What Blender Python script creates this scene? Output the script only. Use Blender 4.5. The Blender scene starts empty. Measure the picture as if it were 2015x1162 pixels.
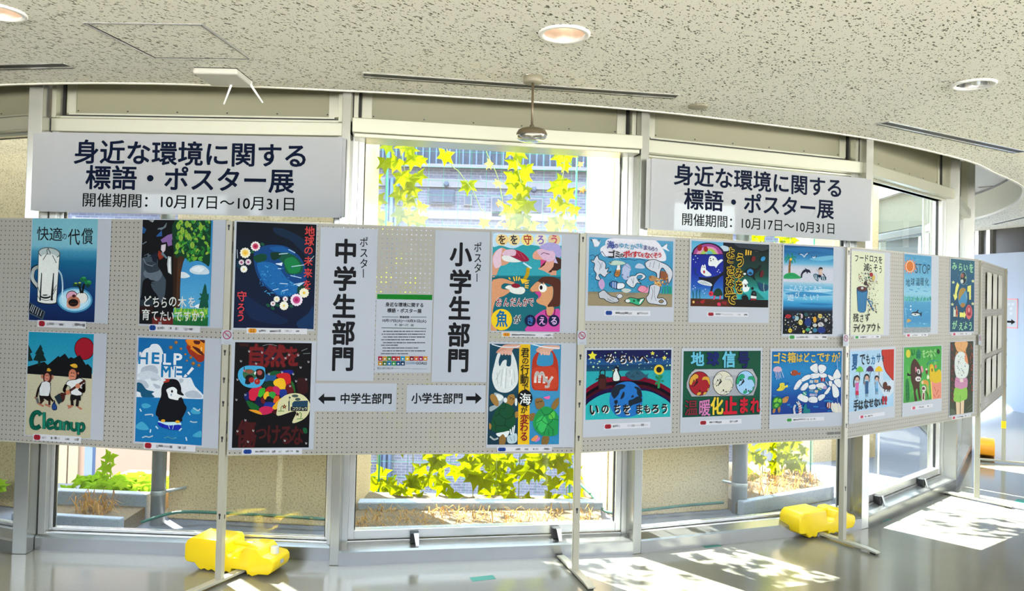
import bpy, bmesh, math, random
from math import sin, cos, pi, radians, atan2, hypot
from mathutils import Vector, Matrix
from mathutils.geometry import tessellate_polygon

SC = bpy.context.scene
COL = SC.collection

# ------------------------------------------------------------------ camera
IMG_W, IMG_H = 2015.0, 1162.0
FPX, PITCH, ROLL, CAM_Z, PP_DY = 1469.78, 0.0208606, 0.0242139, 1.52617, -40.43
_fw = Vector((0, cos(PITCH), sin(PITCH)))
_up0 = Vector((0, -sin(PITCH), cos(PITCH)))
_rt0 = Vector((1, 0, 0))
_rt = _rt0 * cos(ROLL) + _up0 * sin(ROLL)
_up = -_rt0 * sin(ROLL) + _up0 * cos(ROLL)
cam_d = bpy.data.cameras.new('camera')
cam_d.sensor_fit = 'HORIZONTAL'
cam_d.sensor_width = 36.0
cam_d.lens = FPX / IMG_W * 36.0
cam_d.shift_y = PP_DY / IMG_W
cam_d.clip_start = 0.05
cam_d.clip_end = 200
cam = bpy.data.objects.new('camera', cam_d)
COL.objects.link(cam)
_m = Matrix.Identity(4)
for i in range(3):
    _m[i][0], _m[i][1], _m[i][2] = _rt[i], _up[i], -_fw[i]
_m[2][3] = CAM_Z
cam.matrix_world = _m
SC.camera = cam

# ------------------------------------------------------------------ world, sun, exposure
SC.view_settings.view_transform = 'Standard'
SC.view_settings.look = 'None'
SC.view_settings.gamma = 1.0
SC.view_settings.use_curve_mapping = False
SC.view_settings.exposure = 3.08
SC.cycles.use_denoising = True
SC.cycles.max_bounces = 10
SC.cycles.transparent_max_bounces = 16
SC.cycles.sample_clamp_indirect = 6.0
SC.cycles.caustics_reflective = False
SC.cycles.caustics_refractive = False

wd = bpy.data.worlds.new('sky')
SC.world = wd
wd.use_nodes = True
_b = wd.node_tree.nodes['Background']
_wt = wd.node_tree
_tc0 = _wt.nodes.new('ShaderNodeTexCoord'); _sp = _wt.nodes.new('ShaderNodeSeparateXYZ'); _cr = _wt.nodes.new('ShaderNodeValToRGB'); _mr = _wt.nodes.new('ShaderNodeMapRange')
_wt.links.new(_tc0.outputs['Generated'], _sp.inputs[0]); _wt.links.new(_sp.outputs[2], _mr.inputs[0])
_mr.inputs[1].default_value = -1.0; _mr.inputs[2].default_value = 1.0
_wt.links.new(_mr.outputs[0], _cr.inputs[0]); _wt.links.new(_cr.outputs[0], _b.inputs['Color'])
_cr.color_ramp.elements[0].position = 0.0; _cr.color_ramp.elements[0].color = (0.98, 0.95, 0.88, 1)
_cr.color_ramp.elements[1].position = 1.0; _cr.color_ramp.elements[1].color = (0.62, 0.78, 1.0, 1)
for _p, _c in ((0.485, (0.98, 0.95, 0.88, 1)), (0.505, (0.36, 0.40, 0.45, 1)), (0.62, (0.40, 0.46, 0.55, 1)), (0.8, (0.52, 0.66, 0.86, 1))):
    _e = _cr.color_ramp.elements.new(_p); _e.color = _c
_b.inputs['Strength'].default_value = 2.2

SUN_AZ = (0.7071, -0.7071)       # the way the light travels over the floor
SUN_EL = radians(50)
sd = bpy.data.lights.new('sun', 'SUN')
sd.energy = 6.5
sd.angle = radians(0.6)
sd.color = (1.0, 0.975, 0.94)
sun = bpy.data.objects.new('sun', sd)
COL.objects.link(sun)
_d = Vector((SUN_AZ[0] * cos(SUN_EL), SUN_AZ[1] * cos(SUN_EL), -sin(SUN_EL)))
sun.rotation_euler = _d.to_track_quat('-Z', 'Y').to_euler()
sun.location = (-4, 9, 9)

# ------------------------------------------------------------------ calibration helpers (photo pixel -> point on a known surface)
CX, CY = IMG_W / 2, IMG_H / 2 + PP_DY
O = Vector((0, 0, CAM_Z))
def ray(x, y): return _fw + _rt * ((x - CX) / FPX) - _up * ((y - CY) / FPX)
def onz(x, y, z):
    d = ray(x, y); return O + d * ((z - CAM_Z) / d.z)
def aty(x, y, Y):
    d = ray(x, y); return O + d * (Y / d.y)
def onplane(x, y, p, n):
    d = ray(x, y); return O + d * ((Vector(p) - O).dot(n) / d.dot(n))

# ------------------------------------------------------------------ materials
def lin(c):
    if isinstance(c, str):
        c = c.lstrip('#')
        if len(c) == 3: c = c[0] * 2 + c[1] * 2 + c[2] * 2
        v = [int(c[i:i + 2], 16) / 255 for i in (0, 2, 4)]
        return tuple(x / 12.92 if x <= 0.04045 else ((x + 0.055) / 1.055) ** 2.4 for x in v)
    return tuple(c[:3])

class NT:
    def __init__(s, name):
        s.m = bpy.data.materials.new(name); s.m.use_nodes = True
        s.t = s.m.node_tree; s.t.nodes.clear()
        s.out = s.n('ShaderNodeOutputMaterial')
    def n(s, typ, ins=None, **kw):
        nd = s.t.nodes.new(typ)
        for k, v in kw.items(): setattr(nd, k, v)
        for k, v in (ins or {}).items():
            i = nd.inputs[k]
            if hasattr(v, 'is_linked') or isinstance(v, bpy.types.NodeSocket): s.t.links.new(v, i)
            elif hasattr(i.default_value, '__len__') and not hasattr(v, '__len__'): i.default_value = [v] * len(i.default_value)
            elif hasattr(v, '__len__') and len(v) == 3 and len(i.default_value) == 4: i.default_value = (*v, 1)
            else: i.default_value = v
        return nd
    def surf(s, sock): s.t.links.new(sock, s.out.inputs['Surface']); return s.m
    def math(s, op, a, b=0.0, c=None):
        d = {0: a, 1: b}
        if c is not None: d[2] = c
        return s.n('ShaderNodeMath', d, operation=op).outputs[0]
    def mix(s, f, a, b):
        nd = s.n('ShaderNodeMix', data_type='RGBA')
        for k, v in ((0, f), (6, a), (7, b)):
            i = nd.inputs[k]
            if isinstance(v, bpy.types.NodeSocket): s.t.links.new(v, i)
            else: i.default_value = (*v, 1) if hasattr(v, '__len__') and len(v) == 3 else v
        return nd.outputs[2]

def plain(name, col, rough=0.5, metal=0.0, var=0.06, vscale=9.0, bump=0.0, bscale=60.0, spec=0.5, coat=0.0, sub=None):
    """flat paint / metal / plastic with a little grain"""
    t = NT(name); col = lin(col)
    co = t.n('ShaderNodeTexCoord').outputs['Object']
    nz = t.n('ShaderNodeTexNoise', {'Vector': co, 'Scale': vscale, 'Detail': 4.0})
    c = t.mix(nz.outputs[0], tuple(max(0, x * (1 - var)) for x in col), tuple(min(1, x * (1 + var)) for x in col))
    ins = {'Base Color': c, 'Roughness': rough, 'Metallic': metal, 'Specular IOR Level': spec, 'Coat Weight': coat}
    if bump:
        bn = t.n('ShaderNodeTexNoise', {'Vector': co, 'Scale': bscale, 'Detail': 3.0})
        ins['Normal'] = t.n('ShaderNodeBump', {'Strength': bump, 'Distance': 0.01, 'Height': bn.outputs[0]}).outputs[0]
    b = t.n('ShaderNodeBsdfPrincipled', ins)
    if sub: b.inputs['Subsurface Weight'].default_value = sub; b.inputs['Subsurface Radius'].default_value = (.03, .02, .005); b.inputs['Subsurface Scale'].default_value = 1.0
    return t.surf(b.outputs[0])

def mat_glass():
    t = NT('window_glass')
    fr = t.n('ShaderNodeFresnel', {'IOR': 1.62})
    geo = t.n('ShaderNodeNewGeometry')
    fac = t.math('MULTIPLY', fr.outputs[0], t.math('SUBTRACT', 1.0, geo.outputs['Backfacing']))
    tr = t.n('ShaderNodeBsdfTransparent', {'Color': (0.93, 0.97, 0.95)})
    gl = t.n('ShaderNodeBsdfGlossy', {'Color': (1, 1, 1), 'Roughness': 0.0})
    return t.surf(t.n('ShaderNodeMixShader', {0: fac, 1: tr.outputs[0], 2: gl.outputs[0]}).outputs[0])

def mat_leaf(name, c1, c2, trans=0.6):
    t = NT(name)
    co = t.n('ShaderNodeTexCoord').outputs['Object']
    nz = t.n('ShaderNodeTexNoise', {'Vector': co, 'Scale': 7.0, 'Detail': 3.0})
    c = t.mix(nz.outputs[0], lin(c1), lin(c2))
    d = t.n('ShaderNodeBsdfDiffuse', {'Color': c}); tl = t.n('ShaderNodeBsdfTranslucent', {'Color': c})
    return t.surf(t.n('ShaderNodeMixShader', {0: trans, 1: d.outputs[0], 2: tl.outputs[0]}).outputs[0])

def mat_vellum():
    t = NT('frosted_sheet')
    c = (0.66, 0.675, 0.70)
    d = t.n('ShaderNodeBsdfDiffuse', {'Color': c}); tl = t.n('ShaderNodeBsdfTranslucent', {'Color': c})
    tr = t.n('ShaderNodeBsdfTransparent', {'Color': (1, 1, 1)})
    a = t.n('ShaderNodeMixShader', {0: 0.42, 1: d.outputs[0], 2: tl.outputs[0]})
    return t.surf(t.n('ShaderNodeMixShader', {0: 0.16, 1: a.outputs[0], 2: tr.outputs[0]}).outputs[0])

def mat_pegboard():
    t = NT('perforated_board')
    co = t.n('ShaderNodeTexCoord').outputs['Object']
    sp = t.n('ShaderNodeSeparateXYZ', {0: co})
    P = 0.0254
    def cell(s): return t.math('SUBTRACT', t.math('FRACT', t.math('DIVIDE', s, P)), 0.5)
    x, z = cell(sp.outputs[0]), cell(sp.outputs[2])
    r = t.math('SQRT', t.math('ADD', t.math('MULTIPLY', x, x), t.math('MULTIPLY', z, z)))
    hole = t.math('LESS_THAN', r, 0.0031 / P)
    nz = t.n('ShaderNodeTexNoise', {'Vector': co, 'Scale': 5.0, 'Detail': 5.0})
    c = t.mix(nz.outputs[0], (0.30, 0.285, 0.25), (0.345, 0.33, 0.29))
    c = t.mix(t.n('ShaderNodeNewGeometry').outputs['Backfacing'], c, (0.012, 0.010, 0.008))  # inner faces near black: shade inside the holes put into the colour
    b = t.n('ShaderNodeBsdfPrincipled', {'Base Color': c, 'Roughness': 0.55})
    tr = t.n('ShaderNodeBsdfTransparent')
    return t.surf(t.n('ShaderNodeMixShader', {0: hole, 1: b.outputs[0], 2: tr.outputs[0]}).outputs[0])

def mat_ceiling():
    t = NT('fissured_ceiling_board')
    co = t.n('ShaderNodeTexCoord').outputs['Object']
    fac = None
    for ang, sx, sy, seed, thr in ((52, 27, 60, 0, .31), (36, 30, 72, 7.3, .29), (70, 36, 74, 3.1, .28), (45, 75, 130, 11.7, .27)):
        m0 = t.n('ShaderNodeMapping', {'Vector': co, 'Rotation': (0, 0, radians(-ang))})
        mp = t.n('ShaderNodeMapping', {'Vector': m0.outputs[0], 'Location': (seed, seed * 1.7, 0), 'Scale': (sx, sy, 0.001)})
        wn = t.n('ShaderNodeTexNoise', {'Vector': co, 'Scale': 45.0, 'Detail': 2.0})
        ad = t.n('ShaderNodeVectorMath', {0: mp.outputs[0], 1: t.n('ShaderNodeVectorMath', {0: wn.outputs[1], 'Scale': 1.3}, operation='SCALE').outputs[0]}, operation='ADD')
        vo = t.n('ShaderNodeTexVoronoi', {'Vector': ad.outputs[0], 'Scale': 1.0, 'Randomness': 1.0}, voronoi_dimensions='2D', feature='F1')
        sc = t.n('ShaderNodeSeparateColor', {0: vo.outputs['Color']})
        lim = t.math('MULTIPLY', t.math('POWER', sc.outputs[0], 1.3), thr)
        on = t.math('LESS_THAN', vo.outputs['Distance'], lim)
        on = t.math('MULTIPLY', on, t.math('GREATER_THAN', sc.outputs[1], 0.62))
        fac = on if fac is None else t.math('MAXIMUM', fac, on)
    nz = t.n('ShaderNodeTexNoise', {'Vector': co, 'Scale': 160.0, 'Detail': 3.0})
    base = t.mix(nz.outputs[0], (0.84, 0.83, 0.73), (0.93, 0.92, 0.83))
    c = t.mix(fac, base, (0.13, 0.13, 0.085))
    bp = t.n('ShaderNodeBump', {'Strength': 0.25, 'Distance': 0.004, 'Height': t.math('SUBTRACT', 1.0, fac)})
    return t.surf(t.n('ShaderNodeBsdfPrincipled', {'Base Color': c, 'Roughness': 0.9, 'Normal': bp.outputs[0]}).outputs[0])

def mat_floor():
    t = NT('polished_vinyl_floor')
    co = t.n('ShaderNodeTexCoord').outputs['Object']
    n1 = t.n('ShaderNodeTexNoise', {'Vector': co, 'Scale': 1.4, 'Detail': 6.0, 'Roughness': 0.65})
    n2 = t.n('ShaderNodeTexNoise', {'Vector': co, 'Scale': 60.0, 'Detail': 4.0})
    c = t.mix(n1.outputs[0], (0.14, 0.134, 0.105), (0.205, 0.196, 0.158))
    c = t.mix(t.math('MULTIPLY', n2.outputs[0], 0.25), c, (0.27, 0.26, 0.22))
    rg = t.n('ShaderNodeMapRange', {0: n1.outputs[0], 3: 0.07, 4: 0.20})
    bp = t.n('ShaderNodeBump', {'Strength': 0.04, 'Distance': 0.01, 'Height': n1.outputs[0]})
    return t.surf(t.n('ShaderNodeBsdfPrincipled', {'Base Color': c, 'Roughness': rg.outputs[0], 'Specular IOR Level': 0.8, 'Normal': bp.outputs[0]}).outputs[0])

def mat_concrete(name, a, b, dark):
    t = NT(name)
    co = t.n('ShaderNodeTexCoord').outputs['Object']
    n1 = t.n('ShaderNodeTexNoise', {'Vector': co, 'Scale': 1.6, 'Detail': 5.0})
    n2 = t.n('ShaderNodeTexNoise', {'Vector': co, 'Scale': 85.0, 'Detail': 5.0, 'Roughness': 0.75})
    c = t.mix(n1.outputs[0], a, b)
    k = t.n('ShaderNodeMapRange', {0: n2.outputs[0], 1: 0.50, 2: 0.66, 3: 0.0, 4: 0.75})
    c = t.mix(k.outputs[0], c, dark)
    bp = t.n('ShaderNodeBump', {'Strength': 0.5, 'Distance': 0.01, 'Height': n2.outputs[0]})
    return t.surf(t.n('ShaderNodeBsdfPrincipled', {'Base Color': c, 'Roughness': 0.9, 'Normal': bp.outputs[0]}).outputs[0])

def mat_brick():
    t = NT('sky_tinted_brick')  # sky light and haze on the brick put into its base colour
    co = t.n('ShaderNodeTexCoord').outputs['Object']
    sp = t.n('ShaderNodeSeparateXYZ', {0: co})
    v = t.n('ShaderNodeCombineXYZ', {0: sp.outputs[0], 1: sp.outputs[2], 2: 0.0})
    br = t.n('ShaderNodeTexBrick', {'Vector': v.outputs[0], 'Color1': (0.055, 0.058, 0.098), 'Color2': (0.085, 0.088, 0.13), 'Mortar': (0.13, 0.133, 0.17), 'Scale': 1.0, 'Mortar Size': 0.005, 'Brick Width': 0.115, 'Row Height': 0.04})
    return t.surf(t.n('ShaderNodeBsdfPrincipled', {'Base Color': br.outputs[0], 'Roughness': 0.9}).outputs[0])

def mat_paint(name, rough=0.6, strokes=0.10):
    """poster paint: flat colours held per face, with brush grain"""
    t = NT(name)
    at = t.n('ShaderNodeAttribute', attribute_name='Paint')
    co = t.n('ShaderNodeTexCoord').outputs['Object']
    mp = t.n('ShaderNodeMapping', {'Vector': co, 'Scale': (60, 1, 160)})
    nz = t.n('ShaderNodeTexNoise', {'Vector': mp.outputs[0], 'Scale': 1.0, 'Detail': 4.0})
    k = t.n('ShaderNodeMapRange', {0: nz.outputs[0], 1: 0.25, 2: 0.75, 3: 1 - strokes, 4: 1 + strokes})
    c = t.n('ShaderNodeVectorMath', {0: at.outputs[0], 'Scale': k.outputs[0]}, operation='SCALE')
    return t.surf(t.n('ShaderNodeBsdfPrincipled', {'Base Color': c.outputs[0], 'Roughness': rough, 'Specular IOR Level': 0.12}).outputs[0])

def mat_emit(name, col, s):
    t = NT(name)
    return t.surf(t.n('ShaderNodeEmission', {'Color': col, 'Strength': s}).outputs[0])

M = dict(
    glass=mat_glass(), vellum=mat_vellum(), peg=mat_pegboard(), ceil=mat_ceiling(), floor=mat_floor(),
    pier=mat_concrete('pebbled_concrete', (0.60, 0.42, 0.22), (0.74, 0.54, 0.31), (0.16, 0.10, 0.05)),
    kerb=mat_concrete('grey_concrete', (0.36, 0.38, 0.42), (0.365, 0.393, 0.445), (0.26, 0.26, 0.27)),
    ground=mat_concrete('courtyard_paving', (0.14, 0.14, 0.165), (0.20, 0.195, 0.215), (0.10, 0.10, 0.12)),
    low=mat_concrete('dark_yard', (0.05, 0.046, 0.035), (0.08, 0.074, 0.056), (0.03, 0.03, 0.025)),
    soil=mat_concrete('dry_soil', (0.13, 0.085, 0.042), (0.21, 0.145, 0.075), (0.05, 0.03, 0.015)),
    brick=mat_brick(), paint=mat_paint('poster_paint'), print=mat_paint('printed_paper', 0.5, 0.0),
    fin=plain('cream_painted_metal', (0.56, 0.56, 0.46), 0.30, 0.75, 0.03),
    upright=plain('shaded_metal_upright', (0.44, 0.44, 0.40), 0.26, 0.85, 0.03), sill=plain('shaded_metal_sill', (0.36, 0.36, 0.35), 0.24, 0.85, 0.04),  # backlit shade of uprights and sills put into darker metal colours
    alu=plain('satin_aluminium', (0.56, 0.56, 0.54), 0.28, 0.8, 0.04),
    sash=plain('pale_aluminium', (0.64, 0.64, 0.62), 0.26, 0.7, 0.04),
    gasket=plain('black_rubber', (0.012, 0.012, 0.012), 0.6),
    header=plain('olive_beige_panel', (0.26, 0.25, 0.165), 0.5, 0, 0.03),
    white=plain('white_paint', (0.82, 0.82, 0.79), 0.5, 0, 0.02),
    trim=plain('ivory_trim', (0.80, 0.78, 0.68), 0.4, 0, 0.02),
    fascia=plain('pale_fascia', (0.74, 0.74, 0.58), 0.7, 0, 0.04),
    paper=plain('white_paper', (0.365, 0.393, 0.445), 0.55, 0, 0.015),
    card=plain('cream_card', (0.60, 0.59, 0.53), 0.6, 0, 0.02),
    ivory=plain('ivory_enamel', (0.40, 0.38, 0.30), 0.35, 0, 0.05),
    black=plain('black_paint', (0.01, 0.01, 0.01), 0.5),
    navy=plain('navy_ink', (0.001, 0.005, 0.022), 0.7, 0, 0.0, spec=0.1),
    ink=plain('black_ink', (0.002, 0.002, 0.003), 0.7, 0, 0.0, spec=0.1),
    yellow=plain('yellow_plastic', (0.90, 0.64, 0.01), 0.32, 0, 0.03, sub=0.12),
    orange=plain('orange_plastic', (0.90, 0.36, 0.01), 0.32, 0, 0.03, sub=0.12),
    cap=plain('white_plastic', (0.55, 0.54, 0.48), 0.4, 0, 0.02),
    steel=plain('weathered_steel', (0.42, 0.42, 0.40), 0.4, 0.5, 0.12),
    bronze=plain('bronze_enamel', (0.17, 0.135, 0.085), 0.3, 0.4, 0.04),
    canopy=plain('taupe_enamel', (0.27, 0.25, 0.18), 0.4, 0, 0.04),
    chrome=plain('polished_reflector', (0.75, 0.74, 0.70), 0.12, 1.0, 0.02),
    rose=plain('rosy_reflector', (0.82, 0.70, 0.62), 0.25, 0.6, 0.02),
    bulb=mat_emit('lamp_glow', (1.0, 0.82, 0.60), 1.2),
    teal=plain('teal_tape', (0.03, 0.22, 0.17), 0.5),
    green=plain('green_hose', (0.01, 0.10, 0.06), 0.4),
    pole_green=plain('green_stake', (0.02, 0.30, 0.16), 0.4),
    leaf=mat_leaf('yellow_green_leaf', '727c00', '8e9200', 0.62),
    leaf2=mat_leaf('fresh_green_leaf', '5c8010', '7a9418', 0.55),
    ivy=mat_leaf('green_ivy_leaf', '6a9418', 'a0bc30', 0.5),
    dry=mat_leaf('withered_leaf', '9c7a3c', 'c89850', 0.4),
    straw=mat_leaf('dry_grass', '94682c', 'c89c5c', 0.3),
    stem=plain('vine_stem', (0.26, 0.30, 0.08), 0.7),
    pink=plain('pink_render', (0.20, 0.13, 0.105), 0.9),
    siding=plain('cream_siding', (0.20, 0.155, 0.11), 0.8),
    bluepipe=plain('blue_plastic', (0.045, 0.075, 0.15), 0.5),
    red=plain('red_plastic', (0.60, 0.06, 0.10), 0.5),
    slate=plain('blue_grey_metal', (0.03, 0.04, 0.075), 0.5),
    pale=plain('pale_render', (0.12, 0.115, 0.135), 0.8),
    wallblue=plain('cool_white_wall', (0.36, 0.42, 0.54), 0.7, 0, 0.02),
    wallleft=plain('grey_wall', (0.10, 0.12, 0.16), 0.7), backwall=plain('grey_back_wall', (0.22, 0.25, 0.30), 0.7),
    dark=plain('dark_glazing', (0.035, 0.033, 0.025), 0.25),
)

# ------------------------------------------------------------------ mesh builder
class MB:
    def __init__(s): s.v = []; s.f = []; s.sm = []
    def add(s, vs, fs, smooth=False):
        o = len(s.v); s.v += [tuple(v) for v in vs]
        for f in fs: s.f.append([o + i for i in f]); s.sm.append(smooth)
        return s
    def box(s, x0, x1, y0, y1, z0, z1, mt=None):
        vs = [Vector((x, y, z)) for z in (z0, z1) for y in (y0, y1) for x in (x0, x1)]
        if mt: vs = [mt @ v for v in vs]
        return s.add(vs, [(0, 2, 3, 1), (4, 5, 7, 6), (0, 1, 5, 4), (2, 6, 7, 3), (0, 4, 6, 2), (1, 3, 7, 5)])
    def bar(s, a, b, w, h=None, up=(0, 0, 1)):
        a, b = Vector(a), Vector(b); h = h or w
        d = (b - a); L = d.length; d.normalize(); u = Vector(up)
        if abs(d.dot(u)) > 0.95: u = Vector((1, 0, 0))
        x = d.cross(u).normalized(); y = x.cross(d).normalized()
        vs = [p + x * i * w / 2 + y * j * h / 2 for p in (a, b) for i, j in ((-1, -1), (1, -1), (1, 1), (-1, 1))]
        return s.add(vs, [(0, 1, 2, 3), (7, 6, 5, 4), (0, 4, 5, 1), (1, 5, 6, 2), (2, 6, 7, 3), (3, 7, 4, 0)])
    def tube(s, pts, r, n=8, cap=True):
        pts = [Vector(p) for p in pts]; R = r if hasattr(r, '__len__') else [r] * len(pts)
        vs = []; fs = []
        for i, p in enumerate(pts):
            d = (pts[min(i + 1, len(pts) - 1)] - pts[max(i - 1, 0)]).normalized()
            u = Vector((0, 0, 1)) if abs(d.z) < 0.9 else Vector((1, 0, 0))
            x = d.cross(u).normalized(); y = x.cross(d)
            vs += [p + (x * cos(2 * pi * k / n) + y * sin(2 * pi * k / n)) * R[i] for k in range(n)]
        for i in range(len(pts) - 1):
            for k in range(n):
                k2 = (k + 1) % n
                fs.append((i * n + k, i * n + k2, (i + 1) * n + k2, (i + 1) * n + k))
        if cap: fs += [tuple(range(n))[::-1], tuple((len(pts) - 1) * n + k for k in range(n))]
        return s.add(vs, fs, True)
    def lathe(s, prof, n=28, mt=None, smooth=True):
        vs = []; fs = []
        for r, z in prof: vs += [Vector((r * cos(2 * pi * k / n), r * sin(2 * pi * k / n), z)) for k in range(n)]
        if mt: vs = [mt @ v for v in vs]
        for i in range(len(prof) - 1):
            for k in range(n):
                k2 = (k + 1) % n
                fs.append((i * n + k, i * n + k2, (i + 1) * n + k2, (i + 1) * n + k))
        return s.add(vs, fs, smooth)
    def prism(s, prof, a, b, axis='x', ngon=False):
        """closed outline (p,q) pushed along an axis from a to b"""
        n = len(prof)
        def P(p, q, t): return {'x': (t, p, q), 'y': (p, t, q), 'z': (p, q, t)}[axis]
        vs = [P(p, q, a) for p, q in prof] + [P(p, q, b) for p, q in prof]
        fs = [(i, (i + 1) % n, n + (i + 1) % n, n + i) for i in range(n)]
        if ngon: fs += [tuple(range(n)), tuple(range(n, 2 * n))[::-1]]
        else:
            tr = tessellate_polygon([[Vector((p, q, 0)) for p, q in prof]])
            fs += [tuple(t) for t in tr] + [tuple(n + i for i in t[::-1]) for t in tr]
        return s.add(vs, fs)
    def flat(s, loops, z=0.0, flip=False):
        """filled polygon with holes at height z"""
        allp = [p for l in loops for p in l]
        tr = tessellate_polygon([[Vector((p[0], p[1], 0)) for p in l] for l in loops])
        return s.add([(p[0], p[1], z) for p in allp], [tuple(t[::-1]) if flip else tuple(t) for t in tr])
    def build(s, name, mat, parent=None, mw=None, bevel=0, seg=2):
        me = bpy.data.meshes.new(name); me.from_pydata(s.v, [], s.f); me.update()
        for p, k in zip(me.polygons, s.sm): p.use_smooth = k
        bm = bmesh.new(); bm.from_mesh(me); bmesh.ops.recalc_face_normals(bm, faces=bm.faces); bm.to_mesh(me); bm.free()
        me.materials.append(mat)
        o = bpy.data.objects.new(name, me); COL.objects.link(o)
        if parent: o.parent = parent
        if mw: o.matrix_world = mw
        if bevel:
            bv = o.modifiers.new('edge', 'BEVEL'); bv.width = bevel; bv.segments = seg; bv.limit_method = 'ANGLE'; bv.angle_limit = radians(35)
        return o

def tag(o, label=None, cat=None, group=None, kind=None):
    if label: o['label'] = label
    if cat: o['category'] = cat
    if group: o['group'] = group
    if kind: o['kind'] = kind
    return o
def empty(name, mw=None, loc=None, rz=0.0):
    o = bpy.data.objects.new(name, None); COL.objects.link(o); o.empty_display_size = 0.1
    if mw is not None: o.matrix_world = mw
    else: o.location = loc or (0, 0, 0); o.rotation_euler = (0, 0, rz)
    return o
def struct(o, label=None): return tag(o, label=label, kind='structure')
def copy_tree(o, parent=None):
    c = o.copy(); COL.objects.link(c)
    if parent: c.parent = parent
    for ch in list(o.children): copy_tree(ch, c)
    return c
def frame_mw(ax, ay, bx, by, z=0.0):
    """x runs from a to b, y points away from the room, z up"""
    a = atan2(by - ay, bx - ax)
    return Matrix.Translation((ax, ay, z)) @ Matrix.Rotation(a, 4, 'Z')
def crom(pts, n=6, closed=False):
    P = [Vector((*p, 0)) if len(p) == 2 else Vector(p) for p in pts]; out = []; N = len(P)
    for i in range(N if closed else N - 1):
        g = lambda k: P[k % N] if closed else P[max(0, min(N - 1, k))]
        p0, p1, p2, p3 = g(i - 1), g(i), g(i + 1), g(i + 2)
        for k in range(n):
            t = k / n
            out.append(0.5 * (2 * p1 + (p2 - p0) * t + (2 * p0 - 5 * p1 + 4 * p2 - p3) * t * t + (3 * p1 - p0 - 3 * p2 + p3) * t ** 3))
    if not closed: out.append(P[-1])
    return out

# ================================================================== THE SETTING
# corners of the glazed wall (inner faces of the uprights), going from the left round to the right
FIN = [((-5.75, 5.78), (-5.70, 5.74)), ((-4.36, 4.76), (-4.29, 4.735)), ((-2.736, 4.173), (-2.657, 4.174)), ((-0.962, 4.116), (-0.912, 4.118)),
       ((0.746, 4.408), (0.798, 4.426)), ((2.357, 4.986), (2.418, 5.015)), ((3.665, 6.13), (3.708, 6.189)), ((4.665, 7.54), (4.70, 7.60)),
       ((5.27, 9.16), (5.29, 9.22)), ((5.43, 10.85), (5.44, 10.92))]
Z_CEIL = 2.60
ZTOP = 2.95

# ceiling edge over the windows
EDGE = [(-7.0, 6.3), (-5.2, 5.05), (-3.9, 4.42), (-2.897, 4.13), (-1.983, 4.02), (-0.892, 4.075), (-0.046, 4.19), (0.731, 4.345), (1.541, 4.62), (2.427, 5.0),
        (3.429, 5.65), (4.002, 6.188), (4.473, 6.634), (4.819, 7.04), (5.327, 7.859), (5.72, 8.70), (6.0, 9.6), (6.2, 10.8), (6.25, 12.2), (6.1, 13.8)]
edge = [(p.x, p.y) for p in crom(EDGE, 6)]
# recessed downlights (centre, radius): the seen ones, then added unseen fill lamps
DOWN = [(-2.10, 2.99, 0.105), (0.193, 3.088, 0.108), (2.256, 3.666, 0.100), (5.0, 4.2, .105), (6.4, 5.6, .105), (6.1, 7.6, .105)] + [(x, y, .105) for y in (1.0, -.2) for x in (-2.2, .2, 2.6, 5.0)]
holes = [[(x + (r - .022) * cos(2 * pi * k / 32), y + (r - .022) * sin(2 * pi * k / 32)) for k in range(32)] for x, y, r in DOWN]
m = MB().flat([edge + [(13, 13.8), (13, -1.2), (-9, -1.2), (-9, 6.3)]] + holes, Z_CEIL)
o = m.build('ceiling', M['ceil']); struct(o, 'white fissured ceiling with dark flecks and a curved edge')
# fascia along the curved edge and the higher ceiling strip over the glass
m = MB()
n = len(edge)
m.add([(x, y, Z_CEIL) for x, y in edge] + [(x, y, ZTOP - .03) for x, y in edge], [(i, i + 1, n + i + 1, n + i) for i in range(n - 1)])
struct(m.build('trim_1', M['fascia']), 'pale curved upstand of the ceiling edge')
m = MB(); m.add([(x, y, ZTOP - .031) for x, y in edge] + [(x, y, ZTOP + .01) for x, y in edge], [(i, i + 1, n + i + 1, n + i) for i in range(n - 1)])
struct(m.build('trim_20', M['black']), 'black strip painted as the shadow gap over the curved upstand')  # black strip stands in for the shade in the gap
m = MB()
off = []
for i, (x, y) in enumerate(edge):
    a = edge[max(0, i - 1)]; b = edge[min(n - 1, i + 1)]
    t = Vector((b[0] - a[0], b[1] - a[1])).normalized(); off.append((-t.y, t.x))
prof = [(-.004, Z_CEIL - .006), (.014, Z_CEIL - .006), (.014, Z_CEIL + .02), (-.004, Z_CEIL + .02)]
vs = [(x + ox * d, y + oy * d, z) for (x, y), (ox, oy) in zip(edge, off) for d, z in prof]
m.add(vs, [(4 * i + k, 4 * i + (k + 1) % 4, 4 * i + 4 + (k + 1) % 4, 4 * i + 4 + k) for i in range(n - 1) for k in range(4)])
struct(m.build('trim_2', M['trim']), 'thin ivory edging strip along the curved ceiling edge')
wl = [(a[0] + (b[0] - a[0]) / 2, a[1] + (b[1] - a[1]) / 2) for a, b in FIN]
wo = []
for i, (x, y) in enumerate(wl):
    a = wl[max(0, i - 1)]; b = wl[min(len(wl) - 1, i + 1)]
    t = Vector((b[0] - a[0], b[1] - a[1])).normalized(); wo.append((x - t.y * .24, y + t.x * .24))
wo2 = wo + [(5.55, 13.8)]
m = MB().flat([edge + wo2[::-1]], ZTOP)
m2 = [(x, y) for x, y in edge]
struct(m.build('ceiling_recess', M['white']), 'higher white ceiling strip between the ceiling edge and the glass')
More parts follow.
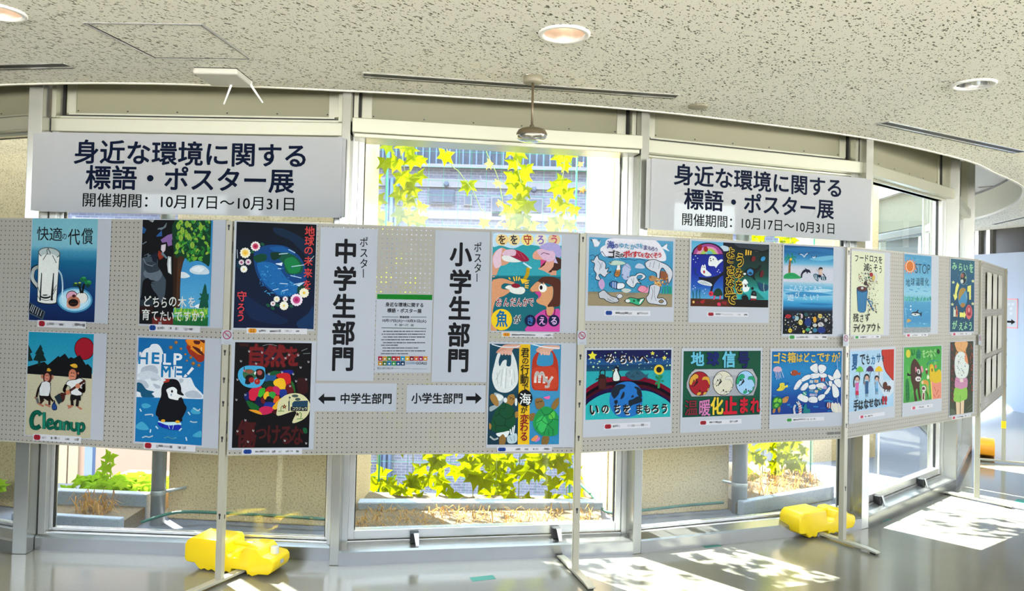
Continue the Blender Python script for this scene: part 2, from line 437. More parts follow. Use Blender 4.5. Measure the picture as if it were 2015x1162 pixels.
# floor follows the foot of the glazed wall, courtyard beyond
m = MB().flat([[(x, y) for x, y in wo] + [(5.55, 16), (14, 16), (14, -2), (-10, -2), (-10, 7)]], 0.0)
struct(m.build('floor', M['floor']), 'polished olive grey vinyl floor')
m = MB()
for x0, x1, y0, y1 in ((-12, .7, 3.9, 5.75), (.7, 2.7, 3.9, 6.75), (2.7, 5.6, 3.9, 14)): m.box(x0, x1, y0, y1, -.25, -.03)
struct(m.build('ground', M['ground']), 'pale paving of the courtyard outside')

m = MB(); m.add([(-30, 4, -3.5), (30, 4, -3.5), (30, 40, -3.5), (-30, 40, -3.5)], [(0, 1, 2, 3)])
struct(m.build('ground_lower', M['low']), 'dark yard below the terrace outside')

# uprights between the windows
for i, (a, b) in enumerate(FIN):
    w = hypot(b[0] - a[0], b[1] - a[1])
    if i in (2, 3): w = w
    g = frame_mw(a[0], a[1], b[0], b[1])
    mb = MB().box(0, w, 0, .21, 0, ZTOP)
    struct(mb.build('trim_%d' % (i + 3), M['upright'], mw=g, bevel=.003), None)

def window(i, a, b, kind):
    ax, ay = a; bx, by = b
    L = hypot(bx - ax, by - ay)
    root = struct(empty('window_%d' % i, frame_mw(ax, ay, bx, by)))
    hung = kind == 'hung'
    y0 = 0.0 if kind != 'deep' else .07
    MB().prism([(y0, 0), (y0, .070), (y0 + .012, .078), (.105, .094), (.105, 0)], 0, L).build('sill', M['sill'], root)
    zb = .155 if hung else .112          # foot of the glass
    fr = MB()
    fr.box(.0, .042, .09, .19, .05, 2.40); fr.box(L - .042, L, .09, .19, .05, 2.40)
    fr.box(.042, L - .042, .095, .19, .05, zb - .055 if hung else zb - .018)
    fr.build('frame', M['alu'], root, bevel=.002)
    s = MB(); w = .034 if hung else .02; x0, x1 = .042, L - .042; yy = .105 if hung else .125
    zs = zb - .05 if hung else zb - .015
    s.box(x0, x0 + w, yy, .165, zs, 2.385); s.box(x1 - w, x1, yy, .165, zs, 2.385)
    s.box(x0 + w, x1 - w, yy, .165, zs, zb); s.box(x0 + w, x1 - w, yy, .165, 2.355, 2.385)
    s.build('sash', M['sash'], root, bevel=.002)
    k = MB()
    for q in (x0 + w, x1 - w - .005): k.box(q, q + .005, .132, .15, zb, 2.355)
    k.build('gasket', M['gasket'], root)
    MB().box(x0 + w, x1 - w, .140, .146, zb, 2.355).build('glass', M['glass'], root)
    t = MB()
    if hung and i == 4: t.box(.01, L - .01, -.055, .19, 2.372, 2.452); t.box(.02, L - .02, -.035, .16, 2.348, 2.372)
    else: t.box(.0, L, .075 if kind == 'deep' else .03, .19, 2.372, 2.450); t.box(.02, L - .02, .09, .16, 2.355, 2.372)
    t.build('transom', M['fin'], root, bevel=.004)
    hp = MB().box(.05, L - .05, .135, .16, 2.475, ZTOP); hp.build('header_panel', M['header'], root)
    hf = MB(); hf.box(.012, .036, .06, .17, 2.45, ZTOP); hf.box(L - .036, L - .012, .06, .17, 2.45, ZTOP)
    hf.box(.036, L - .036, .10, .17, 2.452, 2.466); hf.box(.075, L - .075, .118, .135, 2.478, 2.488)
    hf.box(.055, .11, .128, .136, 2.49, ZTOP); hf.box(L - .11, L - .055, .128, .136, 2.49, ZTOP)
    hf.build('header_frame', M['fin'], root)
    hk = MB(); hk.box(.036, .05, .12, .16, 2.455, ZTOP); hk.box(L - .05, L - .036, .12, .16, 2.455, ZTOP); hk.box(.05, L - .05, .12, .15, 2.466, 2.4765)
    for q in range(6):
        x = .12 + (L - .24) * q / 5
        hk.box(x - .004, x + .004, .1325, .137, 2.502, 2.508)
    hk.build('header_gap', M['gasket'], root)
    return root, L
WIN = {}
kinds = ['plain', 'plain', 'deep', 'hung', 'plain', 'deep', 'plain', 'plain', 'plain']
for i in range(len(FIN) - 1):
    k = kinds[i]
    WIN[i] = window(i + 1, FIN[i][1], FIN[i + 1][0], 'hung' if i in (3, 5) else k)
# window catches on the two top-hung windows
def catch(root, x, z):
    c = MB().box(x - .030, x + .018, .055, .105, z - .016, z + .040)
    base = c.build('latch', M['gasket'], root, bevel=.003)
    h = MB()
    h.add([(x - .012, .05, z + .040), (x + .018, .05, z + .040), (x + .020, .030, z - .032), (x + .002, .030, z - .032),
           (x - .012, .057, z + .040), (x + .018, .057, z + .040), (x + .020, .037, z - .032), (x + .002, .037, z - .032)],
          [(0, 1, 2, 3), (7, 6, 5, 4), (0, 4, 5, 1), (1, 5, 6, 2), (2, 6, 7, 3), (3, 7, 4, 0)])
    h.box(x - .018, x + .040, .026, .038, z - .042, z - .032)
    h.build('latch_lever', M['sash'], base, bevel=.002)
for x in (.42, 1.245): catch(WIN[3][0], x, .105)
for x in (.35, 1.15): catch(WIN[5][0], x, .105)

# far end wall on the right with a dark clerestory over it
e0 = Vector((7.06, 11.03)); e1 = Vector((7.155, 10.407)); ed = (e1 - e0).normalized()
pa, pb = e0 - ed * 4.5, e0 + ed * 5.5
mw = frame_mw(pa.x, pa.y, pb.x, pb.y)
L = (pb - pa).length
nrm = Vector((ed.y, -ed.x, 0)).normalized()
def zon(x, y): return onplane(x, y, (e0.x, e0.y, 0), nrm).z
zt = zon(1965, 498)
struct(MB().box(0, L, 0, .15, 0, zt).build('wall_right', M['wallblue'], mw=mw), 'cool white end wall under a dark clerestory')
struct(MB().box(0, L, -.012, 0, 0, .10).build('baseboard_right', M['wallblue'], mw=mw), 'low skirting of the end wall')
root = struct(empty('window_10', mw))
MB().box(0, L, .05, .10, zt, Z_CEIL + .02).build('glass', M['dark'], root)
f = MB()
for x in (2.95, 4.2, 4.42, 5.3, 6.5, 8): f.box(x, x + .07, .0, .12, zt, Z_CEIL + .01)
f.build('frame', M['alu'], root)
struct(MB().box(-9, 13, -1.35, -1.2, 0, 1.75).build('wall_back_added', M['backwall']), 'plain grey wall added behind the viewer to cut light on the panels')  # unseen, added to block light from behind; low top lets sky in
struct(MB().box(-6.6, -6.45, -1.35, 5.9, 0, Z_CEIL).build('wall_left_added', M['wallleft']), 'plain grey wall added past the picture edge to darken that side')  # unseen, added to keep side light off the leftmost uprights

# ================================================================== DISPLAY BOARDS
ZB, BH, BT = 0.6526, 1.20, 0.022
_l = onz(0, 428, ZB + BH)
_d1 = (Vector((-1.476, 3.829)) - Vector((_l.x, _l.y))).normalized()
_b1 = Vector((-1.476, 3.829)) - _d1 * 1.8
BOARD_XY = {1: ((_b1.x, _b1.y), (-1.476, 3.829)), 2: ((-1.428, 3.819), (0.361, 4.076)), 3: ((0.400, 4.080), (2.082, 4.682)),
            4: ((2.118, 4.690), (3.589, 5.742)), 5: ((3.622, 5.782), (4.696, 7.124))}
BLABEL = {1: 'pegboard panel with the two posters of a white jug and a penguin', 2: 'pegboard panel carrying the two tall vertical section signs',
          3: 'pegboard panel with six sea and globe posters', 4: 'pegboard panel seen at a slant with the stop warming poster',
          5: 'pegboard panel at the far end holding white slogan cards'}
BM = {}
for k, (a, b) in BOARD_XY.items():
    mw = frame_mw(a[0], a[1], b[0], b[1], ZB)
    L = hypot(b[0] - a[0], b[1] - a[1])
    BM[k] = (mw, mw.inverted(), L)
    r = tag(empty('display_board', mw), BLABEL[k], 'display board', 'pegboard panels of the poster display')
    MB().box(.004, L - .004, 0, BT, .004, BH - .004).build('panel', M['peg'], r)
    e = MB()
    e.box(0, L, -.001, BT + .001, 0, .005); e.box(0, L, -.001, BT + .001, BH - .005, BH)
    e.box(0, .005, -.001, BT + .001, .005, BH - .005); e.box(L - .005, L, -.001, BT + .001, .005, BH - .005)
    e.build('edge_frame', M['ivory'], r)
    for z in (.14, 1.06):
        for xa in (-.012, L - .001): MB().box(xa, xa + .013, .006, .014, z - .03, z + .03).build('hook', M['gasket'], r)
    if k in (2, 3):
        for xa, xb in ((L - .115, L - .062), (L - .056, L - .012)): MB().box(xa, xb, -.0022, -.001, .029, .045).build('maker_label', plain('label_grey', (.10, .10, .09), .5), r)

def loc(k, x, y):
    mw, inv, L = BM[k]
    p = onplane(x, y, mw.translation, mw.to_3x3() @ Vector((0, 1, 0)))
    q = inv @ p
    return q.x, q.z

# posts between the panels, each on a flat foot
def post(xy, ang, foot_ang, label, sticker=False, ends=(.24, .24)):
    r = tag(empty('display_post', loc=(xy[0], xy[1], 0)), label, 'post', 'posts of the poster display')
    rot = Matrix.Rotation(ang, 4, 'Z')
    W = .034
    MB().box(-W / 2, W / 2, -W / 2, W / 2, .022, ZB + BH - .004, rot).build('pole', M['ivory'], r, bevel=.002)
    k = MB()
    for z in (1.80, 1.02, .90, .72, .33, 1.16):
        k = MB()
        if 1:
            k.box(-.003, .003, -W / 2 - .0012, -W / 2 + .001, z, z + .016, rot); k.box(-.0055, .0055, -W / 2 - .0012, -W / 2 + .001, z + .016, z + .028, rot)
        k.build('slot', M['black'], r)
        MB().box(W / 2 - .001, W / 2 + .0012, -.003, .003, z, z + .02, rot).build('slot', M['black'], r)
    fr = Matrix.Rotation(foot_ang, 4, 'Z')
    f = MB()
    for s, e in ((-1, ends[0]), (1, ends[1])):
        pts = [(0, .012), (0, .026), (e - .07, .026), (e - .01, .020), (e, .017), (e, .010), (e - .05, .012)]
        n = len(pts)
        vs = [fr @ Vector((s * x, y, z)) for y in (-.021, .021) for x, z in pts]
        f.add(vs, [tuple(range(n)), tuple(range(n, 2 * n))[::-1]] + [(i, (i + 1) % n, n + (i + 1) % n, n + i) for i in range(n)])
    f.build('foot', M['ivory'], r, bevel=.0015)
    for s, e in ((-1, ends[0]), (1, ends[1])):
        MB().box(s * e - s * .045, s * e - s * .012, -.016, .016, 0, .012, fr).build('rubber_pad', M['gasket'], r)
    return r
def mid(a, b): return ((a[0] + b[0]) / 2, (a[1] + b[1]) / 2)
PA = mid(BOARD_XY[1][1], BOARD_XY[2][0]); PA = (PA[0], PA[1] + .012)
PB = mid(BOARD_XY[2][1], BOARD_XY[3][0]); PB = (PB[0], PB[1] + .010)
PC = mid(BOARD_XY[3][1], BOARD_XY[4][0]); PC = (PC[0], PC[1] + .008)
PD = mid(BOARD_XY[4][1], BOARD_XY[5][0]); PD = (PD[0], PD[1] + .0)
PE = (BOARD_XY[5][1][0] + .022, BOARD_XY[5][1][1] + .018)
P0 = (_b1.x - .024, _b1.y)
POSTS = {
    'A': post(PA, radians(-10), radians(64), 'ivory post whose foot carries the yellow water weight between the globe and tree posters', ends=(.34, .22)),
    'B': post(PB, radians(8), radians(-74), 'ivory post between the shopping bag poster and the sea litter poster'),
    'C': post(PC, radians(32), radians(-58), 'ivory post with a yellow water weight beside the bay with the planter'),
    'D': post(PD, radians(48), radians(-52), 'ivory post at the bend before the slogan card panel'),
    'E': post(PE, radians(52), radians(-20), 'ivory post with a yellow tape band beside the orange water weight'),
}
t = MB().box(-.0185, .0185, -.0185, .0185, .33, .40, Matrix.Rotation(radians(52), 4, 'Z'))
t.build('tape_band', M['yellow'], POSTS['E'])

# ================================================================== PAPER ARTWORK
GAIN = 1.0
_tc = {}
def glyphs(s, off):
    key = (s, off)
    if key not in _tc:
        cu = bpy.data.curves.new('glyph', 'FONT'); cu.body = s; cu.size = 1; cu.dimensions = '2D'; cu.fill_mode = 'FRONT'; cu.resolution_u = 3
        ob = bpy.data.objects.new('glyph', cu); me = ob.to_mesh()
        v = [(p.co.x, p.co.y) for p in me.vertices]; f = [tuple(p.vertices) for p in me.polygons]
        ob.to_mesh_clear(); bpy.data.objects.remove(ob); bpy.data.curves.remove(cu)
        if off > .004:
            n = 4 if off < .016 else 8; v0, f0, N = v, f, len(v); v, f = list(v0), list(f0)
            for k in range(n):
                dx, dy = off * cos(2 * pi * (k + .5) / n), off * sin(2 * pi * (k + .5) / n); o = len(v)
                v += [(p[0] + dx, p[1] + dy) for p in v0]; f += [tuple(i + o for i in t) for t in f0]
        _tc[key] = (v, f)
    return _tc[key]

def clip(poly, r):
    x0, y0, x1, y1 = r
    for ax, lim, sg in ((0, x0, 1), (0, x1, -1), (1, y0, 1), (1, y1, -1)):
        out = []
        for i in range(len(poly)):
            a, b = poly[i - 1], poly[i]
            da, db = (a[ax] - lim) * sg, (b[ax] - lim) * sg
            if (da >= 0) != (db >= 0):
                t = da / (da - db); out.append((a[0] + (b[0] - a[0]) * t, a[1] + (b[1] - a[1]) * t))
            if db >= 0: out.append(b)
        poly = out
        if len(poly) < 3: return []
    return poly

class Art:
    """draws flat shapes on a panel; coordinates are those of an enlarged view (x0, y0, scale) of the panel"""
    EPS = 0.00005
    def __init__(s, board, crop, corners, org, gain=GAIN, tol=None):
        s.k = board; s.c = crop; s.org = org; s.gain = gain
        s.V = []; s.F = []; s.C = []; s.layer = 0
        q = [s.pt(*p) for p in corners]
        s.q = q
        s.rect = ((q[0][0] + q[3][0]) / 2, (q[2][1] + q[3][1]) / 2, (q[1][0] + q[2][0]) / 2, (q[0][1] + q[1][1]) / 2)
    def pt(s, x, y):
        u, v = loc(s.k, s.c[0] + x / s.c[2], s.c[1] + y / s.c[2]); return (u - s.org[0], v - s.org[1])
    def col(s, c): return tuple(min(.97, x * s.gain) for x in lin(c))
    def _put(s, loc_pts, col, nocl=False):
        p = loc_pts if nocl else clip(loc_pts, s.rect)
        if len(p) < 3: return
        o = len(s.V); y = -.0012 - s.layer * s.EPS
        for q in p: s.V.append((q[0], y, q[1])); s.C.append(col)
        for t in tessellate_polygon([[Vector((q[0], q[1], 0)) for q in p]]): s.F.append([o + i for i in t])
    def P(s, c, pts):
        pts = list(zip(pts[::2], pts[1::2])); s.layer += 1
        s._put([s.pt(*p) for p in pts], s.col(c))
    def S(s, c, pts, n=5):
        pts = list(zip(pts[::2], pts[1::2])); s.layer += 1
        s._put([s.pt(p.x, p.y) for p in crom(pts, n, True)], s.col(c))
    def E(s, c, cx, cy, rx, ry=None, rot=0, n=28):
        ry = ry or rx; s.layer += 1; a = radians(rot)
        s._put([s.pt(cx + rx * cos(t) * cos(a) - ry * sin(t) * sin(a), cy + rx * cos(t) * sin(a) + ry * sin(t) * cos(a)) for t in (2 * pi * k / n for k in range(n))], s.col(c))
    def L(s, c, w, pts, n=5):
        pts = list(zip(pts[::2], pts[1::2])); s.layer += 1
        q = [(p.x, p.y) for p in crom(pts, n)] if len(pts) > 2 and n > 1 else pts
        col = s.col(c)
        for i in range(len(q) - 1):
            (ax, ay), (bx, by) = q[i], q[i + 1]; d = hypot(bx - ax, by - ay)
            if d < 1e-6: continue
            ux, uy = (bx - ax) / d, (by - ay) / d; e = min(w * .3, d); nx, ny = -uy * w / 2, ux * w / 2
            s._put([s.pt(*p) for p in ((ax - ux * e + nx, ay - uy * e + ny), (bx + ux * e + nx, by + uy * e + ny), (bx + ux * e - nx, by + uy * e - ny), (ax - ux * e - nx, ay - uy * e - ny))], col)
    def LL(s, c, w, lists, n=1):
        for l in lists: s.L(c, w, l, n)
    def R(s, c, x0, y0, x1, y1): s.P(c, (x0, y0, x1, y0, x1, y1, x0, y1))
    def G(s, stops, x0=None, x1=None):
        """painted bands blending down the sheet: (fraction from top, colour)"""
        s.layer += 1
        a, b, c, d = s.rect
        if x0 is not None: a = s.pt(x0, 500)[0]
        if x1 is not None: c = s.pt(x1, 500)[0]
        o = len(s.V); y = -.0012 - s.layer * s.EPS
        for f, cl in stops:
            z = d + (b - d) * f
            s.V += [(a, y, z), (c, y, z)]; s.C += [s.col(cl)] * 2
        for i in range(len(stops) - 1): s.F.append([o + 2 * i, o + 2 * i + 1, o + 2 * i + 3, o + 2 * i + 2])
    def T(s, c, txt, cx, cy, w, h, b=0.012):
        s.layer += 1
        v, f = glyphs(txt, b)
        if not v: return
        cjk = any(ord(ch) > 0x2e80 for ch in txt)
        xs = [p[0] for p in v]; ys = [p[1] for p in v]
        x0, x1 = min(xs), max(xs)
        y0, y1 = (-.12, .88) if cjk else (min(ys), max(ys))
        if cjk: x0, x1 = min(0, x0), max(x1, len(txt) * .98 if all(ord(ch) > 0x2e80 for ch in txt) else x1)
        u, z = s.pt(cx, cy)
        ww = abs(s.pt(cx + w / 2, cy)[0] - s.pt(cx - w / 2, cy)[0]); hh = abs(s.pt(cx, cy - h / 2)[1] - s.pt(cx, cy + h / 2)[1])
        o = len(s.V); y = -.0012 - s.layer * s.EPS; col = s.col(c)
        r = s.rect
        nb = len(glyphs(txt, 0)[0]); y -= s.EPS * .0
        for vi, (px, py) in enumerate(v):
            y = -.0012 - s.layer * s.EPS - (vi // nb) * .000004
            X = u + ((px - x0) / (x1 - x0) - .5) * ww; Z = z + ((py - y0) / (y1 - y0) - .5) * hh
            s.V.append((min(max(X, r[0]), r[2]), y, min(max(Z, r[1]), r[3]))); s.C.append(col)
        for t in f: s.F.append([o + i for i in t])
    def V_(s, c, txt, cx, y0, y1, w, b=0.012, cx2=None):
        n = len(txt); st = (y1 - y0) / n
        for i, ch in enumerate(txt):
            x = cx + ((cx2 - cx) * i / max(1, n - 1) if cx2 is not None else 0)
            if ch == 'ー': s.R(c, x - w * .05, y0 + st * (i + .12), x + w * .05, y0 + st * (i + .88))
            elif ch != ' ': s.T(c, ch, x, y0 + st * (i + .5), w, st * .96, b)
    def H(s, cs, txt, pts, w, h, b=0.012):
        """single characters at given places, each with its own colour"""
        for i, ch in enumerate(txt):
            c = cs if isinstance(cs, str) else cs[i % len(cs)]
            s.T(c, ch, pts[2 * i], pts[2 * i + 1], w, h, b)
    def D(s, cols, n, x0, y0, x1, y1, r0, r1, seed=1, sq=1.0):
        rg = random.Random(seed)
        for i in range(n):
            s.E(rg.choice(cols), rg.uniform(x0, x1), rg.uniform(y0, y1), rg.uniform(r0, r1), rg.uniform(r0, r1) * sq, rg.uniform(0, 180), 7)
            s.layer -= .8
    def star(s, c, cx, cy, r, q=.45, n=5, rot=-90):
        pts = []
        for i in range(2 * n):
            a = radians(rot) + pi * i / n; rr = r if i % 2 == 0 else r * q
            pts += [cx + rr * cos(a), cy + rr * sin(a)]
        s.P(c, pts)
    def flower(s, c, core, cx, cy, r, n=10, c2=None):
        for k in range(n):
            a = 2 * pi * k / n; s.E(c, cx + r * .68 * cos(a), cy + r * .68 * sin(a), r * .36, r * .26, math.degrees(a), 8); s.layer -= .9
        s.layer += 1
        s.E(c, cx, cy, r * .7, n=12)
        if c2: s.E(c2, cx, cy, r * .62, n=12)
        s.E(core, cx, cy, r * .3, n=10)
    def build(s, name, parent, mat='paint'):
        me = bpy.data.meshes.new(name); me.from_pydata(s.V, [], s.F); me.update()
        ca = me.color_attributes.new('Paint', 'FLOAT_COLOR', 'POINT')
        fl = []
        for c in s.C: fl += [c[0], c[1], c[2], 1.0]
        ca.data.foreach_set('color', fl)
        me.materials.append(M[mat])
        o = bpy.data.objects.new(name, me); COL.objects.link(o); o.parent = parent
        return o

TAGC = {'red': '8c1c28', 'blue': '16387c', 'orange': 'c07d1c', 'green': '3c8a44', 'rose': 'b84a60'}
def poster(board, crop, sheet, art, label, draw, cap=None, capc='red', bars=(), name='poster', cat='poster', group='posters pinned on the pegboard panels', back=None, capt=None):
    """sheet / art: corners tl, tr, br, bl in enlarged-view pixels; cap: (x0, yl, x1, yr, h, tag_x0, tag_x1)"""
    sc = lambda p: loc(board, crop[0] + p[0] / crop[2], crop[1] + p[1] / crop[2])
    q = [sc(p) for p in sheet]
    x0, x1 = (q[0][0] + q[3][0]) / 2, (q[1][0] + q[2][0]) / 2; z0, z1 = (q[2][1] + q[3][1]) / 2, (q[0][1] + q[1][1]) / 2
    org = ((x0 + x1) / 2, z0)
    root = tag(empty(name, BM[board][0] @ Matrix.Translation((org[0], -.0015, org[1]))), label, cat, group)
    hw = (x1 - x0) / 2
    MB().box(-hw, hw, -.001, 0, 0, z1 - z0).build('sheet', M['paper'], root)
    if art:
        a = Art(board, crop, art, org); draw(a)
        a.build('artwork', root)
    if cap:
        cx0, yl, cx1, yr, h, t0, t1 = cap
        cs = Art(board, crop, [(cx0, yl - h / 2), (cx1, yr - h / 2), (cx1, yr + h / 2), (cx0, yl + h / 2)], org, 1.5)
        if not art: cs.layer = 40
        cs.layer += 8
        r = cs.rect
        cs._put([(r[0], r[1]), (r[2], r[1]), (r[2], r[3]), (r[0], r[3])], (.52, .53, .56))
        zc = (r[1] + r[3]) / 2; hh = r[3] - r[1]
        def lx(x): return r[0] + (r[2] - r[0]) * (x - cx0) / (cx1 - cx0)
        rg = random.Random(int(cx0 * 7 + yl))
        cs.layer += 2
        for b0, b1 in bars:
            x = b0
            while x < b1:
                e = min(b1, x + rg.uniform(.25, .6) * max(40, (b1 - b0) * .5))
                g = rg.choice((.12, .2, .3, .42)); k = rg.uniform(.14, .22) * hh; o = rg.uniform(-.06, .06) * hh
                cs._put([(lx(x), zc - k + o), (lx(e), zc - k + o), (lx(e), zc + k + o), (lx(x), zc + k + o)], (g, g, g * 1.06))
                x = e
        st = cs.build('caption_strip', root, 'print')
        tg = Art(board, crop, [(t0 - 4, yl - h / 2), (t1 + 4, yl - h / 2), (t1 + 4, yl + h / 2), (t0 - 4, yl + h / 2)], org, 1.5)
        tg.layer = cs.layer + 4
        a0, a1 = lx(t0), lx(t1); k = hh * .40; rr = min(k * .8, (a1 - a0) / 3)
        pts = []
        for (ox, oz, s0) in ((a1 - rr, zc + k - rr, 0), (a0 + rr, zc + k - rr, 90), (a0 + rr, zc - k + rr, 180), (a1 - rr, zc - k + rr, 270)):
            for j in range(4):
                an = radians(s0 + 30 * j); pts.append((ox + rr * cos(an), oz + rr * sin(an)))
        tg._put(pts, tuple(x * 1.15 for x in lin(TAGC[capc])), True)
        tg.layer += 2
        for j in (0, 1):
            xa = a0 + (a1 - a0) * (.24 + .30 * j); xb = xa + (a1 - a0) * .22
            for zz in (-.5, 0, .5): tg._put([(xa, zc + zz * k - k * .13), (xb, zc + zz * k - k * .13), (xb, zc + zz * k + k * .13), (xa, zc + zz * k + k * .13)], tuple(x * .28 for x in lin(TAGC[capc])), True)
        tg.build('award_sticker', root, 'print')
    return root

# ------------------------------------------------------------------ the posters, panel by panel
def art_jug(a):
    a.G([(0, '6ba3b1'), (.2, '74aab8'), (.27, '6da5b8'), (.32, '3a83a0'), (.42, '0f5a80'), (.6, '0a3f6c'), (.8, '06295a'), (1, '051a44')])
    for c, ch, x, y, w, h in (('15161c', '快', 217, 190, 118, 140), ('15161c', '適', 340, 198, 128, 140), ('15161c', 'の', 422, 216, 54, 70), ('0d0e14', '代', 514, 222, 118, 165), ('0d0e14', '償', 640, 215, 112, 165)):
        a.T(c, ch, x, y, w, h, .01)
    a.L('101820', 46, [172, 505, 128, 535, 118, 620, 165, 690]); a.L('c8d0cf', 30, [172, 507, 130, 537, 121, 620, 168, 688])
    a.P('12181c', [176, 355, 384, 370, 352, 842, 162, 835]); a.E('12181c', 257, 838, 97, 26, 4)
    a.P('d3d7d2', [181, 360, 378, 372, 345, 840, 168, 830]); a.E('d3d7d2', 257, 834, 89, 20, 4)
    a.E('4a5558', 280, 376, 105, 56, 6); a.E('a5b2b2', 280, 376, 96, 47, 6); a.S('d0d5d0', [205, 405, 280, 380, 352, 412, 340, 470, 275, 486, 205, 462])
    a.LL('1a1f22', 6, [[262, 385, 258, 345, 272, 330, 276, 350], [262, 385, 274, 386], [276, 350, 290, 366, 288, 390], [222, 440, 255, 385], [312, 398, 348, 470]])
    a.P('15191c', [204, 560, 212, 570, 206, 720, 200, 832, 186, 826]); a.P('15191c', [318, 560, 326, 570, 320, 730, 312, 832, 292, 822])
    a.E('16191b', 246, 790, 48, 20); a.E('d0d4cf', 246, 782, 40, 10); a.E('16191b', 240, 776, 26, 6)
    a.LL('1b1f22', 5, [[170, 690, 190, 750], [168, 780, 190, 812], [350, 680, 318, 740], [346, 715, 316, 770], [190, 812, 250, 828, 320, 815]])
    a.L('a9c8d8', 14, [368, 540, 396, 585, 407, 660, 408, 740, 404, 800])
    a.E('3b82a8', 525, 822, 168, 120); a.E('8fc0d6', 525, 822, 152, 104); a.E('a9cfdd', 525, 822, 128, 86)
    a.L('b7d4e2', 12, [408, 700, 404, 800], 1)
    a.E('2a1c22', 497, 786, 56, 54); a.E('c692a6', 497, 790, 52, 50); a.E('2a1c22', 590, 800, 60, 54); a.E('d3d1cc', 590, 802, 55, 52)
    a.E('a8694f', 512, 842, 64, 58); a.S('c08a72', [452, 850, 512, 838, 572, 850, 566, 895, 512, 905, 456, 893]); a.E('120808', 511, 848, 48, 36); a.L('4a2418', 6, [470, 862, 512, 856, 555, 862]); a.E('3a1218', 516, 784, 17, 15)
    a.LL('08100c', 20, [[584, 752, 572, 700, 556, 680], [598, 752, 606, 700, 616, 672]])
    for c, x, y, rx, ry in (('0e5c38', 606, 625, 32, 26), ('0a3a28', 528, 676, 22, 18), ('126a3c', 652, 656, 34, 24), ('0a3224', 574, 680, 16, 16), ('0b3a2a', 650, 685, 20, 16)): a.E(c, x, y, rx, ry)
    a.E('86a838', 536, 662, 14, 7); a.E('86a838', 572, 658, 14, 7); a.E('2d9050', 612, 610, 18, 8); a.E('2d9050', 660, 646, 18, 8)
    a.P('3b4a56', [88, 838, 246, 932, 222, 1010, 86, 948]); a.P('12161c', [94, 850, 232, 932, 210, 995, 90, 935])
    a.LL('a8b4bc', 5, [[118, 868, 98, 920], [135, 872, 112, 930], [150, 880, 126, 944], [170, 892, 150, 952], [190, 905, 168, 968], [212, 925, 196, 975]])
poster(1, (40, 420, 4.84), [(112, 42), (875, 50), (835, 1055), (78, 1016)], [(118, 46), (746, 54), (705, 1034), (88, 1012)],
       'poster of a white glass jug pouring onto a plate of sweets on blue', art_jug, cap=(168, 1042, 628, 1064, 66, 180, 240), bars=[(255, 430), (500, 620)])

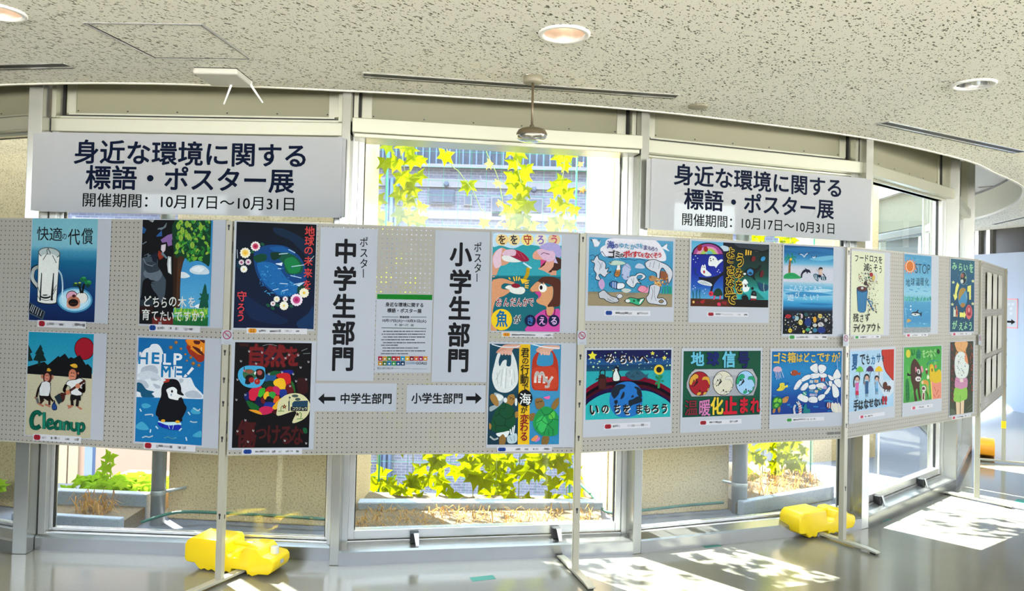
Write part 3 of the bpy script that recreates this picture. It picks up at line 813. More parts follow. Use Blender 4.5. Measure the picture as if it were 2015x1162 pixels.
def art_tree(a):
    a.G([(0, '07090c'), (1, '0a0c10')])
    a.S('39444f', [90, 430, 200, 415, 300, 480, 325, 640, 300, 820, 210, 850, 80, 800, 75, 560]); a.S('57636f', [110, 560, 200, 500, 290, 560, 250, 640, 150, 620]); a.S('2a323c', [120, 470, 240, 470, 260, 540, 150, 560])
    a.P('05070a', [245, 390, 420, 380, 400, 1060, 320, 1060, 330, 640, 250, 500])
    for c, p in (('1d4a7c', [98, 120, 140, 150, 120, 190, 96, 185]), ('274f86', [232, 215, 285, 160, 290, 215, 240, 220]), ('66707a', [245, 140, 300, 128, 335, 85, 325, 130, 280, 158]), ('8d9398', [160, 64, 215, 62, 200, 84]),
                 ('7a5a94', [275, 250, 340, 205, 420, 180, 415, 240, 380, 250, 385, 300, 345, 312, 335, 270, 290, 278]), ('9fa8ae', [345, 405, 376, 412, 378, 580, 345, 560, 336, 480]), ('d4d8d8', [352, 420, 370, 428, 366, 470, 372, 575, 350, 550]),
                 ('c3b6c0', [282, 300, 325, 290, 320, 350, 300, 372, 278, 345]), ('7a2a18', [255, 350, 300, 380, 300, 420, 265, 440, 248, 400]), ('5f7480', [290, 360, 340, 420, 330, 430, 282, 388]), ('4a5660', [150, 380, 190, 400, 150, 415]), ('101828', [185, 395, 250, 370, 240, 470, 200, 455])): a.P(c, p)
    a.LL('66727a', 8, [[112, 430, 140, 480, 200, 500], [105, 290, 140, 268], [250, 150, 310, 130, 330, 95]], 4); a.LL('4e5a66', 6, [[200, 490, 225, 480], [120, 400, 160, 380]])
    a.S('04060a', [95, 760, 100, 700, 110, 640, 150, 612, 178, 630, 225, 640, 185, 652, 230, 675, 185, 665, 200, 720, 250, 790, 260, 880, 90, 880])
    a.P('1d2830', [78, 820, 210, 815, 200, 880, 75, 880]); a.P('220f0d', [75, 880, 205, 880, 200, 950, 72, 950]); a.P('5e1c18', [195, 985, 400, 990, 400, 1056, 195, 1050]); a.P('8e9296', [255, 1030, 285, 1030, 285, 1056, 255, 1054])
    a.P('1f6da6', [410, 62, 758, 64, 728, 1070, 395, 1060])
    a.G([(0, '2a79b0'), (.55, '3a86b8'), (.75, '4b95c0'), (1, '5aa0c4')], 412, 760)
    a.S('b6c6d0', [550, 540, 600, 495, 680, 495, 735, 540, 728, 575, 650, 580, 590, 572]); a.S('d0d8de', [575, 530, 640, 500, 690, 530, 640, 560]); a.S('c6d2d8', [462, 560, 510, 560, 555, 595, 520, 612, 462, 608]); a.S('d8dee2', [600, 880, 680, 850, 720, 890, 650, 905])
    a.P('3a2416', [395, 380, 520, 390, 490, 470, 470, 560, 462, 700, 460, 900, 395, 900]); a.P('281608', [395, 380, 440, 390, 420, 900, 395, 900]); a.LL('4e3520', 5, [[450, 470, 440, 640, 442, 860], [470, 450, 455, 600]], 4)
    a.S('0c3420', [412, 62, 760, 62, 745, 470, 700, 478, 660, 455, 610, 450, 560, 455, 520, 430, 470, 405, 412, 400])
    rg = random.Random(5)
    for i in range(150):
        x, y = rg.uniform(425, 745), rg.uniform(68, 455)
        if y > 400 and x < 530: continue
        a.E(rg.choice(('1f6a2a', '2f8030', '4a9430', '0f4a26', '6a9e30', '1b5c40', '88a83a')), x, y, rg.uniform(14, 30), rg.uniform(8, 14), rg.uniform(20, 160), 8); a.layer -= .85
    for x, y in ((445, 120), (485, 165), (470, 230), (545, 220), (440, 310), (530, 100), (660, 130), (580, 300)): a.S('84a83a', [x, y - 34, x + 22, y, x, y + 36, x - 22, y], 4); a.L('3a6a20', 3, [x, y - 25, x, y + 25], 1)
    a.P('0d4636', [690, 690, 700, 665, 712, 690, 735, 900, 640, 900]); a.star('0f4c3a', 700, 800, 70, .5, 7)
    a.P('4a9a34', [410, 905, 728, 905, 728, 970, 400, 960]); a.G
    a.P('14582c', [400, 985, 730, 985, 728, 1070, 395, 1062])
    rg = random.Random(8)
    for i in range(110):
        x = rg.uniform(405, 722); y = rg.uniform(900, 985); a.L(rg.choice(('9cc040', '6fb038', 'c4cc50', '3e9236', '2a7a30')), 5, [x, y + 34, x + rg.uniform(-14, 14), y - 10], 1); a.layer -= .9
    for ch, x, y, w in (('ど', 150, 832, 80), ('ち', 235, 840, 78), ('ら', 312, 845, 72), ('の', 394, 834, 82), ('木', 484, 842, 84), ('を', 575, 842, 76)): a.T('c9ccc8', ch, x, y, w, 116, .014)
    for ch, x, y, w in (('育', 138, 960, 82), ('て', 225, 970, 72), ('た', 305, 972, 72), ('い', 372, 972, 72), ('で', 448, 975, 80), ('す', 532, 974, 76), ('か', 612, 975, 76), ('？', 692, 976, 80)): a.T('c9ccc8', ch, x, y, w, 112, .014)
poster(1, (260, 420, 4.84), [(98, 54), (893, 58), (868, 1108), (66, 1050)], [(104, 60), (758, 64), (728, 1068), (70, 1050)],
       'poster of a tree split into a dark littered half and a green half', art_tree, cap=(165, 1080, 650, 1106, 62, 168, 230), capc='blue', bars=[(245, 315), (350, 380), (415, 450), (490, 590)])

def art_monkeys(a):
    a.G([(0, '0f7d9a'), (.38, '2a8aa4'), (.381, 'b2ad92'), (1, 'a9a48a')])
    a.E('240c10', 636, 212, 92, 104); a.E('8a0f20', 636, 212, 86, 98)
    a.P('06080a', [108, 378, 200, 350, 270, 330, 300, 360, 350, 318, 400, 276, 410, 290, 458, 256, 492, 302, 515, 288, 540, 300, 595, 270, 650, 360, 668, 350, 705, 390, 702, 488, 108, 442])
    a.P('08201c', [124, 172, 160, 245, 140, 255, 165, 320, 122, 328]); a.P('08201c', [235, 172, 256, 215, 248, 218, 272, 262, 262, 265, 290, 322, 238, 330, 168, 316, 195, 262, 184, 258, 212, 212]); a.R('08201c', 212, 318, 234, 372)
    a.P('b2ad92', [108, 440, 280, 452, 702, 486, 700, 520, 108, 520])
    # the smaller monkey with the blue bag
    a.E('5a2c20', 298, 475, 40, 58); a.E('a4684e', 250, 466, 10, 20); a.E('a4684e', 344, 470, 10, 20); a.E('160808', 298, 476, 40, 58); a.E('4a2018', 296, 486, 36, 48); a.E('b4705c', 296, 470, 24, 36); a.E('c07a68', 294, 488, 22, 20); a.L('3a1814', 5, [284, 486, 306, 488], 1); a.E('1a0c0a', 288, 456, 4); a.E('1a0c0a', 304, 457, 4)
    a.P('b88a24', [292, 416, 300, 390, 316, 388, 336, 412, 320, 420])
    a.LL('1c0c08', 20, [[252, 525, 218, 580, 200, 650]], 4); a.LL('1c0c08', 18, [[322, 530, 318, 640, 350, 690]], 4)
    a.S('1a1a20', [244, 518, 326, 520, 316, 645, 222, 638], 2); a.S('c8cacc', [250, 520, 322, 524, 312, 640, 226, 634], 2)
    a.P('120a0a', [224, 640, 318, 644, 328, 690, 305, 690, 270, 668, 250, 700, 232, 695]); a.LL('2a120c', 20, [[262, 680, 236, 710], [318, 685, 318, 720]]); a.LL('9c6450', 16, [[212, 710, 262, 735], [282, 720, 322, 740]])
    a.P('585a5a', [190, 665, 215, 660, 228, 705, 205, 712]); a.E('8a5a48', 190, 658, 9)
    a.S('0c1f48', [338, 742, 350, 708, 366, 690, 372, 708, 388, 740, 382, 770, 350, 772]); a.S('1c3c78', [345, 742, 356, 715, 372, 715, 382, 745, 372, 764, 352, 764]); a.L('08101c', 10, [364, 686, 368, 712], 1)
    # the bigger one with the shovel
    a.E('140808', 545, 435, 52, 66); a.E('b06c50', 530, 448, 36, 50); a.E('bd7a60', 528, 470, 34, 28); a.L('3a1814', 5, [508, 460, 545, 464], 1); a.E('1a0c0a', 522, 432, 5); a.E('1a0c0a', 542, 434, 5); a.E('b06c50', 582, 436, 7, 10)
    a.S('c89a28', [510, 362, 548, 348, 572, 362, 572, 384, 540, 384]); a.L('c89a28', 9, [512, 362, 540, 374], 1)
    a.S('17181c', [490, 500, 560, 490, 600, 474, 646, 510, 640, 545, 615, 560, 620, 640, 515, 632, 505, 560, 466, 540], 2)
    a.S('cacccd', [496, 504, 560, 496, 600, 482, 638, 512, 634, 540, 610, 552, 614, 634, 520, 626, 512, 560, 474, 536], 2)
    a.L('170b08', 26, [470, 546, 454, 590, 482, 612]); a.L('170b08', 28, [634, 540, 630, 600, 592, 580])
    a.L('3c1612', 22, [640, 505, 560, 560, 455, 630], 1); a.S('3c1612', [415, 620, 450, 615, 462, 640, 455, 680, 430, 700], 2); a.P('18262e', [364, 650, 412, 618, 440, 690, 402, 720])
    a.E('b06c50', 488, 610, 22, 22); a.E('b06c50', 580, 552, 24, 22)
    a.P('0d0a0c', [512, 634, 606, 640, 606, 686, 582, 684, 560, 672, 540, 685, 508, 680]); a.LL('160c0a', 26, [[525, 680, 528, 725], [578, 680, 572, 730]])
    a.P('a4664e', [478, 725, 540, 730, 520, 750, 488, 762, 492, 744]); a.P('a4664e', [562, 735, 600, 745, 622, 760, 606, 770, 588, 756])
    for c, w in (('0b4c40', 30), ('12735c', 20)):
        a.L(c, w + 10, [240, 815, 215, 792, 178, 805, 155, 860, 165, 920, 200, 935, 232, 918]); a.L(c, w, [272, 800, 270, 935], 1)
        a.LL(c, w - 2, [[298, 905, 345, 890, 340, 862, 312, 866, 300, 910, 320, 938, 352, 930], [420, 880, 390, 876, 372, 905, 380, 940, 412, 935], [424, 878, 420, 945], [456, 885, 452, 948], [456, 900, 480, 882, 494, 905, 490, 948]], 4)
        a.LL(c, w - 2, [[520, 888, 520, 935, 545, 955, 568, 940, 570, 890], [590, 895, 586, 990], [592, 905, 622, 896, 634, 930, 618, 958, 592, 952]], 4)
poster(1, (30, 640, 4.65), [(120, 46), (842, 76), (806, 1052), (82, 1004)], [(130, 56), (722, 80), (690, 1030), (92, 1000)],
       'poster of two monkeys tidying up under a red sun, with green writing', art_monkeys, cap=(168, 1016, 606, 1048, 60, 174, 236), bars=[(248, 290), (330, 412), (460, 500), (545, 585)])

def art_penguin(a):
    a.G([(0, '0c5c94'), (.55, '11649a'), (.551, '14618f'), (1, '0b6494')])
    a.S('c9d0d6', [104, 310, 120, 250, 170, 180, 215, 160, 240, 130, 300, 132, 340, 190, 350, 260, 330, 330, 420, 350, 480, 430, 560, 450, 610, 450, 650, 530, 722, 605, 722, 650, 90, 640, 85, 420])
    for p in ([150, 350, 260, 330, 300, 400, 230, 430, 140, 420], [230, 440, 290, 430, 300, 470, 240, 475], [250, 505, 310, 520, 322, 545, 280, 548], [100, 470, 180, 480, 210, 540, 140, 540], [500, 460, 540, 460, 535, 490, 510, 495], [560, 590, 650, 570, 715, 620, 700, 640, 580, 635]): a.S('a2abb8', p)
    a.S('b6bfc9', [100, 420, 200, 380, 300, 420, 330, 480, 250, 450, 150, 470])
    a.S('124a68', [92, 500, 140, 500, 190, 560, 262, 580, 240, 600, 262, 634, 150, 632, 130, 590, 92, 570])
    a.G([(.565, '126596'), (1, '0b628f')]); a.F.pop(); a.P('11659a', [85, 630, 720, 652, 714, 1092, 82, 1056])
    a.T('cfd5da', 'H', 158, 262, 92, 116, .02); a.T('11689c', 'H', 158, 262, 90, 114, .02); a.P('cfd5da', [122, 205, 142, 205, 122, 250]); a.T('11689c', 'E', 276, 262, 74, 110, .03); a.T('cfd5da', 'L', 386, 272, 76, 106, .03); a.R('11689c', 338, 222, 354, 300); a.T('cfd5da', 'P', 488, 272, 82, 112, .03)
    a.T('11689c', 'M', 374, 388, 92, 112, .03); a.T('cfd5da', 'E', 488, 392, 84, 108, .03); a.LL('11689c', 12, [[466, 345, 462, 440]]); a.P('cfd5da', [420, 345, 432, 345, 430, 400])
    a.P('d0d6da', [622, 345, 642, 362, 588, 422, 572, 408]); a.P('d0d6da', [560, 412, 580, 430, 562, 446, 540, 440])
    for c, k in (('8c2a18', 1.0), ('d07a1c', .74)): a.S(c, [568 + 20 * (1 - k), 85, 742, 85, 742, 265 * k + 85 * (1 - k), 690, 280 * k + 20, 640, 225 * k + 30, 590, 190 * k + 20, 575 + 30 * (1 - k), 130])
    for p in ([640, 95, 700, 100, 690, 130, 650, 125], [625, 150, 680, 165, 720, 200, 735, 235, 690, 215], [690, 85, 740, 88, 738, 120]): a.S('4a1a14', p)
    a.star('8c2a18', 590, 160, 32, .5, 8); a.star('8c2a18', 690, 265, 36, .5, 8); a.E('e0b060', 712, 175, 8, 22)
    for x, y, r in ((472, 112, 22), (422, 160, 24), (518, 172, 16), (560, 225, 14), (612, 255, 20), (575, 285, 12), (635, 312, 24), (690, 330, 20)): a.star('7a5228', x, y, r, .6, 6); a.E('a87430', x + 3, y - 2, r * .4)
    a.S('080a12', [330, 620, 335, 540, 370, 480, 430, 458, 490, 475, 520, 540, 522, 580, 548, 614, 500, 620, 530, 640, 548, 690, 572, 735, 548, 798, 530, 830, 515, 866, 330, 860, 300, 820, 278, 790, 300, 700])
    a.S('d2d6d8', [382, 560, 440, 535, 480, 560, 485, 600, 540, 622, 500, 640, 490, 660, 440, 652, 405, 640, 392, 600]); a.E('0a0e18', 434, 577, 10, 13); a.E('6a8aa8', 426, 610, 6, 12)
    a.P('9a2c1c', [345, 490, 380, 470, 358, 456, 412, 458, 408, 485, 375, 494])
    a.S('a8ccd4', [305, 858, 360, 870, 470, 868, 522, 880, 500, 906, 400, 905, 320, 885]); a.S('12249a', [304, 870, 400, 900, 510, 895, 505, 940, 420, 940, 320, 910]); a.LL('0a1560', 5, [[350, 885, 345, 918], [402, 900, 402, 938], [455, 900, 452, 940]])
    a.LL('a8ccd8', 5, [[402, 902, 412, 930], [450, 900, 440, 935]]); a.E('c8901c', 350, 856, 20, 14); a.E('c8901c', 488, 866, 22, 14)
    for p in ([145, 705, 185, 690, 235, 712, 200, 735, 160, 735], [90, 905, 150, 865, 215, 930, 180, 945, 110, 935], [630, 1000, 690, 955, 714, 960, 712, 1012], [612, 765, 650, 730, 700, 765, 700, 790, 640, 792]): a.S('3a92b4', p)
    a.LL('a9c6d4', 12, [[130, 745, 142, 765], [180, 800, 245, 795, 250, 812], [282, 910, 300, 930], [232, 940, 228, 965], [155, 1015, 190, 1005, 215, 1012, 250, 1000], [610, 862, 640, 870, 670, 868], [568, 1015, 575, 1042], [525, 930, 505, 950], [590, 775, 606, 798], [640, 735, 680, 760, 700, 745]], 4); a.L('4fa0c0', 12, [365, 1018, 400, 1010, 430, 1025, 475, 1018])
poster(1, (250, 650, 4.84), [(98, 48), (905, 74), (865, 1128), (62, 1066)], [(110, 66), (745, 88), (714, 1090), (82, 1056)],
       'poster of a crying penguin chick on a shrinking ice floe', art_penguin, cap=(162, 1088, 656, 1122, 66, 172, 238), bars=[(280, 436), (485, 565)])

def art_globe(a):
    a.G([(0, '03080f'), (.3, '041222'), (.6, '05142c'), (1, '04102c')])
    a.S('0a2038', [480, 110, 620, 140, 800, 250, 860, 420, 800, 400, 650, 240, 500, 170]); a.S('0a2a50', [700, 1010, 800, 930, 855, 860, 852, 1060, 730, 1066]); a.S('071d3e', [200, 760, 380, 860, 560, 960, 620, 1000, 500, 1030, 250, 960]); a.S('082a3c', [128, 430, 160, 440, 160, 500, 128, 480])
    a.S('0a3a70', [300, 330, 380, 285, 480, 272, 600, 290, 700, 360, 770, 460, 790, 600, 740, 700, 660, 760, 540, 770, 460, 720, 380, 650, 320, 560, 290, 440])
    a.S('135a96', [320, 450, 440, 440, 520, 480, 600, 590, 700, 660, 680, 740, 540, 755, 450, 690, 370, 610]); a.S('0e4c88', [440, 300, 560, 290, 680, 350, 640, 360, 500, 340])
    a.S('0a4a34', [500, 370, 600, 345, 700, 395, 755, 470, 740, 540, 660, 555, 595, 535, 570, 450]); a.S('10703c', [580, 420, 660, 390, 730, 460, 720, 530, 640, 545, 600, 500]); a.S('083c28', [285, 390, 350, 360, 410, 370, 400, 420, 320, 440]); a.S('062c20', [450, 350, 540, 345, 540, 390, 470, 420]); a.S('0a3a2c', [705, 680, 770, 660, 775, 730, 715, 740])
    rg = random.Random(3)
    for i in range(46):
        x, y = rg.uniform(340, 690), rg.uniform(470, 740); a.L(rg.choice(('2a78b0', '1c66a0', '0c4a80', '3a8ac0')), rg.uniform(5, 10), [x, y, x + rg.uniform(-10, 30), y + rg.uniform(-14, 30)], 1); a.layer -= .8
    a.LL('a8c6dc', 7, [[500, 452, 560, 450], [520, 498, 548, 500], [530, 362, 610, 354], [650, 480, 770, 464], [640, 565, 740, 588], [670, 650, 770, 630], [620, 318, 680, 348], [540, 640, 610, 645], [560, 712, 615, 698], [470, 705, 520, 690]])
    a.P('c8d8e4', [498, 456, 562, 440, 556, 474]); a.P('a8c8d8', [690, 655, 775, 625, 720, 670])
    for x, y in ((275, 340), (372, 268), (515, 848), (425, 848), (645, 856), (470, 876), (800, 690)): a.E('0f4a34', x, y, 20, 14, 30)
    a.flower('d8d2d0', '8a1838', 305, 287, 46, 12, 'b83c60'); a.flower('dcd8c4', 'd8a830', 208, 350, 50, 12, 'e0c060'); a.flower('d0ccd0', '781850', 172, 440, 27, 9, 'b890a8'); a.flower('d0ccd0', '781850', 237, 437, 29, 9, 'c098b0'); a.flower('d8d8d0', 'd8c878', 195, 504, 34, 11)
    a.flower('d8d8cc', 'd8c060', 508, 790, 30, 10); a.flower('d0ccd0', '8a1838', 472, 832, 25, 9); a.flower('d0ccd0', '901850', 590, 788, 26, 9); a.flower('dcd8cc', 'd8c070', 577, 852, 42, 12); a.flower('d8ccd8', '941850', 696, 797, 58, 14, 'b04078'); a.flower('dcd8c0', 'd8b030', 768, 730, 46, 12)
    for ch, x, y, w, h in (('地', 822, 145, 96, 100), ('球', 818, 238, 92, 96), ('の', 810, 325, 92, 90), ('未', 808, 428, 84, 96), ('来', 805, 540, 84, 96), ('を', 798, 652, 84, 100)): a.T('b83c3c', ch, x, y, w, h, .018)
    for ch, x, y, w, h in (('守', 176, 762, 96, 104), ('ろ', 168, 868, 84, 96), ('う', 166, 955, 84, 104)): a.T('b83a42', ch, x, y, w, h, .016)
    a.LL('b0bcc4', 5, [[132, 320, 136, 400], [820, 430, 862, 380]])
poster(2, (440, 425, 4.84), [(108, 46), (888, 72), (870, 1102), (78, 1070)], [(128, 54), (888, 80), (855, 1076), (92, 1062)],
       'dark poster of the blue globe wreathed with flowers and red writing', art_globe, cap=(220, 1090, 796, 1096, 54, 236, 314), capc='orange', bars=[(335, 405), (440, 545), (580, 652), (688, 720)])

def art_nature(a):
    a.G([(0, '070508'), (1, '060406')])
    a.P('2c0c0e', [150, 95, 245, 100, 240, 130, 150, 120]); a.S('0a1028', [300, 150, 480, 170, 560, 260, 380, 260]); a.S('2a0a0c', [700, 440, 790, 440, 800, 560, 720, 570])
    for ch, x, y, w, h in (('自', 310, 215, 175, 230), ('然', 490, 215, 215, 220), ('を', 655, 220, 150, 200)):
        a.T('4a1012', ch, x, y, w, h, .055); a.T('641416', ch, x, y, w, h, .03)
    for ch, x, y, w, h in (('傷', 215, 960, 200, 280), ('つ', 360, 950, 110, 140), ('け', 475, 960, 140, 200), ('る', 595, 965, 140, 200), ('な', 700, 970, 130, 200)):
        a.T('3c0e10', ch, x, y, w, h, .03)
    blobs = [('1a4a7c', [385, 440, 400, 400, 440, 380, 500, 390, 490, 450, 400, 460]), ('0e4a28', [430, 380, 480, 358, 540, 365, 520, 395, 450, 400]), ('101c70', [540, 360, 650, 350, 660, 390, 590, 385]), ('b01c20', [500, 400, 560, 378, 630, 390, 640, 470, 600, 500, 540, 440]),
             ('0c2c1c', [370, 500, 420, 455, 480, 460, 480, 510, 400, 515]), ('d8a81c', [476, 460, 520, 430, 580, 440, 594, 530, 560, 540, 490, 500]), ('520e14', [595, 500, 640, 480, 675, 550, 620, 575, 590, 550]), ('1c5a20', [640, 460, 670, 480, 685, 560, 675, 560]),
             ('b81a38', [240, 560, 280, 520, 350, 500, 370, 540, 330, 600, 300, 640, 250, 630]), ('2f9a28', [330, 590, 350, 530, 395, 522, 390, 570, 350, 612]), ('9c1418', [395, 550, 430, 508, 480, 515, 500, 555, 440, 560]), ('a81c54', [470, 515, 510, 505, 545, 545, 530, 590, 490, 570]), ('142c78', [540, 540, 590, 535, 605, 575, 560, 618, 535, 590]),
             ('d8a01c', [380, 600, 400, 560, 432, 560, 430, 610, 395, 630]), ('2a8a34', [430, 575, 460, 556, 495, 570, 490, 620, 450, 610]), ('08101c', [405, 650, 420, 600, 470, 620, 475, 655]), ('c0501c', [475, 660, 490, 600, 530, 600, 520, 650]), ('0a1038', [302, 660, 320, 605, 360, 620, 390, 700, 330, 690]), ('5a0f14', [355, 630, 380, 610, 400, 660, 370, 668]),
             ('0c5224', [215, 640, 260, 650, 330, 690, 340, 725, 260, 720]), ('102a80', [395, 660, 440, 655, 490, 670, 460, 705, 390, 700]), ('b01c48', [340, 720, 390, 695, 460, 705, 475, 745, 400, 775, 350, 765]), ('d09a1c', [465, 710, 500, 660, 548, 615, 545, 660, 510, 725]), ('c8881c', [240, 728, 330, 735, 370, 775, 310, 760]), ('0a1c58', [195, 590, 240, 560, 240, 630, 215, 640]), ('3a0a0e', [460, 745, 520, 720, 510, 770])]
    for c, p in blobs: a.S(c, p, 4)
    a.S('3a94bc', [140, 420, 150, 350, 200, 315, 260, 308, 380, 320, 398, 370, 395, 440, 350, 505, 270, 520, 190, 495])
    a.S('2c5a3c', [185, 400, 200, 350, 270, 345, 310, 380, 300, 430, 220, 440]); a.E('7a4a34', 250, 365, 36, 20); a.E('140a0c', 248, 425, 40, 30); a.S('140a0c', [205, 480, 225, 420, 260, 480], 2); a.S('1a0c0c', [310, 350, 360, 340, 392, 370, 385, 430, 340, 440, 310, 410]); a.E('9c4a44', 345, 375, 24); a.E('8c1c1c', 268, 445, 26); a.E('8c1c1c', 322, 460, 28); a.E('b05040', 320, 455, 10); a.P('c8606c', [185, 350, 210, 345, 205, 372]); a.L('10141c', 8, [198, 320, 200, 350], 1); a.S('c8d0d0', [290, 380, 312, 362, 305, 395], 3)
    a.S('c2be94', [512, 720, 525, 650, 590, 590, 680, 570, 760, 590, 815, 650, 825, 710, 800, 780, 740, 830, 655, 850, 690, 740, 520, 785])
    a.P('0a0608', [560, 785, 670, 740, 660, 835, 580, 830]); a.E('3a4a48', 682, 596, 32, 14); a.E('3a4a48', 708, 628, 26, 14); a.E('3a4a48', 632, 612, 10, 8); a.R('1c2c38', 618, 645, 630, 740); a.P('1c3a50', [655, 665, 675, 645, 805, 640, 800, 740, 650, 738]); a.R('0c1018', 640, 700, 800, 738); a.T('b8bca0', 'コウジョウ', 725, 716, 140, 34, .02); a.L('20343c', 4, [626, 600, 628, 660], 1)
    a.star('4a1424', 580, 698, 28, .4, 5); a.E('c89030', 580, 698, 6); a.star('2a0c14', 704, 770, 24, .4, 5); a.LL('2c6a24', 6, [[545, 740, 552, 700, 566, 690], [520, 740, 578, 740], [735, 805, 742, 765, 725, 752], [702, 816, 755, 812]], 3)
    rg = random.Random(4)
    for x, y in ((245, 172), (368, 182), (312, 288), (592, 236), (712, 208), (625, 205), (735, 325), (810, 272), (558, 370), (665, 388), (435, 388), (692, 455), (788, 438), (635, 502), (135, 440), (168, 265), (472, 238), (210, 585), (125, 632), (210, 826), (285, 925), (135, 930), (235, 1030), (585, 1020), (788, 1045)):
        a.L('b4b4b8', 5, [x - 6, y - 8, x - 4, y + 6, x + 5, y + 6, x + 6, y - 6], 2)
    a.LL('7c868c', 4, [[375, 120, 440, 105, 510, 120], [745, 168, 800, 145], [760, 195, 825, 190]], 3); a.S('0e4c2c', [755, 905, 790, 900, 800, 945, 770, 950], 3)
poster(2, (440, 655, 4.84), [(82, 66), (878, 74), (865, 1112), (44, 1104)], [(108, 88), (840, 92), (812, 1086), (82, 1092)],
       'black poster with a wheel of many coloured petals and dark red writing', art_nature, cap=(178, 1124, 748, 1126, 52, 190, 268), capc='blue', bars=[(300, 432), (460, 494), (522, 555), (590, 660), (690, 716)])

def art_sushi(a):
    a.G([(0, '2a8a94'), (.43, '2f93a0'), (.431, '135a66'), (1, '12606c')])
    a.S('a8c8dc', [100, 70, 780, 80, 780, 190, 600, 200, 420, 180, 300, 220, 180, 190, 100, 200])
    for i, (x, c, ch, cc) in enumerate(((190, 'd8bc84', 'を', '403020'), (310, 'd6c48c', 'を', '303038'), (442, 'd8c87c', '守', '9c3830'), (574, 'd0ccb4', 'ろ', '7c60a8'), (708, 'c8b088', 'う', 'b04860'))):
        a.E(c, x, 132, 62, 60); a.T(cc, ch, x, 132, 82, 104, .03)
    a.LL('c4d4e0', 8, [[110, 75, 300, 82, 520, 72, 760, 80], [100, 100, 110, 200]], 4)
    a.S('c28c70', [95, 300, 150, 230, 200, 215, 250, 250, 200, 290, 210, 330, 272, 320, 270, 350, 220, 385, 170, 400, 130, 490, 92, 490]); a.S('ccb0c0', [100, 320, 140, 240, 190, 220, 180, 300, 180, 390, 120, 410])
    a.S('d0d4d2', [190, 300, 250, 290, 340, 330, 380, 350, 300, 358, 210, 340]); a.S('8c1838', [190, 285, 240, 240, 320, 232, 400, 265, 455, 320, 450, 345, 390, 350, 330, 320, 250, 290]); a.S('c8a8bc', [190, 280, 230, 235, 320, 235, 320, 290, 240, 292])
    a.LL('a84058', 5, [[330, 245, 370, 300], [370, 260, 420, 330]])
    a.S('c8907a', [500, 270, 560, 225, 640, 230, 710, 270, 712, 340, 690, 440, 660, 470, 600, 440, 550, 422, 590, 390, 630, 340, 510, 325]); a.S('c6a4bc', [545, 230, 700, 240, 712, 330, 640, 350, 570, 300]); a.S('9a94c4', [560, 205, 650, 160, 760, 190, 780, 290, 740, 310, 700, 250, 640, 240]); a.S('3c2018', [715, 310, 780, 330, 776, 420, 650, 460, 700, 400], 3); a.P('b0a4c8', [715, 300, 745, 370, 705, 360])
    a.P('b83c78', [572, 330, 634, 340, 610, 385, 575, 408]); a.P('3c1418', [634, 338, 612, 385, 555, 425, 600, 370]); a.LL('3c2018', 6, [[578, 280, 605, 262, 640, 275], [640, 270, 660, 280]], 3)
    a.P('c28c70', [690, 440, 730, 440, 730, 492, 660, 492])
    a.P('20808c', [100, 486, 780, 486, 780, 496, 92, 496])
    a.LL('d8b020', 34, [[450, 420, 440, 480, 412, 530]], 4); a.P('d8b020', [368, 518, 466, 538, 392, 570]); a.LL('b0d0e0', 16, [[405, 365, 480, 415]])
    for x, y, x2, y2 in ((315, 540, 305, 505), (335, 535, 335, 500), (355, 535, 362, 505), (270, 525, 260, 510), (418, 570, 452, 560), (420, 590, 452, 590), (420, 605, 448, 612)): a.L('d8b038', 12, [x, y, x2, y2], 1)
    a.S('c48a64', [90, 560, 130, 525, 200, 518, 280, 545, 316, 560, 290, 575, 220, 565, 186, 585, 190, 620, 265, 630, 268, 650, 210, 690, 140, 720, 110, 790, 100, 870, 140, 1040, 80, 1036, 84, 800])
    a.S('d0d2cc', [220, 610, 260, 585, 330, 600, 400, 605, 420, 640, 390, 672, 320, 670, 270, 650, 262, 630]); a.E('7c1428', 326, 590, 44, 22, 4)
    a.S('4a2418', [540, 560, 580, 510, 650, 498, 720, 510, 775, 560, 770, 770, 690, 800, 620, 796, 690, 720, 695, 600, 600, 560]); a.S('c28c62', [468, 625, 540, 550, 590, 575, 600, 555, 640, 600, 692, 600, 690, 710, 640, 795, 700, 800, 700, 860, 660, 890, 620, 870, 630, 800, 560, 770, 530, 740, 560, 690, 530, 650, 490, 655])
    a.S('b03c80', [515, 655, 560, 645, 580, 680, 548, 725, 550, 690], 3); a.E('d8dad6', 594, 612, 41, 42); a.E('0c0c10', 578, 608, 15, 22); a.LL('381810', 5, [[590, 562, 600, 580], [468, 628, 490, 656, 528, 648]])
    a.S('b84492', [430, 1046, 470, 960, 530, 880, 620, 825, 640, 880, 680, 885, 715, 825, 765, 840, 762, 1046], 3); a.L('781840', 10, [622, 835, 630, 880, 665, 892, 705, 875, 715, 828])
    a.E('d8b818', 186, 926, 104, 106)
    a.T('0f5c8c', '魚', 188, 916, 120, 170, .03)
    for ch, x, y, w in (('お', 160, 752, 62), ('ん', 232, 752, 60), ('だ', 300, 752, 62), ('ん', 362, 752, 60), ('か', 425, 752, 62), ('で', 478, 750, 56)): a.T('d8d0d0', ch, x, y, w, 92, .075); a.T('701820', ch, x, y, w, 92, .02)
    a.T('d0d0d0', 'が', 342, 925, 78, 92, .075); a.T('101018', 'が', 342, 925, 78, 92, .02)
    for x, ch, cc in ((470, 'き', '3068a8'), (587, 'え', 'c890c8'), (705, 'る', 'c0a0c8')): a.E('0c1438', x, 936, 55, 58); a.T(cc, ch, x, 936, 74, 88, .025)
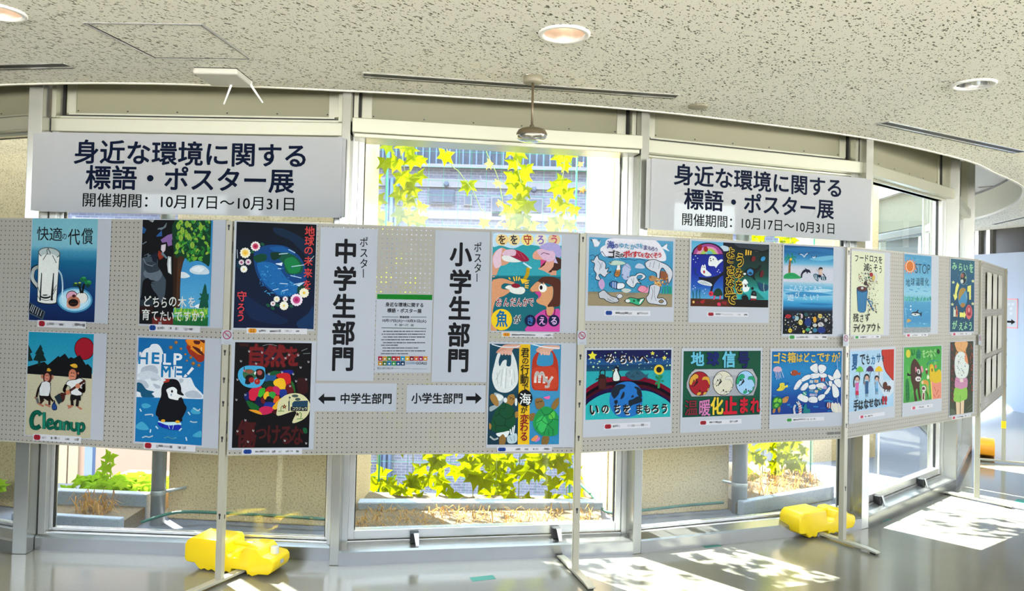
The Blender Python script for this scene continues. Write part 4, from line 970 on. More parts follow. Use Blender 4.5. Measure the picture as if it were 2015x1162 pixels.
poster(2, (950, 445, 5.05), [(88, 62), (948, 72), (925, 1060), (62, 1050)], [(102, 70), (784, 84), (762, 1048), (78, 1036)],
       'glossy poster of two open mouths and pinched sushi under a yellow arrow', art_sushi, cap=(188, 1074, 700, 1080, 44, 198, 270), capc='orange', bars=[(285, 520), (605, 700)])

def art_bags(a):
    a.G([(0, '123c50'), (.5, '113848'), (1, '0e2c3c')], 80, 372); a.G([(0, '2c7ca4'), (.5, '357fa8'), (1, '2a76a0')], 468, 760)
    a.P('d0a818', [372, 78, 476, 80, 466, 1036, 356, 1034])
    a.S('8c9ca0', [130, 545, 200, 560, 225, 600, 190, 660, 100, 720, 88, 680, 160, 640]); a.S('c8d0d0', [150, 560, 200, 565, 220, 590, 180, 620])
    a.S('c3c9c9', [112, 400, 135, 270, 165, 170, 195, 165, 175, 240, 185, 290, 215, 240, 250, 232, 250, 285, 290, 280, 296, 160, 312, 170, 345, 260, 360, 380, 350, 460, 300, 520, 230, 542, 150, 510])
    a.LL('98a2a4', 6, [[210, 320, 195, 480], [250, 310, 240, 500], [280, 330, 300, 470], [160, 350, 165, 460], [320, 330, 330, 440], [190, 330, 150, 420]], 3); a.LL('dde0e0', 6, [[230, 310, 220, 500], [300, 320, 280, 480]])
    a.S('c2907c', [150, 160, 190, 115, 240, 85, 375, 85, 370, 118, 320, 120, 300, 150, 290, 178, 190, 165]); a.LL('8c5848', 4, [[200, 170, 210, 140], [235, 175, 240, 145], [265, 175, 268, 148], [155, 160, 215, 125, 250, 130]], 3)
    for x in (210, 240, 268, 290): a.E('c8988a', x, 164, 12, 22)
    a.S('9c2c18', [490, 320, 500, 220, 545, 150, 560, 160, 540, 230, 545, 280, 620, 290, 690, 270, 690, 180, 670, 150, 690, 145, 735, 240, 745, 380, 740, 510, 700, 525, 560, 520, 500, 505, 486, 420]); a.S('ac3820', [500, 330, 560, 300, 700, 300, 736, 400, 725, 500, 560, 508, 505, 480])
    a.LL('d8d0cc', 24, [[522, 440, 528, 370, 545, 350, 560, 390, 560, 440], [562, 440, 572, 370, 590, 352, 605, 390, 606, 445], [628, 395, 632, 430, 655, 435], [684, 395, 655, 440, 645, 480, 620, 485]], 4)
    a.S('c49884', [530, 140, 570, 100, 640, 90, 752, 95, 752, 128, 700, 130, 660, 160, 650, 185, 570, 165]); a.LL('8c5848', 4, [[575, 172, 588, 145], [610, 180, 618, 150], [640, 180, 645, 150], [535, 140, 590, 112]], 3)
    for x in (582, 610, 634, 655): a.E('c8a08e', x, 166, 11, 20)
    # turtle tangled in plastic, left
    a.S('8c6a34', [92, 575, 120, 552, 160, 590, 175, 655, 150, 668, 110, 630]); a.S('8c6a34', [250, 600, 275, 562, 320, 560, 328, 610, 300, 662, 240, 640]); a.LL('2a1c10', 5, [[278, 580, 295, 592, 280, 605], [300, 590, 318, 600, 304, 610]]); a.E('c8d0d2', 340, 630, 12, 38); a.E('c0c8ca', 238, 612, 18, 24)
    a.P('3a9a84', [120, 800, 160, 690, 180, 680, 130, 860]); a.S('0f4228', [100, 850, 130, 740, 180, 670, 240, 640, 310, 680, 334, 760, 325, 850, 260, 920, 170, 920, 110, 900]); a.LL('082418', 5, [[190, 690, 180, 740, 240, 790, 300, 770, 320, 720], [240, 790, 230, 850, 150, 850, 130, 800], [230, 850, 290, 890], [180, 740, 140, 770], [150, 850, 140, 910], [240, 650, 232, 690, 190, 690]], 3)
    a.S('8c6a34', [332, 728, 358, 722, 360, 770, 334, 778]); a.S('7a5c2e', [180, 1030, 190, 940, 235, 932, 242, 1000, 225, 1034]); a.S('8c6a34', [84, 830, 105, 850, 98, 890, 84, 880])
    a.S('c4ccce', [150, 930, 220, 915, 275, 905, 262, 950, 240, 965, 215, 935, 180, 960]); a.L('b4c0c4', 16, [95, 960, 130, 985, 165, 975]); a.S('9fb4bc', [255, 960, 300, 940, 345, 930, 348, 1000, 310, 1024, 262, 1015]); a.LL('c8d4d8', 10, [[300, 935, 310, 870], [315, 935, 326, 855], [290, 935, 285, 890]]); a.LL('506870', 4, [[280, 960, 300, 1000], [320, 950, 325, 1000]])
    # free turtle, right
    a.S('765a30', [520, 610, 545, 592, 590, 600, 610, 660, 560, 698, 530, 680]); a.LL('20140c', 5, [[532, 625, 545, 635, 558, 622], [565, 618, 578, 628, 588, 615]], 3); a.S('7a5e2c', [675, 680, 700, 620, 746, 588, 746, 650, 705, 702]); a.S('765a30', [470, 745, 520, 738, 510, 800, 468, 805]); a.S('6e5628', [585, 1034, 592, 960, 640, 945, 655, 980, 635, 1036])
    a.S('1c8040', [500, 830, 530, 740, 600, 675, 680, 690, 745, 770, 750, 880, 720, 945, 600, 950, 530, 905]); a.S('30a050', [530, 820, 600, 760, 640, 850, 580, 920]); a.S('4aa83c', [650, 760, 700, 720, 706, 780, 660, 790])
    a.LL('0c4826', 5, [[575, 700, 610, 750, 660, 740, 690, 700], [610, 750, 580, 800, 530, 830], [580, 800, 640, 840, 690, 790, 660, 740], [640, 840, 600, 940], [690, 790, 745, 800], [640, 840, 700, 900], [560, 830, 530, 890], [650, 890, 650, 945], [690, 890, 690, 945]], 3)
    a.S('c85a94', [600, 585, 640, 575, 662, 570, 655, 600, 620, 600], 3); a.S('c8804c', [480, 990, 530, 945, 550, 960, 520, 1000], 3); a.S('a868a8', [520, 1010, 555, 960, 568, 985], 3)
    for ch, x, y, w, h in (('君', 425, 160, 80, 100), ('の', 427, 238, 68, 72), ('行', 424, 320, 84, 100), ('動', 418, 412, 82, 98), ('で', 425, 488, 66, 76), ('が', 415, 705, 66, 72)): a.T('14140c', ch, x, y, w, h, .018)
    a.E('08090c', 425, 592, 70, 80); a.T('d0d4d4', '海', 425, 600, 112, 118, .012)
    for ch, x, y, w, h in (('変', 418, 792, 86, 100), ('わ', 414, 872, 80, 86), ('る', 414, 955, 80, 96)): a.T('78101c', ch, x, y, w, h, .022)
    a.LL('ccd8e0', 9, [[110, 80, 200, 105, 330, 108, 370, 95], [480, 78, 620, 110, 752, 118]], 4)
poster(2, (945, 660, 4.84), [(84, 60), (912, 66), (895, 1066), (52, 1062)], [(98, 78), (754, 84), (742, 1034), (82, 1034)],
       'poster of two shopping bags above two sea turtles split by a yellow strip', art_bags, cap=(160, 1076, 680, 1084, 44, 168, 242), capc='blue', bars=[(330, 385), (420, 455), (500, 555), (590, 670)])

def art_litter(a):
    a.G([(0, '4d8cae'), (.3, '3a83a8'), (.6, '2f7fa6'), (.79, '3884a4'), (.8, '7a7058'), (1, '8a7e62')])
    a.S('c9c8d2', [320, 140, 440, 112, 640, 120, 860, 130, 930, 150, 1000, 240, 1040, 330, 1010, 390, 780, 360, 560, 345, 380, 350, 320, 270])
    a.S('c9c8d2', [250, 240, 320, 200, 340, 330, 280, 320])
    rg = random.Random(9)
    for i in range(60):
        x, y = rg.uniform(125, 1110), rg.uniform(400, 760); a.L(rg.choice(('5aa0c0', '2a6f98', '4a94b8', '1f6890')), rg.uniform(5, 10), [x, y, x + rg.uniform(-30, 40), y + rg.uniform(-8, 14)], 1); a.layer -= .85
    a.L('22486a', 7, [125, 330, 160, 310, 200, 340, 270, 270, 310, 330, 400, 350, 460, 330, 520, 370, 600, 360, 660, 380, 720, 360, 790, 385], 2)
    a.S('867a60', [108, 800, 180, 782, 260, 800, 400, 765, 520, 760, 640, 780, 720, 765, 800, 775, 900, 800, 1000, 790, 1120, 800, 1112, 935, 105, 920])
    for p in ([140, 130, 165, 170, 175, 215, 215, 215, 240, 180, 250, 140, 222, 150, 200, 125], [1000, 215, 1030, 190, 1060, 180, 1050, 230, 1080, 270, 1020, 245, 985, 230]): a.S('c8ccd4', p); a.LL('404a58', 4, [p[:8]])
    a.P('283038', [125, 125, 152, 130, 158, 160]); a.LL('283038', 5, [[230, 130, 245, 160], [232, 160, 246, 130], [985, 200, 998, 210]])
    def bag(c, p, o='23262c', w=8):
        a.S(c, p); a.L(o, w, p + p[:2], 4)
    bag('b4bac6', [140, 370, 165, 380, 190, 340, 215, 320, 235, 365, 290, 390, 315, 430, 312, 480, 350, 470, 330, 520, 380, 515, 330, 545, 300, 580, 250, 545, 230, 560, 250, 600, 240, 618, 190, 600, 200, 540, 170, 490, 180, 420, 140, 390])
    bag('b8bcc6', [785, 410, 830, 378, 900, 368, 980, 400, 1060, 440, 1116, 510, 1110, 590, 1070, 655, 1055, 560, 1000, 470, 970, 510, 960, 590, 930, 590, 920, 530, 850, 500, 800, 460])
    bag('b4b8c2', [845, 685, 900, 665, 968, 695, 955, 770, 935, 830, 1000, 830, 1045, 870, 1040, 915, 980, 915, 900, 905, 830, 890, 800, 830, 830, 780]); a.E('7c705a', 980, 872, 30, 22); a.L('23262c', 6, [950, 872, 980, 850, 1010, 872, 980, 892, 952, 875])
    bag('bcc0ca', [570, 620, 610, 570, 670, 560, 690, 540, 740, 530, 795, 570, 760, 610, 700, 615, 740, 665, 690, 650, 650, 705, 600, 690, 560, 650]); a.E('3a7ea2', 720, 582, 38, 22, -20); a.L('23262c', 6, [684, 590, 700, 562, 740, 556, 755, 575, 730, 602, 690, 606])
    bag('a9adb6', [225, 770, 290, 735, 340, 780, 390, 810, 450, 830, 470, 870, 400, 890, 330, 870, 290, 840, 240, 830]); a.E('b8bcc4', 480, 808, 40, 30); a.L('23262c', 6, [442, 815, 480, 778, 520, 808, 480, 838, 444, 818])
    a.LL('50535c', 4, [[220, 390, 250, 430, 240, 490], [270, 400, 260, 470], [850, 400, 840, 460], [900, 390, 880, 470], [960, 410, 950, 480], [860, 700, 880, 760, 860, 850], [900, 690, 900, 800, 920, 870], [620, 600, 640, 650], [650, 590, 640, 690], [330, 830, 380, 860], [360, 815, 410, 850]], 3)
    bag('b07c44', [458, 430, 485, 425, 490, 480, 478, 560, 440, 578, 418, 550, 440, 490], w=7); a.P('c8cccf', [455, 425, 482, 425, 488, 490, 440, 495]); a.P('8a5a28', [430, 510, 480, 510, 472, 560, 430, 560])
    a.S('9aa6c4', [510, 500, 520, 450, 570, 415, 620, 470, 600, 520, 590, 600, 540, 610, 505, 560]); a.L('5a6a8c', 5, [500, 480, 570, 415, 620, 480, 540, 430]); a.LL('1c2840', 5, [[508, 545, 522, 560], [522, 545, 508, 560], [568, 572, 584, 588], [584, 572, 568, 588]])
    bag('2c5a94', [360, 650, 410, 628, 460, 650, 450, 720, 410, 712, 365, 685]); bag('c8ccd4', [450, 650, 520, 650, 545, 680, 520, 715, 448, 720]); a.LL('c0c8d8', 8, [[400, 640, 400, 705], [425, 645, 425, 712]])
    bag('a8bcae', [350, 410, 420, 380, 520, 395, 545, 420, 470, 435, 380, 435], '6a8c80', 4); a.LL('283038', 5, [[362, 400, 378, 416], [378, 400, 362, 416]]); a.S('aab4b0', [500, 740, 540, 715, 620, 735, 560, 770], 4)
    a.S('a0b0c4', [668, 470, 680, 430, 720, 415, 765, 440, 775, 475]); a.LL('5c7a9c', 4, [[690, 480, 690, 510], [715, 480, 715, 515], [740, 480, 742, 512]])
    a.S('c88098', [695, 735, 720, 690, 770, 685, 812, 715, 820, 675, 822, 760, 760, 765]); a.L('8c3050', 5, [695, 735, 720, 690, 770, 685, 812, 715, 760, 765, 695, 735])
    a.S('9c7850', [830, 580, 870, 560, 920, 580, 950, 600, 920, 620, 850, 625]); a.S('7c4a30', [975, 510, 1030, 520, 1060, 560, 1050, 620, 1010, 610, 970, 590]); a.S('b88c50', [890, 630, 960, 640, 985, 690, 930, 680]); a.LL('30180c', 5, [[840, 570, 858, 590], [858, 570, 840, 590]]); a.D(['b8803c', '7c4a28', 'd0b070'], 30, 900, 590, 1060, 670, 6, 12, 3)
    a.LL('1c8c70', 16, [[1010, 700, 1000, 780], [1040, 690, 1035, 780], [1070, 690, 1075, 780], [1095, 700, 1098, 780]]); a.S('a88cb4', [225, 640, 270, 600, 300, 670, 270, 730, 235, 700])
    bag('2f9a70', [540, 860, 580, 835, 610, 825, 700, 840, 778, 835, 730, 910, 690, 915, 620, 890, 560, 885]); a.P('c4c8c8', [730, 850, 770, 838, 720, 905, 712, 890]); a.E('c0c4c4', 575, 865, 28, 20); a.E('0c5a40', 702, 855, 18); a.E('0c5a40', 650, 865, 14)
    a.LL('686868', 5, [[330, 850, 500, 910], [480, 880, 450, 840], [560, 790, 680, 772], [540, 800, 660, 790]])
    for ch, x, y, w, c in (('海', 368, 192, 92, '223c84'), ('の', 434, 205, 60, '223c84'), ('ゆ', 498, 200, 62, '2c84a8'), ('た', 562, 206, 64, '2c84a8'), ('か', 634, 218, 66, '2c84a8'), ('さ', 688, 205, 60, '2c84a8'), ('を', 736, 205, 56, '2c84a8'), ('ま', 785, 225, 60, '28366c'), ('も', 838, 232, 50, '28366c'), ('ろ', 876, 240, 54, '28366c'), ('う', 918, 248, 46, '28366c')): a.T(c, ch, x, y, w, w * 1.12, .02)
    for ch, x, y, w, c in (('ゴ', 378, 305, 90, '141418'), ('ミ', 452, 305, 76, '141418'), ('の', 502, 318, 52, '141418'), ('ポ', 560, 305, 84, 'a81c28'), ('イ', 612, 308, 66, 'a81c28'), ('す', 662, 305, 78, 'a81c28'), ('て', 708, 305, 62, 'a81c28'), ('を', 750, 318, 48, 'a81c28'), ('な', 808, 318, 72, 'a81c28'), ('く', 860, 322, 60, 'a81c28'), ('そ', 908, 318, 66, 'a81c28'), ('う', 958, 315, 60, 'a81c28')): a.T(c, ch, x, y, w, w * 1.12, .03)
poster(3, (1140, 450, 6.115), [(92, 60), (1150, 110), (1130, 1116), (62, 1108)], [(112, 98), (1130, 150), (1110, 938), (102, 926)],
       'landscape poster of plastic bags and fish drifting in a pale blue sea', art_litter, cap=(300, 1010, 850, 1016, 62, 312, 390), capc='blue', bars=[(428, 625), (690, 825)])

def art_whale(a):
    a.G([(0, '4a93b8'), (.18, '60a0c0'), (.181, '0c1c78'), (.5, '12248c'), (.7, '1c4fa0'), (.8, '3a7cb0'), (.88, '4a90b8'), (.881, '4a2a18'), (1, '43230f')], 118, 640)
    a.P('0c1020', [505, 100, 640, 100, 620, 870, 505, 870]); a.G([(0, '0a1214'), (.25, '0c2220'), (.5, '0d3830'), (.66, '167068'), (.75, '2c9a98'), (.88, '2a8f94'), (.881, '0a0808'), (1, '080606')], 622, 1052)
    a.S('2a323a', [640, 115, 800, 120, 1040, 140, 1030, 190, 900, 215, 850, 180, 720, 170]); a.LL('060a0c', 14, [[680, 180, 760, 175, 820, 200, 900, 195, 970, 215, 1048, 200]], 2)
    a.S('a8b8c4', [460, 170, 500, 140, 570, 160, 575, 200, 500, 205])
    for c, p in (('1a0c2c', [128, 250, 150, 180, 230, 120, 330, 105, 430, 130, 500, 190, 520, 250]), ('8c3a78', [145, 242, 170, 180, 240, 135, 330, 120, 420, 145, 480, 200, 498, 242]), ('c07ca0', [180, 242, 210, 190, 270, 160, 340, 152, 410, 175, 450, 242]), ('8cac4c', [230, 242, 260, 200, 330, 175, 390, 190, 430, 242]), ('4a9cac', [280, 242, 310, 210, 350, 205, 385, 242])): a.P(c, [v for q in crom(list(zip(p[::2], p[1::2])), 4) for v in (q.x, q.y)])
    a.E('7c1418', 222, 165, 28, 42, 10); a.E('8c1418', 294, 182, 26, 34, -10); a.LL('d0c080', 4, [[225, 205, 228, 240], [300, 215, 310, 245]])
    a.S('ccd0d0', [330, 310, 345, 270, 385, 265, 420, 290, 440, 320, 480, 305, 500, 318, 465, 350, 440, 375, 415, 408, 400, 388, 330, 378]); a.E('101018', 350, 296, 7, 9); a.E('101018', 384, 304, 7, 9); a.E('1c1c20', 355, 322, 10, 7); a.L('888c90', 4, [420, 300, 450, 330], 1)
    a.S('ccd0d0', [240, 400, 255, 370, 268, 385, 282, 365, 294, 390, 300, 430, 345, 470, 360, 500, 300, 508, 250, 480, 232, 450]); a.E('101018', 258, 398, 6); a.E('101018', 278, 400, 6); a.S('9c1c30', [262, 440, 285, 445, 280, 475, 265, 468], 3)
    a.S('070b1c', [210, 520, 300, 525, 400, 510, 470, 480, 520, 440, 600, 470, 560, 500, 490, 505, 420, 570, 390, 620, 370, 690, 345, 700, 362, 600, 300, 590, 240, 560]); a.S('c0c8cc', [195, 570, 250, 555, 350, 590, 365, 625, 280, 615, 220, 595]); a.LL('38485c', 4, [[215, 575, 270, 600], [240, 568, 300, 605], [270, 570, 340, 615]])
    a.S('0c3020', [390, 745, 395, 690, 430, 655, 470, 665, 495, 740], 4); a.E('b8283c', 358, 718, 28, 30); a.LL('b84460', 18, [[402, 745, 392, 785], [470, 745, 462, 785]]); a.E('601018', 350, 720, 12, 8)
    for x, y in ((170, 265), (195, 292), (172, 340), (145, 305), (448, 432), (462, 462), (432, 452), (150, 625), (165, 645), (140, 660), (288, 665), (258, 685), (275, 712)): a.E('b0c0d4', x, y, 6)
    a.LL('0c5040', 8, [[140, 780, 145, 730, 135, 690], [185, 780, 180, 720, 188, 665], [222, 780, 220, 700, 225, 668]], 3); a.LL('0c3c40', 7, [[150, 430, 180, 420, 165, 470, 195, 500]], 3)
    a.S('40200f', [118, 800, 180, 780, 240, 785, 380, 800, 500, 790, 610, 800, 610, 870, 118, 868]); a.E('c89a50', 145, 818, 14, 16); a.S('8c1c20', [225, 810, 280, 790, 270, 830, 240, 835], 3); a.S('b8284c', [430, 830, 465, 825, 470, 862, 435, 860], 3); a.S('7c1c20', [475, 820, 540, 815, 530, 855], 3); a.E('5c1430', 190, 825, 14, 12)
    # polluted side
    a.S('0a1014', [760, 450, 830, 400, 900, 420, 960, 370, 940, 430, 880, 490, 890, 560, 850, 520, 790, 500]); a.E('2c70a4', 826, 460, 38, 40); a.S('143048', [800, 470, 830, 455, 850, 475, 830, 490], 3); a.E('c0c8cc', 760, 480, 16, 12)
    a.E('601418', 865, 300, 24, 34, 20); a.E('2a7cb0', 980, 300, 32, 24, -50); a.E('501018', 965, 480, 22, 46, 10); a.S('123a58', [920, 580, 980, 600, 1040, 620, 1030, 680, 950, 680]); a.E('0c2838', 720, 380, 40, 26)
    for i, x in enumerate((778, 806, 834)): a.L('c8a030', 16, [x, 195 + i * 6, x - 4, 252 - i * 2], 1)
    a.S('d0d8d8', [762, 540, 800, 590, 785, 600, 800, 640, 820, 640, 795, 690, 740, 690, 730, 600, 722, 590], 3); a.LL('1c2028', 7, [[750, 600, 765, 615], [780, 600, 770, 618], [758, 632, 776, 632]]); a.S('2a1c28', [755, 615, 785, 615, 775, 640], 2)
    a.S('0a0a0c', [830, 800, 845, 700, 870, 680, 900, 710, 905, 800], 3); a.P('c4c8c8', [832, 740, 900, 750, 898, 778, 830, 772]); a.P('7c1c20', [832, 778, 896, 780, 895, 798, 832, 796]); a.E('06080a', 852, 655, 16, 18); a.E('3c4448', 872, 715, 14)
    a.S('0a0608', [620, 805, 720, 800, 725, 750, 770, 735, 800, 760, 830, 800, 1040, 800, 1040, 886, 615, 875]); a.L('0c4a58', 8, [720, 760, 750, 720, 785, 740])
    a.P('167068', [900, 680, 960, 740, 1000, 780, 900, 790])
    a.LL('90b8a8', 6, [[990, 590, 985, 650, 998, 700]], 3)
    for ch, x, y, w, h in (('よ', 588, 222, 108, 130), ('ご', 592, 312, 100, 84), ('さ', 588, 440, 110, 130), ('な', 585, 570, 112, 140), ('い', 578, 680, 110, 100), ('で', 592, 775, 150, 150)): a.T('b89a28', ch, x, y, w, h, .10); a.T('0a0a0a', ch, x, y, w, h, .028)
    for ch, x, y, w, h in (('う', 702, 315, 108, 175), ('み', 690, 475, 112, 130), ('を', 690, 635, 100, 170)): a.T('b89a28', ch, x, y, w, h, .10); a.T('0a0a0a', ch, x, y, w, h, .028)
poster(3, (1340, 460, 6.115), [(106, 60), (1072, 112), (1048, 1078), (80, 1056)], [(132, 82), (1054, 130), (1038, 886), (116, 866)],
       'landscape poster of a whale between a rainbow sea and a dark dirty sea', art_whale, cap=(310, 960, 805, 974, 50, 322, 388), bars=[(410, 622), (668, 708), (752, 795)])

def art_beach(a):
    a.G([(0, '0d4674'), (.08, '155a8c'), (.14, '2a76a4'), (.2, '5a9cbc'), (.24, 'a8b0be'), (.27, 'b4b6c2'), (.405, 'b2b6c2'), (.42, '8cb0c4'), (.47, '5a9cbc'), (.5, '4a94bc'), (.55, '7ab0c8'), (.6, '5ca4c4'), (.64, '2f88b4'), (.68, '2478a8'), (.71, '0f4870'), (.74, '041828'), (1, '050a10')])
    a.S('1c5f92', [130, 110, 300, 150, 500, 140, 690, 180, 690, 130, 400, 100]); a.S('5f9ebc', [420, 230, 560, 200, 690, 190, 690, 230, 560, 250]); a.S('2c7cab', [140, 620, 400, 600, 690, 640, 500, 650, 300, 660]); a.S('a0c0d0', [130, 570, 300, 600, 560, 570, 688, 590, 500, 610]); a.S('1e6a9a', [300, 740, 480, 730, 688, 745, 560, 760])
    a.LL('c8ccd4', 9, [[308, 170, 345, 185, 358, 205, 375, 180, 405, 160], [452, 200, 470, 215, 490, 198]], 3); a.LL('141c28', 9, [[296, 172, 312, 168], [400, 162, 412, 160], [446, 194, 452, 200], [488, 200, 498, 196]])
    a.L('8c6034', 24, [190, 388, 192, 310, 200, 230], 3); a.LL('5c3c20', 4, [[180, 350, 204, 346], [180, 310, 206, 306], [184, 270, 208, 266]])
    for p in ([200, 222, 160, 205, 138, 240], [200, 222, 170, 225, 148, 265], [200, 222, 175, 180, 165, 170], [200, 222, 225, 180, 215, 165], [200, 222, 245, 200, 262, 215], [200, 222, 240, 230, 255, 265], [200, 222, 215, 250, 220, 275]): a.L('168060', 12, p, 3)
    a.E('d0b438', 206, 232, 13, 15); a.S('1c8a50', [128, 452, 132, 410, 180, 388, 240, 388, 290, 415, 315, 450], 4); a.L('14704a', 5, [150, 430, 210, 410, 290, 440])
    a.S('0b1028', [320, 450, 322, 400, 345, 360, 370, 345, 368, 330, 390, 345, 420, 355, 432, 390, 405, 378, 390, 398, 380, 375, 345, 395, 335, 430, 340, 456, 318, 440])
    a.S('0c4c64', [462, 405, 510, 402, 520, 480, 500, 478, 478, 455], 3); a.S('0c4c64', [520, 430, 560, 425, 600, 440, 608, 468, 560, 470], 3); a.LL('c8ccd0', 6, [[475, 410, 490, 460], [492, 408, 506, 470], [540, 432, 545, 468], [562, 430, 572, 468], [582, 436, 592, 466]])
    a.E('101014', 546, 345, 24, 24); a.E('c4a490', 548, 354, 19, 20); a.P('101014', [524, 345, 530, 325, 565, 325, 570, 345]); a.E('101014', 540, 355, 3); a.E('101014', 556, 356, 3); a.L('c4a490', 9, [540, 385, 515, 362, 498, 352], 2); a.P('c4a490', [528, 376, 562, 378, 555, 412, 525, 408]); a.P('14142c', [512, 406, 552, 410, 548, 438, 516, 436]); a.L('c4a490', 9, [560, 385, 580, 410], 1); a.L('183048', 12, [575, 400, 606, 445], 1)
    for ch, x, y in zip('こんなところで', (208, 262, 318, 372, 428, 482, 535), (552, 555, 558, 560, 562, 566, 568)): a.T('b4ccd8', ch, x, y, 50, 66, .008)
    for ch, x, y, w in zip('遊びたい？', (200, 276, 366, 448, 520), (668, 640, 660, 665, 668), (80, 54, 54, 58, 52)): a.T('b4ccd8', ch, x, y, w, 82, .008)
    a.D(['0c0c0e', '14181a', '1c2024', '0a1420', '262a2c'], 90, 130, 850, 680, 1085, 12, 30, 2)
    a.D(['c0c0c4', '9ca0a4', 'b8b098', '4a7c98', '7c4c40', 'd0d0d0', '3a4850', '8c8440'], 110, 130, 850, 678, 1080, 3, 10, 6)
    for c, x, y, rx, ry in (('8c1c24', 170, 882, 34, 24), ('2c5a80', 232, 895, 14, 16), ('8aa4a8', 270, 905, 22, 26), ('c4b870', 312, 950, 24, 32), ('122c68', 395, 950, 40, 48), ('c09030', 474, 920, 20, 34), ('c4b060', 536, 880, 24, 26), ('b8b4b4', 540, 975, 32, 26), ('9ca0a0', 600, 925, 16, 22), ('c8b038', 192, 1045, 22, 24), ('2f8c68', 395, 1032, 24, 18), ('a8aca8', 475, 985, 26, 20), ('2c6888', 475, 1042, 26, 24), ('10286c', 550, 1040, 46, 36), ('1c4a4c', 375, 862, 24, 20), ('c0b840', 346, 1056, 14, 18), ('c8c8cc', 425, 1062, 16, 10), ('c0a8b0', 325, 880, 12, 26)): a.E(c, x, y, rx, ry)
    a.LL('0c0c10', 5, [[300, 940, 325, 960], [520, 880, 555, 880], [530, 960, 550, 990], [180, 1040, 205, 1050]]); a.E('0c0c10', 436, 1018, 14); a.E('c0c4c4', 436, 1018, 9)
poster(3, (1520, 470, 5.8125), [(118, 66), (832, 92), (816, 1118), (98, 1112)], [(128, 70), (694, 98), (682, 1086), (116, 1084)],
       'poster of a palm islet and surfer over a black heap of rubbish', art_beach, cap=(180, 1118, 624, 1124, 52, 190, 248), capc='green', bars=[(268, 418), (465, 518), (562, 616)])

